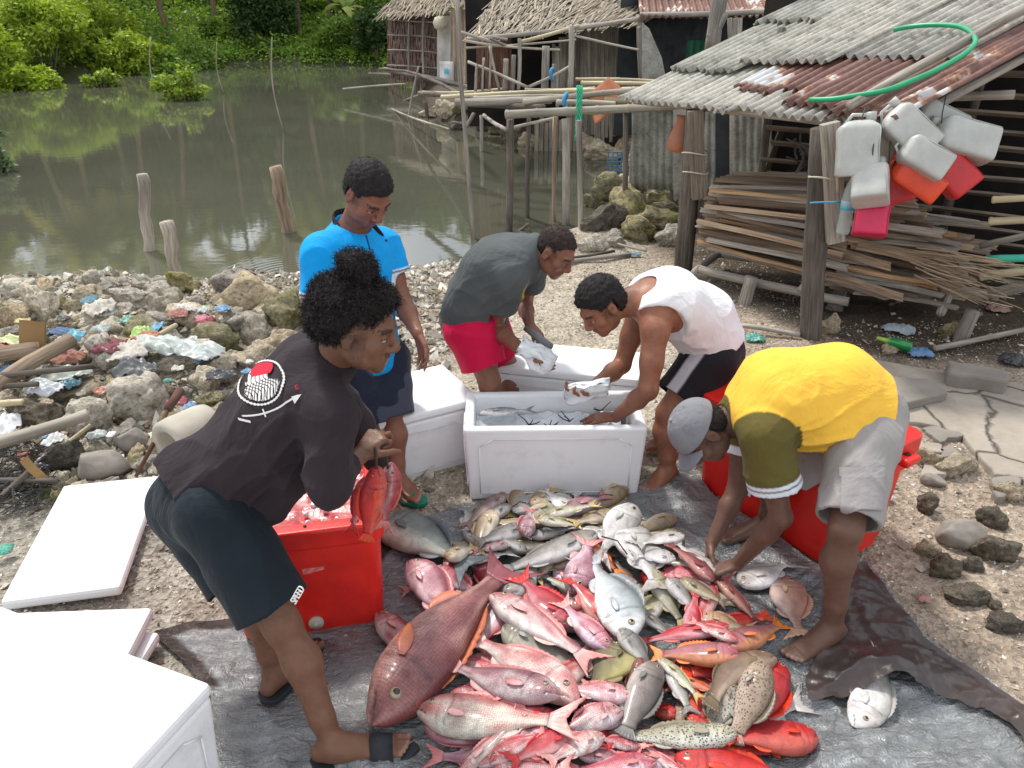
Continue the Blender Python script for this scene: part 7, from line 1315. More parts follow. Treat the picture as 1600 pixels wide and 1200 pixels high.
garment('collar', rB, jB, colB, CLOTHS, colr((.012, .014, .018), (edg, (.6, .62, .65))), h=.004, wr=(0, 9, 1), lo=nk-.2, hi=nk+.2, rs=1.04)
ch_ = V3(P(578, 372, 3.1)); mb = MB(); 
def onB(u, v): p, ok = project(SB, V3(P(u, v, 3.02))[None], ray(u, v)); return p[0]-nvec(V3(ray(u, v)))*.004
mb.tube([Vector(onB(572+6*t_, 368+22*t_)-jB['off']) for t_ in (0, .3, .6, 1)], .0035, 5, col=(.004, .05, .14)); mb.build('placket', CLOTHS, polo, True)
mb = MB(); q_ = onB(603, 376)-jB['off']; mb.lathe([(0, 0), (.006, 0), (.006, .002), (0, .002)], q_, (0, -1, .1), 8, (.01, .02, .05)); mb.build('chest_logo', CLOTHS, polo, True)
GRN = simple('green_rubber', (.005, .17, .10), (.008, .22, .13), 9, .5); PALE = simple('pale_sole', (.45, .55, .48), (.38, .46, .4), 9, .6)
sandal(rB, jB, ftB, 'L', GRN, GRN, 'flip', jB['toeL']); sandal(rB, jB, ftB, 'R', GRN, GRN, 'flip', jB['toeR'])
# ---- C: grey tee, red shorts, knife and ice
J = {k: V3(p) for k, p in PEOPLE['C'].items()}
rC, jC, LC_, axC, ftC = build_person('C', J, 'person in a grey t-shirt and red shorts bending and chopping a piece of ice', (.235, .105, .066), None, headf=(.66, -.50, -.55), headu=(.50, -.25, .80), hs=.98, facial=(.4, .3, .1), rs=1.04, h=.006,
    hands=(('R', (.72, -.45, -.45), (-.1, .35, .95), 1, .55, .5), ('L', (.35, -.6, -.35), (-.2, -.1, -.95), 1, 1.25, 1.0)))
def shC(S):
    torso_cloth(S, jC, .020, 1.08); S.cap(jC['pelvis'], jC['hipL']*.5+jC['hipR']*.5, .135, .135, .04); S.cap(P(722, 480, 3.5), P(765, 420, 3.5), .075, .09, .06); S.plane(jC['pelvis']+np.array([0, 0, -.035]), (-.15, 0, -1)); sleeve(S, jC, 'R', .52, .022, .014); sleeve(S, jC, 'L', .52, .022, .014); S.cap(jC['neck']*.6+jC['head']*.4, jC['head'], .064, .085, .01, 's')
logo = lambda V_: step(.03-np.linalg.norm((V_-V3(P(824, 458, 3.42)))*np.array([1, .5, .6]), axis=1), .01)
tee, SC_ = garment('t_shirt', rC, jC, shC, CLOTH, colr((.088, .098, .098), (logo, (.42, .30, .06))), wr=(.008, 8, 21), lo=(-.55, 3.0, .45), hi=(.45, 4.0, 1.35), rs=1.02, rays=[(jC['shR'], jC['pelvis'], .15, .013)])
garment('shorts', rC, jC, shorts_fn(jC, .70, .026, .112, top=jC['pelvis']), CLOTHS, colr((.55, .008, .055)), wr=(.006, 8, 23), lo=(-.55, 3.0, .3), hi=(.3, 4, .95), rs=1.06)
hair_cap(rC, jC, axC, .98, .005, mat=hairm('thin_hair', (.022, .014, .012)), front=.035)
# ---- D: white vest
J = {k: V3(p) for k, p in PEOPLE['D'].items()}
rD, jD, LD_, axD, ftD = build_person('D', J, 'person in a white sleeveless vest and black shorts reaching into the open foam box', (.270, .115, .068), None, headf=(-.66, -.42, -.62), headu=(-.55, -.15, .82), hs=1.04, facial=(.7, .3, .5), rs=1.12, hds=1.03, h=.006,
    hands=(('L', (-.95, .08, -.12), (0, .1, -1), -1, .3, .5), ('R', (-.85, -.35, .05), (.0, -.25, .95), -1, .7, .9)))
def shD(S):
    torso_cloth(S, jD, .010, 1.03); S.cap(jD['pelvis'], jD['waist'], .125, .125, .04); S.plane(jD['pelvis']*.96+jD['waist']*.04, -(jD['waist']-jD['pelvis']))
    up2 = jD['chest']*.45+jD['neck']*.55
    for q, sg in (('L', 1), ('R', 1)):
        sh = jD['sh'+q]; o = nvec(sh-up2); S.ell(sh+o*.035+np.array([.005, 0, -.03]), .140, .13, .140, (1, 0, 0), (0, 1, 0), (0, 0, 1), .01, 's')
    S.cap(jD['neck']*.9+jD['head']*.1, jD['neck']+nvec(jD['head']-jD['neck'])*.12, .088, .11, .01, 's'); S.ell(jD['neck']+np.array([-.05, 0, -.03]), .10, .085, .10, (1, 0, 0), (0, 1, 0), (0, 0, 1), .01, 's'); S.ell(jD['neck']+np.array([.035, 0, .06]), .075, .075, .05, (1, 0, 0), (0, 1, 0), (0, 0, 1), .01, 's')
garment('vest', rD, jD, shD, clothm('white_cotton', .85, 600, .04), colr((.70, .70, .72)), wr=(.005, 9, 31), lo=(.3, 2.8, .5), hi=(1.25, 3.85, 1.3), rs=1.10, rays=[(jD['shL'], jD['pelvis'], .15, .010), (jD['hipL'], jD['chest'], .10, .010)])
pan = lambda V_: step(.016-np.abs(np.cross(V_-jD['hipL'], nvec(jD['knL']-jD['hipL']))@np.array([.25, 0, 1.])-.0), .006)*(V_[:, 1] < jD['hipL'][1]-.05)
garment('shorts', rD, jD, shorts_fn(jD, .74, .020, .112, top=jD['pelvis']*.8+jD['waist']*.2), CLOTHS, colr((.014, .012, .016), (pan, (.45, .43, .46))), wr=(.005, 8, 33), lo=(.4, 2.8, .15), hi=(1.35, 3.9, 1), rs=1.08)
hair_cap(rD, jD, axD, 1.04, .017, noise=.004, front=.05)
# ---- E: yellow and olive shirt, cap
J = {k: V3(p) for k, p in PEOPLE['E'].items()}; EFW, EUP = (-.30, -.30, -.90), (-.92, -.12, .36)
rE, jE, LE_, axE, ftE = build_person('E', J, 'person in a yellow and olive t-shirt and grey cap bending low to sort the fish', (.135, .070, .048), None, headf=EFW, headu=EUP, hs=1.0, facial=(.3, .3, .3), rs=1.06, h=.0055,
    hands=(('L', (-.75, .10, -.40), (.1, -.1, -1), -1, .95, .9), ('R', (-.25, -.55, -.75), (.5, -.5, -.3), 1, .9, .9)))
def shE(S):
    torso_cloth(S, jE, .014, 1.08); S.cap(P(1300, 602, 2.5), P(1215, 604, 2.5), .142, .138, .06); S.cap(P(1345, 625, 2.48), P(1300, 602, 2.5), .125, .142, .06); S.cap(P(1330, 655, 2.4), P(1230, 675, 2.40), .07, .06, .07); S.cap(P(1250, 690, 2.42), P(1310, 680, 2.42), .03, .05, .05)
    S.plane(jE['pelvis']*.90+jE['waist']*.10+np.array([.015, 0, 0]), (1, 0, -.28)); sleeve(S, jE, 'L', .60, .030, .020); sleeve(S, jE, 'R', .52, .024, .016); S.cap(jE['neck']*.6+jE['head']*.4, jE['head'], .070, .085, .01, 's')
def olive(q):
    return lambda V_: np.maximum(step(lin(V_, jE['sh'+q], jE['el'+q])+.10, .02)*(dseg(V_, jE['sh'+q], jE['el'+q]) < .125), step(.115-np.linalg.norm(V_-jE['sh'+q], axis=1), .004))
rulE = [(olive('L'), (.105, .085, .022)), (olive('R'), (.105, .085, .022)), (lambda V_: step(.100-np.linalg.norm(V_-jE['neck']-nvec(jE['head']-jE['neck'])*.02, axis=1), .004), (.105, .085, .022)), (slv(jE, 'L', .47, .515, .12), (.62, .65, .72)), (slv(jE, 'L', .535, .7, .12), (.62, .65, .72)), (slv(jE, 'R', .42, .7, .11), (.62, .65, .72))]
shirtE, SE = garment('t_shirt', rE, jE, shE, CLOTHS, colr((.82, .48, .06), *rulE), wr=(.006, 6, 41), lo=(.5, 2.05, .35), hi=(1.65, 2.95, 1.15), rays=[(jE['hipL']+np.array([.06, -.05, .05]), jE['shL'], .17, .017), (jE['shL'], jE['waist'], .12, .010)])
def pkt(V_): return V_*0
shortsE, SEs = garment('cargo_shorts', rE, jE, shorts_fn(jE, .92, .016, .101, top=jE['pelvis']*.55+jE['waist']*.45, topdir=(-1, 0, .3)), CLOTHS, colr((.30, .28, .27)), wr=(.006, 9, 43), lo=(.85, 1.85, .25), hi=(1.65, 2.95, 1.05), rs=1.06)
# cargo pocket laid on the near thigh
def pocket(a, b): m = (np.abs(a) < .92) & (b > -.9) & (b < .62); fl = (np.abs(a) < 1) & (b > .55) & (b < 1.0); rim = ((np.abs(np.abs(a)-.86) < .05) | (np.abs(b+.84) < .05)); c = np.tile((.27, .25, .245), (len(a), 1)).astype(float); c[fl] = (.31, .29, .285); return c, m | fl
decal('cargo_pocket', shortsE, SEs, V3(P(1347, 765, 2.0)), vr, vu, .075, ray(1347, 765), pocket, jE['off'], CLOTHS, lift=.013, N=60, wrk=(.006, 9, 43))
# grey cap
r_, f_, u_ = axE; hE = jE['head']; CAPM = clothm('cap_cloth', .9, 400, .15); S = SDF(hE-.25, hE+.25, .005); q0 = hE+u_*.035-f_*.012; S.ell(q0, .090, .110, .100, r_, f_, u_, 0); S.plane(hE+u_*.032, -u_+f_*.12)
S.ell(q0-u_*.02, .078, .098, .085, r_, f_, u_, .004, 's'); Vv, Q = S.mesh(); Vv = smoothv(Vv, Q, 2, .4); cp_ = mesh_np('cap', Vv-jE['off'], Q, CAPM, rE, True, np.tile((.21, .21, .225), (len(Vv), 1)))
mb = MB(); N = 20; 
def bill(a, b): x = (a-.5)*2; w_ = .078; y = .085*math.sqrt(max(0, 1-(x*.8)**2))+b*.075*math.sqrt(max(0.05, 1-abs(x)**3)); return Vector(hE+u_*(.040-.018*x*x-b*.012)+r_*x*w_+f_*y-jE['off'])
mb.grid(bill, 24, 8, (.19, .19, .205)); mb.build('cap_bill', CAPM, cp_, True, solid=.006)
mb = MB(); mb.lathe([(0, 0), (.008, 0), (.007, .005), (0, .007)], Vector(q0+u_*.099-jE['off']), Vector(u_), 10, (.26, .26, .27)); mb.build('cap_button', CAPM, cp_, True)
hair_cap(rE, jE, axE, 1.0, .008, low=-.045, front=.04)

# ---- things in the hands
m, t, b = base('clear_ice', .12, .6, IOR=1.3); b.inputs['Base Color'].default_value = (.84, .88, .90, 1); b.inputs['Transmission Weight'].default_value = .22; v = coordv(t); bump(t, b, noisev(t, v, 25, 4), .5, .01); ICE = m
def ice_slab(c, X, Y, Z, seed, label):
    bm = bmesh.new(); bmesh.ops.create_cube(bm, size=1); bmesh.ops.subdivide_edges(bm, edges=bm.edges, cuts=6, use_grid_fill=True); M = Matrix((Vector(X), Vector(Y), Vector(Z))).transposed()
    for v_ in bm.verts:
        p = v_.co*1.0; k = 1-.25*max(0, max(abs(p.x), abs(p.y))*2-.6)*(abs(p.z)*2); v_.co = M @ Vector((p.x, p.y, p.z*k))+Vector((1, 1, 1))*.018*mnoise.noise(p*3+Vector((seed, 0, 0)))+Vector((1, -1, .5))*.012*mnoise.noise(p*6+Vector((seed, 4, 0)))
    me = bpy.data.meshes.new('ice_piece'); bm.to_mesh(me); bm.free(); me.materials.append(ICE)
    for p in me.polygons: p.use_smooth = True
    o = link(bpy.data.objects.new('ice_piece', me)); o.location = c; return tag(o, label, 'ice')
ice_slab(P(838, 563, 3.24)+Vector((0, -.015, .03)), (.15, -.03, -.09), (.03, .07, .02), (.02, -.01, .055), 1, 'oval piece of ice in the hand of the grey shirted person')
ice_slab(P(915, 610, 3.16)+Vector((0, -.035, .015)), (.19, -.02, .045), (.0, .035, .02), (.0, -.02, .075), 2, 'flat slab of ice held by the person in the white vest')
mb = MB(); a_, b_ = P(832, 521, 3.50), P(868, 549, 3.40); d = (b_-a_).normalized(); mb.lathe([(.0, -.05), (.014, -.05), (.016, .0), (.020, .02), (.021, .125), (.015, .128), (0, .12)], a_, d, 16); tag(mb.build('pestle', simple('grey_tool', (.13, .15, .15), (.2, .22, .22), 9, .4, .5), None, True), 'short grey rod like tool held by the person in the grey shirt', 'tool')
# ================= FISH =================
def fishmat(name, scale, sstr, spots=None, rough=.36):
    m, t, b = base(name, rough, .5, Coat_Weight=.22, Coat_Roughness=.16); a = nd(t, 'ShaderNodeAttribute', attribute_name='Col'); g = coordv(t, 'gc', (1, 1, 1)); vo = nd(t, 'ShaderNodeTexVoronoi'); vo.inputs['Scale'].default_value = scale; vo.inputs['Randomness'].default_value = .35; t.links.new(g, vo.inputs['Vector'])
    sc_ = ramp(t, vo.outputs['Distance'], [(.05, (1.12, 1.1, 1.1)), (.75, (1-sstr, 1-sstr*1.1, 1-sstr))]); c = mixc(t, 1, a.outputs['Color'], sc_, 'MULTIPLY'); n = noisev(t, coordv(t), 16, 6, .7, .5); c = mixc(t, 1, c, ramp(t, n, [(.3, (.62, .52, .52)), (.52, (1.0, 1.0, 1.0)), (.75, (1.25, 1.25, 1.22))]), 'MULTIPLY')
    if spots:
        v2 = nd(t, 'ShaderNodeTexVoronoi'); v2.inputs['Scale'].default_value = spots[0]; t.links.new(g, v2.inputs['Vector']); c = mixc(t, ramp(t, v2.outputs['Distance'], [(spots[1], (1, 1, 1)), (spots[1]+.08, (0, 0, 0))]), c, spots[2])
    t.links.new(c, b.inputs['Base Color']); p = bump(t, b, vo.outputs['Distance'], .5, .0035); bump(t, b, n, .35, .006, p); return m
FM = dict(s=fishmat('fish_scales', 1.5, .42), m=fishmat('fish_fine_scales', 2.6, .16), p=fishmat('fish_spotted', 2.6, .1, (.95, .30, (.075, .05, .035))), r=fishmat('fish_red_spotted', 2.6, .1, (1.3, .12, (.12, .04, .25))))
FINM = attrmat('fin', .35, .4, .25, 30, .4, 90); EYEW = simple('fish_iris', (.36, .30, .20), (.24, .17, .10), 30, .2, .6, bmp=0); EYEB = simple('fish_pupil', (.008, .008, .012), None, 5, .1, .7, bmp=0); MOUTH = simple('fish_mouth', (.20, .03, .03), (.10, .02, .02), 20, .4)
TX = [0, .03, .08, .15, .25, .38, .52, .66, .80, .92, 1]
PROF = {'snap': ([.05, .15, .27, .40, .49, .50, .45, .36, .235, .155, .15], [.04, .12, .21, .31, .40, .43, .42, .34, .20, .13, .13], [.03, .24, .40, .54, .62, .62, .54, .40, .24, .12, .06]),
        'brm': ([.05, .17, .31, .44, .51, .52, .46, .34, .19, .11, .12], [.05, .14, .25, .36, .46, .50, .46, .33, .17, .10, .11], [.03, .22, .34, .42, .48, .48, .42, .30, .17, .09, .05]),
        'grp': ([.07, .20, .30, .39, .46, .50, .49, .43, .31, .22, .22], [.06, .17, .28, .37, .45, .47, .44, .37, .26, .20, .20], [.08, .36, .55, .68, .76, .74, .64, .48, .32, .20, .12]),
        'slim': ([.06, .20, .32, .42, .49, .50, .46, .39, .28, .19, .18], [.05, .18, .30, .40, .46, .48, .44, .36, .25, .17, .17], [.08, .34, .52, .66, .74, .72, .62, .48, .32, .18, .09]),
        'jack': ([.06, .17, .30, .42, .50, .50, .44, .32, .18, .08, .07], [.05, .16, .28, .39, .46, .48, .43, .32, .18, .08, .07], [.06, .30, .46, .58, .66, .66, .56, .40, .22, .09, .05])}
# kind: profile, depth ratio, material, back, side, belly, head, tail/fin colour, tail shape, thickness
W_ = (.72, .68, .66)
KD = {'big': ('snap', .30, 's', (.23, .065, .075), (.42, .165, .175), (.60, .34, .33), (.36, .11, .10), (.62, .16, .03), 'fork', .9),
 'pink': ('snap', .30, 's', (.52, .06, .08), (.68, .25, .26), (.78, .60, .58), (.58, .10, .12), (.66, .22, .20), 'fork', .8), 'pale': ('snap', .30, 's', (.60, .17, .19), (.76, .50, .50), (.82, .74, .72), (.66, .26, .27), (.68, .30, .27), 'fork', .8),
 'red': ('snap', .34, 'm', (.46, .014, .03), (.60, .08, .09), (.70, .36, .34), (.50, .02, .035), (.55, .03, .03), 'fork', .8), 'plum': ('snap', .28, 's', (.33, .13, .16), (.54, .31, .34), (.70, .56, .58), (.40, .15, .16), (.55, .18, .17), 'fork', .85),
 'hind': ('grp', .31, 'r', (.45, .012, .010), (.60, .03, .018), (.64, .13, .07), (.48, .015, .012), (.66, .06, .02), 'round', .85), 'orange': ('slim', .27, 'm', (.62, .10, .04), (.66, .16, .08), (.66, .32, .18), (.50, .12, .10), (.80, .22, .01), 'fork', .85),
 'mauve': ('slim', .30, 'm', (.38, .12, .13), (.42, .17, .20), (.62, .24, .12), (.40, .10, .14), (.85, .22, .01), 'fork', .85), 'cream': ('grp', .27, 'p', (.30, .26, .17), (.50, .47, .36), (.66, .64, .55), (.48, .43, .32), (.22, .19, .14), 'round', .85),
 'spot': ('grp', .33, 'p', (.20, .155, .105), (.33, .28, .20), (.50, .46, .37), (.28, .22, .15), (.13, .10, .08), 'round', .85), 'umber': ('grp', .27, 'm', (.13, .095, .055), (.24, .185, .115), (.42, .36, .25), (.24, .17, .10), (.15, .11, .07), 'round', .85),
 'ash': ('grp', .30, 'm', (.13, .12, .105), (.27, .25, .22), (.58, .56, .50), (.22, .20, .18), (.16, .15, .14), 'round', .85), 'rust': ('grp', .28, 'p', (.16, .04, .03), (.25, .07, .05), (.34, .13, .10), (.2, .05, .035), (.14, .04, .03), 'round', .85),
 'olive': ('slim', .27, 'm', (.23, .22, .13), (.42, .40, .28), (.66, .64, .52), (.38, .34, .22), (.45, .36, .12), 'fork', .8), 'tan': ('slim', .27, 'm', (.27, .20, .11), (.46, .37, .24), (.66, .60, .47), (.42, .31, .19), (.50, .36, .14), 'fork', .8),
 'grey': ('slim', .28, 'm', (.15, .145, .13), (.34, .33, .30), (.64, .63, .60), (.30, .27, .25), (.22, .2, .19), 'fork', .8), 'bream': ('brm', .42, 'm', (.38, .37, .34), (.68, .68, .65), (.78, .78, .77), (.60, .58, .54), (.42, .38, .36), 'fork', .7),
 'cool': ('brm', .36, 'm', (.17, .20, .205), (.50, .56, .57), (.78, .79, .79), (.62, .64, .63), (.30, .30, .31), 'fork', .75), 'jack': ('jack', .33, 'm', (.060, .070, .078), (.20, .22, .23), (.48, .49, .49), (.16, .17, .18), (.12, .14, .15), 'fork', .85),
 'brown': ('slim', .25, 'm', (.15, .095, .06), (.28, .20, .14), (.5, .42, .34), (.24, .15, .11), (.2, .12, .09), 'fork', .8), 'wine': ('slim', .26, 'm', (.12, .035, .04), (.25, .07, .07), (.46, .22, .20), (.20, .05, .05), (.18, .04, .04), 'fork', .8), 'peach': ('brm', .34, 'm', (.44, .20, .13), (.50, .34, .23), (.62, .50, .40), (.50, .28, .22), (.5, .3, .2), 'fork', .75), 'bronze': ('brm', .42, 'm', (.12, .105, .06), (.24, .20, .10), (.44, .36, .15), (.20, .17, .09), (.1, .08, .06), 'round', .7)}
def make_fish(kind, Hp, Tp, dors, ratio, up, label, bend=0, roll=0, group=None, mouth=0, seed=0):
    """Hp snout, Tp tail tip (world), dors: direction of the back, up: side facing the viewer"""
    pf, dr, mt, cb, cs, cl, ch, cf, tail, thk = KD[kind]; r = random.Random(seed); Hp, Tp = Vector(Hp), Vector(Tp); Lt = (Tp-Hp).length; Xd = (Tp-Hp).normalized(); Dd = Vector(dors); Dd = (Dd-Xd*Dd.dot(Xd)).normalized(); Nd = Xd.cross(Dd); 
    if Nd.dot(Vector(up)) < 0: Nd = -Nd
    q = Matrix.Rotation(roll, 3, Xd); Dd = q @ Dd; Nd = q @ Nd; L = Lt*(.80 if tail == 'fork' else .86); dep = L*(ratio or dr); top, bot, wid = PROF[pf]; root = empty('fish', Hp.lerp(Tp, .4), 0, label=label, cat='fish', group=group or 'fish on the tarp'); off = root.location
    def cen(x): return Hp+Xd*L*x+Dd*bend*L*(4*x*(1-x))*.25+Nd*(-.00)*L
    NX, NT = 54, 34; xs = np.linspace(0, 1, NX)**1.45; jit = Vector([r.uniform(.82, 1.08)]*3)*r.uniform(.92, 1.04); jit.y *= r.uniform(.88, 1.1); jit.z *= r.uniform(.88, 1.1); jit = jit if kind not in ('bream', 'cool', 'grey', 'olive', 'tan') else Vector([jit.x]*3); V = []; C = []; Gc = []; nl = max(.35, L)
    cv = [Vector(c) for c in (cb, cs, cl, ch)]
    for i, x in enumerate(xs):
        tp_, bt_, wd_ = np.interp(x, TX, top)*dep, np.interp(x, TX, bot)*dep, np.interp(x, TX, wid)*dep*.5*thk
        if x < .10: bt_ *= 1-.1*mouth
        for k in range(NT):
            th = 2*math.pi*k/NT; cth, sth = math.cos(th), math.sin(th); h = (tp_ if cth > 0 else bt_)*math.copysign(abs(cth)**.92, cth); w_ = wd_*math.copysign(abs(sth)**.85, sth)
            dv = cth; g_ = math.exp(-((x-.265-.03*(1-dv*dv))/.010)**2)*(abs(dv) < .85); w_ *= 1-.10*g_; g2 = math.exp(-((x-.195-.02*(1-dv*dv))/.008)**2)*(-.8 < dv < .35); w_ *= 1-.05*g2; mo = math.exp(-((dv+.06+3.6*x)/.085)**2)*(x < .115)*(x > .0); w_ *= 1-.32*mo*(1+mouth); h *= 1+.10*math.exp(-((x-.03)/.02)**2)*(abs(dv) > .5)
            ee = 1+.012*mnoise.noise(Vector((x*9, th*2, seed))); V.append(cen(x)+Dd*h*ee+Nd*w_*ee)
            if dv > -.1: c = cv[1].lerp(cv[0], min(1, ((dv+.1)/1.1)**1.15*1.25))
            else: c = cv[1].lerp(cv[2], min(1, (-dv)*1.5))
            hd = max(0, 1-max(0, x-.16)/.10); hd *= .75 if dv > -.5 else .3; c = c.lerp(cv[3], min(1, hd)); bl = mnoise.noise(Vector((x*5+seed*3, dv*2, 2)))
            if kind in ('pink', 'pale', 'plum', 'big', 'red') : c = c.lerp(cv[0]*.85, min(1, max(0, bl)*1.3)).lerp(cv[2], min(.8, max(0, -bl-.1)*1.6))
            elif bl > 0: c = c*(1-.25*bl)
            c = c*(1-.55*g_)*(1-.35*g2)*(1-.85*mo); C.append((c.x*jit.x, c.y*jit.y, c.z*jit.z)); Gc.append((x*L/nl*42, th*dep/nl*18, seed*3.1))
    Fc = [(i*NT+k, i*NT+(k+1) % NT, (i+1)*NT+(k+1) % NT, (i+1)*NT+k) for i in range(NX-1) for k in range(NT)]+[tuple(range(NT))[::-1], tuple((NX-1)*NT+k for k in range(NT))]
    mesh_np('body', np.array([tuple(v-off) for v in V]), Fc, FM[mt], root, True, C, Gc)
    cfv = Vector(cf)
    # tail fin
    mb = MB(seed); b_ = cen(1); a0 = (cen(1)-cen(.95)).normalized(); TL = (Lt-L)*(.75 if kind == 'big' else .9); hs_ = dep*.15; ov = a0*(-L*.02); N = 12; spr = dep*(.52 if tail == 'fork' else .34)
    def tf(a, b):
        y = (a-.5)*2; fan = hs_+(spr-hs_)*b; l_ = TL*(b if tail == 'round' else b*(.55+.55*abs(y)**1.4)); l_ *= (1-.18*y*y) if tail == 'round' else 1
        return b_+ov+a0*(l_+L*.02)+Dd*y*fan+Nd*.004*math.sin(a*40)*b+Nd*.02*L*mnoise.noise(Vector((a*2, b, seed)))*b-off
    mb.grid(tf, 16, 5, tuple(cfv), lambda a, b: tuple(Vector(cs).lerp(cfv, min(1, b*1.6+.25)) if kind != 'big' else Vector(cb)*1.2)); mb.build('tail_fin', FINM, root, True, solid=.0022)
    # back fin, spiny front part
    mb = MB(seed+1); ln = r.uniform(.10, .2)
    def df(a, b):
        x = .30+.56*a; tp_ = np.interp(x, TX, top)*dep; hgt = dep*ln*(.6 if kind == 'big' else 1)*(math.sin(math.pi*min(1, a*1.05+.03))**.5)*(1-.25*(int(a*22) % 2)*(a < .6))*b; return cen(x)+Dd*(tp_*.97+hgt)+Xd*hgt*.7+Nd*(hgt*.35)-off
    mb.grid(df, 22, 2, tuple(cfv), lambda a, b: tuple(Vector(cb).lerp(cfv, .35+.4*b))); mb.build('dorsal_fin', FINM, root, True, solid=.0018)
    mb = MB(seed+2)
    def af(a, b): x = .64+.2*a; bt_ = np.interp(x, TX, bot)*dep; hgt = dep*.13*math.sin(math.pi*min(1, a+.08))**.6*b; return cen(x)-Dd*(bt_*.97+hgt)+Xd*hgt*.8+Nd*hgt*.2-off
    mb.grid(af, 10, 2, tuple(cfv), lambda a, b: tuple(Vector(cl).lerp(cfv, .3+.5*b))); mb.build('anal_fin', FINM, root, True, solid=.0018)
    # pectoral fin on the side in view
    mb = MB(seed+3); pl = L*r.uniform(.14, .19)*(1.2 if kind == 'big' else 1); pa = r.uniform(-.45, .1); w0 = np.interp(.29, TX, wid)*dep*.5*thk; pd = (Xd*math.cos(pa)+Dd*math.sin(pa)).normalized(); pp = Nd.cross(pd)
    def pfn(a, b): w_ = pl*.20*math.sin(math.pi*min(1, .12+a*.86)); return cen(.29)-Dd*dep*.08+Nd*(w0*.99+.004+a*.012-a*a*.01)+pd*a*pl+pp*(b-.5)*2*w_-off
    mb.grid(pfn, 9, 4, tuple(cfv), lambda a, b: tuple(Vector(cs).lerp(cfv, .35+.5*a))); mb.build('pectoral_fin', FINM, root, True, solid=.0016)
    # eyes
    er = dep*.068*(1.15 if pf in ('snap', 'brm') else .85); ex = .135 if pf != 'grp' else .12
    for s_ in (1, -1):
        we = np.interp(ex, TX, wid)*dep*.5*thk; p = cen(ex)+Dd*dep*.13+Nd*s_*(we*.93); ax = (Nd*s_*.92+Dd*.25).normalized(); mb = MB(); mb.lathe([(er, -er*.3), (er*.98, er*.05), (er*.8, er*.30), (er*.58, er*.42), (0, er*.44)], p-off, ax, 16); e = mb.build('eye', EYEW, root, True); mb = MB(); mb.lathe([(er*.56, er*.40), (er*.45, er*.50), (er*.2, er*.56), (0, er*.57)], p-off, ax, 12); mb.build('pupil', EYEB, e, True)
    return root
# height map of the heap
HX0, HY0, HR_ = -1.0, 1.0, .01; HM = np.zeros((230, 260)); 
for jj in range(230):
    for ii in range(260): HM[jj, ii] = tarp_z(HX0+ii*HR_, HY0+jj*HR_)
def hq(x, y): return HM[min(max(int((y-HY0)/HR_), 0), 229), min(max(int((x-HX0)/HR_), 0), 259)]
def lay(kind, hu, hv, tu, tv, side, label, ratio=None, bend=None, roll=None, lift=0, seed=0, mouth=0):
    pf, dr, mt, cb, cs, cl, ch, cf, tail, thk = KD[kind]; rt = (ratio or dr)*1.22; zh = zt = .06; r = random.Random(seed); bend = r.uniform(-.16, .16) if bend is None else bend
    for _ in range(5):
        H, T = G(hu, hv, zh), G(tu, tv, zt); H = H+(H-T)*.03; T = T+(T-H)*.03; Lt = (T-H).length; Lb = Lt*.82; dep = Lb*rt; hw = dep*.31*thk; X2 = (T-H).normalized(); pn = Vector((-X2.y, X2.x, 0))
        def hs(a, b):
            q = []
            for k in range(7):
                s_ = a+(b-a)*k/6; c = H.lerp(T, s_)
                for o in (-.28, -.1, .1, .28): q.append(hq(c.x+pn.x*o*dep, c.y+pn.y*o*dep))
            q.sort(); return q[int(len(q)*.72)]
        a_, b_ = hs(.05, .45), hs(.45, .88); zh = zh*.4+.6*(a_-(b_-a_)*.25+hw*.72+lift); zt = zt*.4+.6*(b_+(b_-a_)*.2+hw*.45+lift*.6)
        zt = max(min(zt, zh+.35*Lt), zh-.45*Lt, hq(T.x, T.y)*.5+.005); zh = min(max(zh, hw*.5+.02, zt-.28*Lt), .30, zt+.30*Lt)
    cand = [pn, -pn]; c0 = H.lerp(T, .4); pu = pix(c0)
    def score(d): q = pix(c0+d*.05); dx, dy = q[0]-pu[0], q[1]-pu[1]; return {'u': -dy, 'd': dy, 'l': -dx, 'r': dx}[side]
    dd = max(cand, key=score); make_fish(kind, H, T, dd, rt, (0, 0, 1), label, bend, roll if roll is not None else r.uniform(-.22, .22), seed=seed, mouth=mouth)
    for k in range(60):
        s_ = k/59*.85; c = H.lerp(T, s_); x = s_/.85; hw_ = np.interp(x, TX, PROF[pf][2])*dep*.5*thk; hh = np.interp(x, TX, PROF[pf][0])*dep; zc = H.z+(T.z-H.z)*s_
        for o in np.linspace(-1, 1, 17):
            X1, Y1 = c.x+pn.x*o*hh, c.y+pn.y*o*hh; j_, i_ = int((Y1-HY0)/HR_), int((X1-HX0)/HR_)
            if 0 <= j_ < 230 and 0 <= i_ < 260: HM[j_, i_] = max(HM[j_, i_], zc+hw_*math.sqrt(max(0, 1-o*o)))
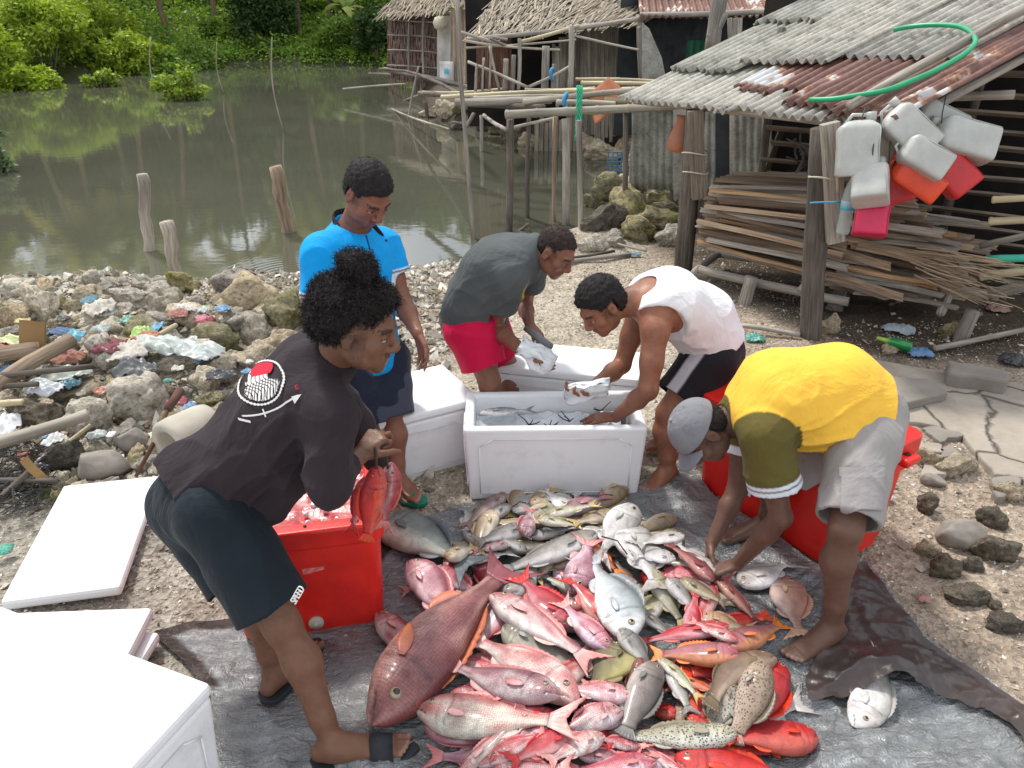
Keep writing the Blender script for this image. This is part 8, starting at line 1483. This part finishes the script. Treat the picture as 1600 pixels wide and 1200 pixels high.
FISH = [ # kind, snout u v, tail u v, back side, label, options
 ('ash', 790, 980, 905, 1045, 'u', 'dark greenish fish mostly hidden under two pink snappers', dict(ratio=.42)), ('plum', 640, 880, 712, 985, 'r', 'purplish scaled snapper left of the giant snapper', dict(ratio=.36)), ('pink', 680, 888, 760, 935, 'u', 'small pink snapper head between the grey jack and the giant snapper', dict(ratio=.40)),
 ('pink', 592, 958, 690, 1062, 'r', 'pink snapper whose head pokes out left of the giant snapper', dict(ratio=.27)), ('pale', 800, 930, 738, 1020, 'r', 'white and lilac snapper standing up behind the giant snapper', dict(ratio=.42)), ('pink', 790, 1062, 690, 1018, 'u', 'pink snapper with only its tail showing beside the giant snapper belly', {}),
 ('pink', 850, 1085, 945, 1008, 'u', 'pink snapper whose tail rises right of the white bellied snappers', {}), ('red', 990, 1010, 945, 985, 'u', 'red snapper scrap with only a red fin showing in the middle', dict(ratio=.5)), ('grey', 935, 905, 985, 960, 'r', 'greyish fish under the silver white one in the middle', {}),
 ('brown', 868, 885, 960, 862, 'u', 'brown fish in the shade under the long grey fish', {}), ('ash', 905, 925, 850, 900, 'u', 'dark fish filling the gap below the long grey fish', {}), ('grey', 830, 838, 905, 822, 'u', 'small grey fish buried in the back heap', {}), ('tan', 760, 825, 850, 812, 'u', 'tan fish buried at the left of the back heap', {}), ('tan', 870, 800, 960, 822, 'u', 'tan fish buried at the right of the back heap', {}), ('olive', 850, 778, 800, 812, 'l', 'olive fish buried at the top of the back heap', {}),
 ('red', 860, 1165, 960, 1172, 'u', 'red snapper lowest in the front heap', {}), ('pink', 930, 1120, 1010, 1175, 'u', 'pink snapper under the front heap near the cream grouper', {}), ('plum', 905, 1180, 1000, 1185, 'u', 'purple pink snapper in the bottom row', {}), ('hind', 1075, 1120, 1140, 1165, 'u', 'red grouper under the spotted groupers', {}), ('pale', 985, 1155, 1080, 1135, 'u', 'lilac white fish under the cream spotted grouper', dict(ratio=.22)),
 ('grey', 1000, 955, 1060, 1000, 'u', 'dark grey fish under the red ones at the centre right', {}), ('red', 1060, 1000, 1140, 985, 'u', 'red snapper under the row of red fish', {}), ('jack', 594, 815, 748, 890, 'u', 'large dark grey jack beside the open red cooler', dict(ratio=.34, roll=.1)),
 ('brown', 792, 772, 722, 825, 'l', 'slender brown fish at the top left of the back heap', dict(ratio=.2)), ('grey', 795, 790, 728, 832, 'u', 'slender silver fish below the slender brown one', dict(ratio=.24)), ('tan', 700, 872, 745, 852, 'u', 'crumpled yellow tan fish at the left foot of the back heap', dict(ratio=.5)), ('tan', 770, 800, 742, 868, 'l', 'upright tan fish at the left of the back heap', dict(ratio=.34)),
 ('grey', 818, 824, 742, 848, 'u', 'grey tan fish pointing right in the back heap', dict(ratio=.34)), ('plum', 800, 848, 735, 862, 'u', 'brown pink fish with a pink snout in the back heap', dict(ratio=.30)), ('grey', 822, 860, 780, 840, 'u', 'stubby grey fish under the long grey fish head', dict(ratio=.4)), ('tan', 826, 756, 796, 812, 'l', 'yellowish curved fish at the top of the back heap', dict(ratio=.26, bend=.3)),
 ('bream', 806, 800, 862, 765, 'u', 'white fish with an open mouth at the top of the back heap', dict(ratio=.5)), ('tan', 836, 792, 868, 762, 'u', 'small tan head among the topmost fish', dict(ratio=.42)), ('bream', 895, 798, 846, 762, 'u', 'pale white fish lying on top of the back heap', dict(ratio=.42)), ('plum', 888, 800, 952, 772, 'u', 'lilac fish with a forked tail at the top right of the back heap', dict(ratio=.3)),
 ('plum', 822, 838, 828, 792, 'l', 'pink grey fish looking down in the middle of the back heap', dict(ratio=.48)), ('olive', 852, 808, 935, 786, 'u', 'olive white fish pointing left near the box', dict(ratio=.32)), ('olive', 842, 812, 912, 822, 'u', 'olive fish with a yellow tail in the back heap', dict(ratio=.3)), ('tan', 962, 802, 890, 818, 'u', 'yellow tailed fish pointing right at the back', dict(ratio=.28)), ('bream', 952, 836, 892, 822, 'u', 'small white fish pointing right over the long grey fish', dict(ratio=.36)),
 ('bream', 988, 790, 930, 880, 'r', 'white bream at the upper right end of the back heap', dict(ratio=.36)), ('orange', 912, 842, 972, 900, 'r', 'orange red fish between the grey fish and the white breams', dict(ratio=.26)), ('brown', 1010, 928, 955, 872, 'u', 'reddish brown fish beside the silver white one', dict(ratio=.22)), ('grey', 795, 935, 842, 868, 'l', 'grey green fish with its head down next to the giant snapper tail', dict(ratio=.42)),
 ('grey', 930, 836, 770, 898, 'u', 'long olive grey fish lying over the giant snapper tail', dict(ratio=.25, roll=.0)), ('plum', 895, 925, 922, 838, 'r', 'dusky pink snapper facing the camera with an open mouth', dict(ratio=.52)), ('red', 966, 958, 932, 912, 'r', 'red snapper peeping out behind the pair of red heads', dict(ratio=.5)), ('bream', 978, 820, 1032, 928, 'r', 'white bream with its tail pointing to the camera', dict(ratio=.42)), 
 ('red', 893, 978, 805, 895, 'r', 'red headed snapper, left of the pair of red heads', dict(ratio=.40)), ('red', 964, 990, 885, 895, 'r', 'deep red snapper, right of the pair of red heads', dict(ratio=.36)), ('pale', 950, 1015, 872, 935, 'r', 'silvery pink snapper below the pair of red heads', dict(ratio=.34)), ('cool', 982, 995, 918, 862, 'r', 'long silver white fish lying head down at the centre', dict(ratio=.36)),
 ('bream', 1066, 836, 990, 852, 'u', 'cream fish at the back right of the heap', dict(ratio=.33)), ('bream', 1054, 872, 985, 868, 'u', 'cream fish head looking right under the hands', dict(ratio=.38)), ('bream', 1116, 895, 1050, 842, 'u', 'white fish just under the hands of the yellow shirted person', dict(ratio=.4)), ('wine', 1112, 906, 1042, 846, 'u', 'dark red fish with an orange flank under the hands', dict(ratio=.24)), ('olive', 1020, 892, 1072, 985, 'r', 'slim olive fish with a yellow tail right of the white bream', dict(ratio=.30)),
 ('grey', 1045, 905, 1092, 962, 'r', 'grey fish right of the slim olive one', dict(ratio=.42)), ('brown', 1065, 905, 1138, 945, 'u', 'brown grey fish below the hands', dict(ratio=.3)), ('red', 1078, 1005, 1088, 918, 'r', 'red snapper with its pink tail standing up', dict(ratio=.3)), ('peach', 1095, 965, 1180, 985, 'u', 'peach coloured fish with a dark rear half', dict(ratio=.45)), ('wine', 1122, 908, 1190, 978, 'r', 'dark wine red fish slanting down right of the hands', dict(ratio=.24)),
 ('mauve', 1135, 1012, 1228, 972, 'u', 'purplish red fish with a raised pink tail at the right', dict(ratio=.30)), ('red', 1135, 978, 985, 1005, 'u', 'bright red snapper with an orange streak in the row', dict(ratio=.22)), ('pink', 1150, 1000, 1075, 968, 'u', 'small pink fish lying over the bright red one', dict(ratio=.28)), ('bronze', 962, 1060, 935, 1110, 'l', 'bronze fish low beside the pink snappers', dict(ratio=.5)), ('bronze', 975, 1008, 918, 1080, 'l', 'olive bronze fish with a dark back at the centre', dict(ratio=.5)), ('ash', 968, 985, 1018, 1045, 'r', 'blackish fish with its head up at the centre', dict(ratio=.4)),
 ('orange', 1062, 1062, 1128, 1085, 'u', 'orange red fish under the orange tailed one', dict(ratio=.3)), ('hind', 1052, 1062, 1102, 1132, 'r', 'red orange grouper lying upright in the centre right', dict(ratio=.34)), ('hind', 1058, 1118, 1010, 1105, 'u', 'small orange grouper behind the cream spotted one', dict(ratio=.5)), ('pale', 985, 1042, 1010, 1075, 'u', 'white bellied scrap of a fish by the dark grouper', dict(ratio=.4)), ('grey', 1048, 1040, 1080, 1118, 'r', 'grey fish with a rounded tail near the orange grouper', dict(ratio=.32)), ('olive', 1030, 1030, 1098, 1095, 'u', 'slender white olive fish crossing behind the grey groupers', dict(ratio=.22)),
 ('rust', 1002, 1030, 985, 1118, 'l', 'dark rusty brown speckled fish left of the grey grouper', dict(ratio=.30)), ('pale', 985, 1088, 870, 1072, 'u', 'pink white snapper, upper of the two facing right at the centre front', dict(ratio=.40)), ('pale', 982, 1118, 895, 1145, 'u', 'small pink scrap snapper behind the lower right facing one', dict(ratio=.34)), ('pale', 970, 1112, 862, 1150, 'u', 'pink white snapper, lower of the two facing right at the centre front', dict(ratio=.38)),
 ('ash', 1025, 1040, 975, 1150, 'r', 'pale grey grouper lying upright over the cream one tail', dict(ratio=.34)), ('spot', 1140, 1065, 1108, 1150, 'l', 'grouper with a honeycomb of dark spots, left of the two upright ones', dict(ratio=.42)), ('mauve', 1152, 1024, 1012, 1022, 'u', 'mauve fish with a bright orange tail in the middle', dict(ratio=.32, roll=0)), ('hind', 1216, 1042, 1168, 1145, 'r', 'vivid red grouper right of the upright spotted ones', dict(ratio=.36)), ('umber', 1208, 1030, 1102, 1100, 'u', 'curved brown grouper arching over the spotted ones', dict(ratio=.25, bend=.42)), ('spot', 1192, 1038, 1145, 1160, 'r', 'brown spotted grouper, right of the two upright ones', dict(ratio=.36)),
 ('hind', 1272, 1152, 1130, 1150, 'u', 'bright red grouper pointing right at the front right', dict(ratio=.34)), ('pale', 897, 1095, 726, 988, 'u', 'long white bellied snapper pointing to lower right beside the giant one', dict(ratio=.27)), ('plum', 870, 1085, 688, 1036, 'u', 'plum coloured scaly snapper under the long white bellied one', dict(ratio=.26)), ('pale', 770, 932, 935, 1040, 'u', 'pink white snapper right of the giant snapper tail, facing it', dict(ratio=.28)), ('pale', 658, 1110, 905, 1128, 'u', 'large pale pink snapper lying across the front, facing left', dict(ratio=.30)),
 ('pink', 1000, 1168, 925, 1150, 'u', 'rosy snapper in the front row left of the red grouper', dict(ratio=.3)), ('pale', 720, 1206, 815, 1112, 'l', 'slender pale fish with a yellow tail spot at the front left', dict(ratio=.22)), ('pale', 752, 1196, 885, 1132, 'u', 'slender pale fish behind the yellow spotted tail', dict(ratio=.20)), ('pink', 768, 1192, 858, 1140, 'u', 'pink headed snapper at the front between slender pale and red fish', dict(ratio=.34)), ('red', 895, 1148, 790, 1192, 'u', 'red snapper in the front row facing right', dict(ratio=.32)), ('pale', 942, 1150, 850, 1192, 'u', 'white and orange snapper facing right in the front row', dict(ratio=.34)),
 ('pale', 765, 1212, 900, 1195, 'u', 'white fish cut by the bottom edge at the front left', dict(ratio=.26)), ('pink', 1022, 1192, 880, 1205, 'u', 'pink snapper cut by the bottom edge, facing right', dict(ratio=.32)), ('hind', 1056, 1192, 1255, 1225, 'u', 'large red grouper cut by the bottom edge, facing left', dict(ratio=.32)), ('pale', 1070, 1215, 998, 1158, 'u', 'slender pink fish leaning on the large red grouper', dict(ratio=.2)), ('cream', 1146, 1146, 968, 1150, 'u', 'cream grouper with fine spots lying across the front', dict(ratio=.24, roll=0)),
 ('bream', 1160, 915, 1240, 876, 'u', 'white bream lying apart at the right by the cooler', dict(ratio=.42)), ('peach', 1228, 905, 1252, 1000, 'r', 'tan pink emperor lying alone beside the bare foot', dict(ratio=.38)), ('bream', 1336, 1132, 1392, 1018, 'r', 'white fish half under the folded brown tarp edge', dict(ratio=.33, roll=0))]
SHORT = {'plum': 'purplish', 'pink': 'pink', 'pale': 'pale pink', 'red': 'red', 'hind': 'orange red', 'grey': 'grey', 'tan': 'tan', 'olive': 'olive', 'bream': 'white', 'ash': 'dark grey', 'umber': 'brown', 'brown': 'brown', 'cool': 'silver', 'peach': 'peach'}
HP = np.array([(640, 850), (735, 800), (800, 765), (950, 775), (1060, 850), (1120, 920), (1190, 985), (1215, 1140), (1100, 1190), (780, 1195), (700, 1180), (740, 1080), (800, 1060), (700, 985), (650, 930)], float)
r = random.Random(9); fl_pts = []; usedl = {}
for _ in range(6000):
    if len(fl_pts) >= 62: break
    u, v = r.uniform(600, 1230), r.uniform(760, 1200); D, ins = seg_dist(np.array([u]), np.array([v]), HP)
    if not ins[0] or any((u-a)**2+((v-b)*1.3)**2 < 34**2 for a, b in fl_pts): continue
    fl_pts.append((u, v)); top_ = v < 880; k = r.choice(['grey', 'tan', 'olive', 'bream', 'brown', 'tan'] if top_ else (['pink', 'pale', 'red', 'plum', 'pink'] if u < 980 else ['red', 'hind', 'ash', 'olive', 'bream', 'pink', 'umber', 'grey']))
    a = r.uniform(0, 6.28); l_ = r.uniform(34, 52)*(1+(v-760)/700); du, dv = math.cos(a)*l_, math.sin(a)*l_*.75; best = sorted(FISH, key=lambda f: ((f[1]+f[3])/2-u)**2+((f[2]+f[4])/2-v)**2)
    for f in best:
        L_ = ' '.join(('buried '+SHORT[k]+' fish under the '+f[6]).split(' beside ')[0].split(',')[0].split()[:15])
        if L_ not in usedl: usedl[L_] = 1; break
    lay(k, u-du, v-dv, u+du, v+dv, r.choice('ud') if abs(du) > abs(dv) else r.choice('lr'), L_, seed=500+len(fl_pts), ratio=r.uniform(.3, .36))
for i, (k, hu, hv, tu, tv, sd_, lab, o) in enumerate(FISH): lay(k, hu, hv, tu, tv, sd_, lab, seed=i+1, **o)
lay('big', 588, 1122, 806, 868, 'r', 'giant dark pink snapper with an orange fin, largest fish on the tarp', ratio=.30, roll=.08, seed=200)
# orange fin and open jaw of the giant are its own look; fish held in the fist and in the box
hold = [('hind', (590, 728, 1.98), (572, 850, 1.93), (-1, 0, .2), 'bright red grouper held by the fist over the cooler', .34), ('pink', (612, 722, 2.06), (598, 835, 2.02), (1, 0, .2), 'pink snapper held by the fist, right of the red grouper', .36), ('red', (572, 745, 2.08), (548, 838, 2.06), (-1, 0, 0), 'dark red fish hanging behind the held red grouper', .3)]
for i, (k, h_, t_, d_, lab, rt) in enumerate(hold): make_fish(k, P(*h_), P(*t_), d_, rt, (0.1, -1, .2), lab, seed=300+i, group='fish held over the cooler')
h_, t_ = b1(.07, .20, .375), b1(.34, .25, .365); make_fish('cool', h_, t_, (0, 1, 0), .30, (0, 0, 1), 'silver fish lying on the ice in the open foam box', seed=310, group='fish in the foam box')
mb = MB()
for k, (u, v, y) in enumerate([(588, 722, 1.97), (606, 718, 2.02)]): mb = MB(k); mb.stick(P(u-2, 700, y+.01), P(u, v+14, y), .005, .004, .03); tag(mb.build('cord', twm, None, True), ['dark cord from the fist to the red grouper', 'dark cord from the fist to the pink snapper'][k], 'cord')
# dark twine lines in the back heap
for k, pts_ in enumerate([[(800, 792), (812, 784), (822, 786)], [(940, 838), (965, 845), (980, 866)], [(930, 776), (945, 772), (958, 774)]]):
    mb = MB(k); q = [G(u, v, .30) for u, v in pts_]; mb.tube(q, .003, 5); tag(mb.build('twine', twm, None, True), ['dark twine loop at the top of the back heap', 'dark twine across the white breams', 'dark spine by the lilac forked tail'][k], 'twine')
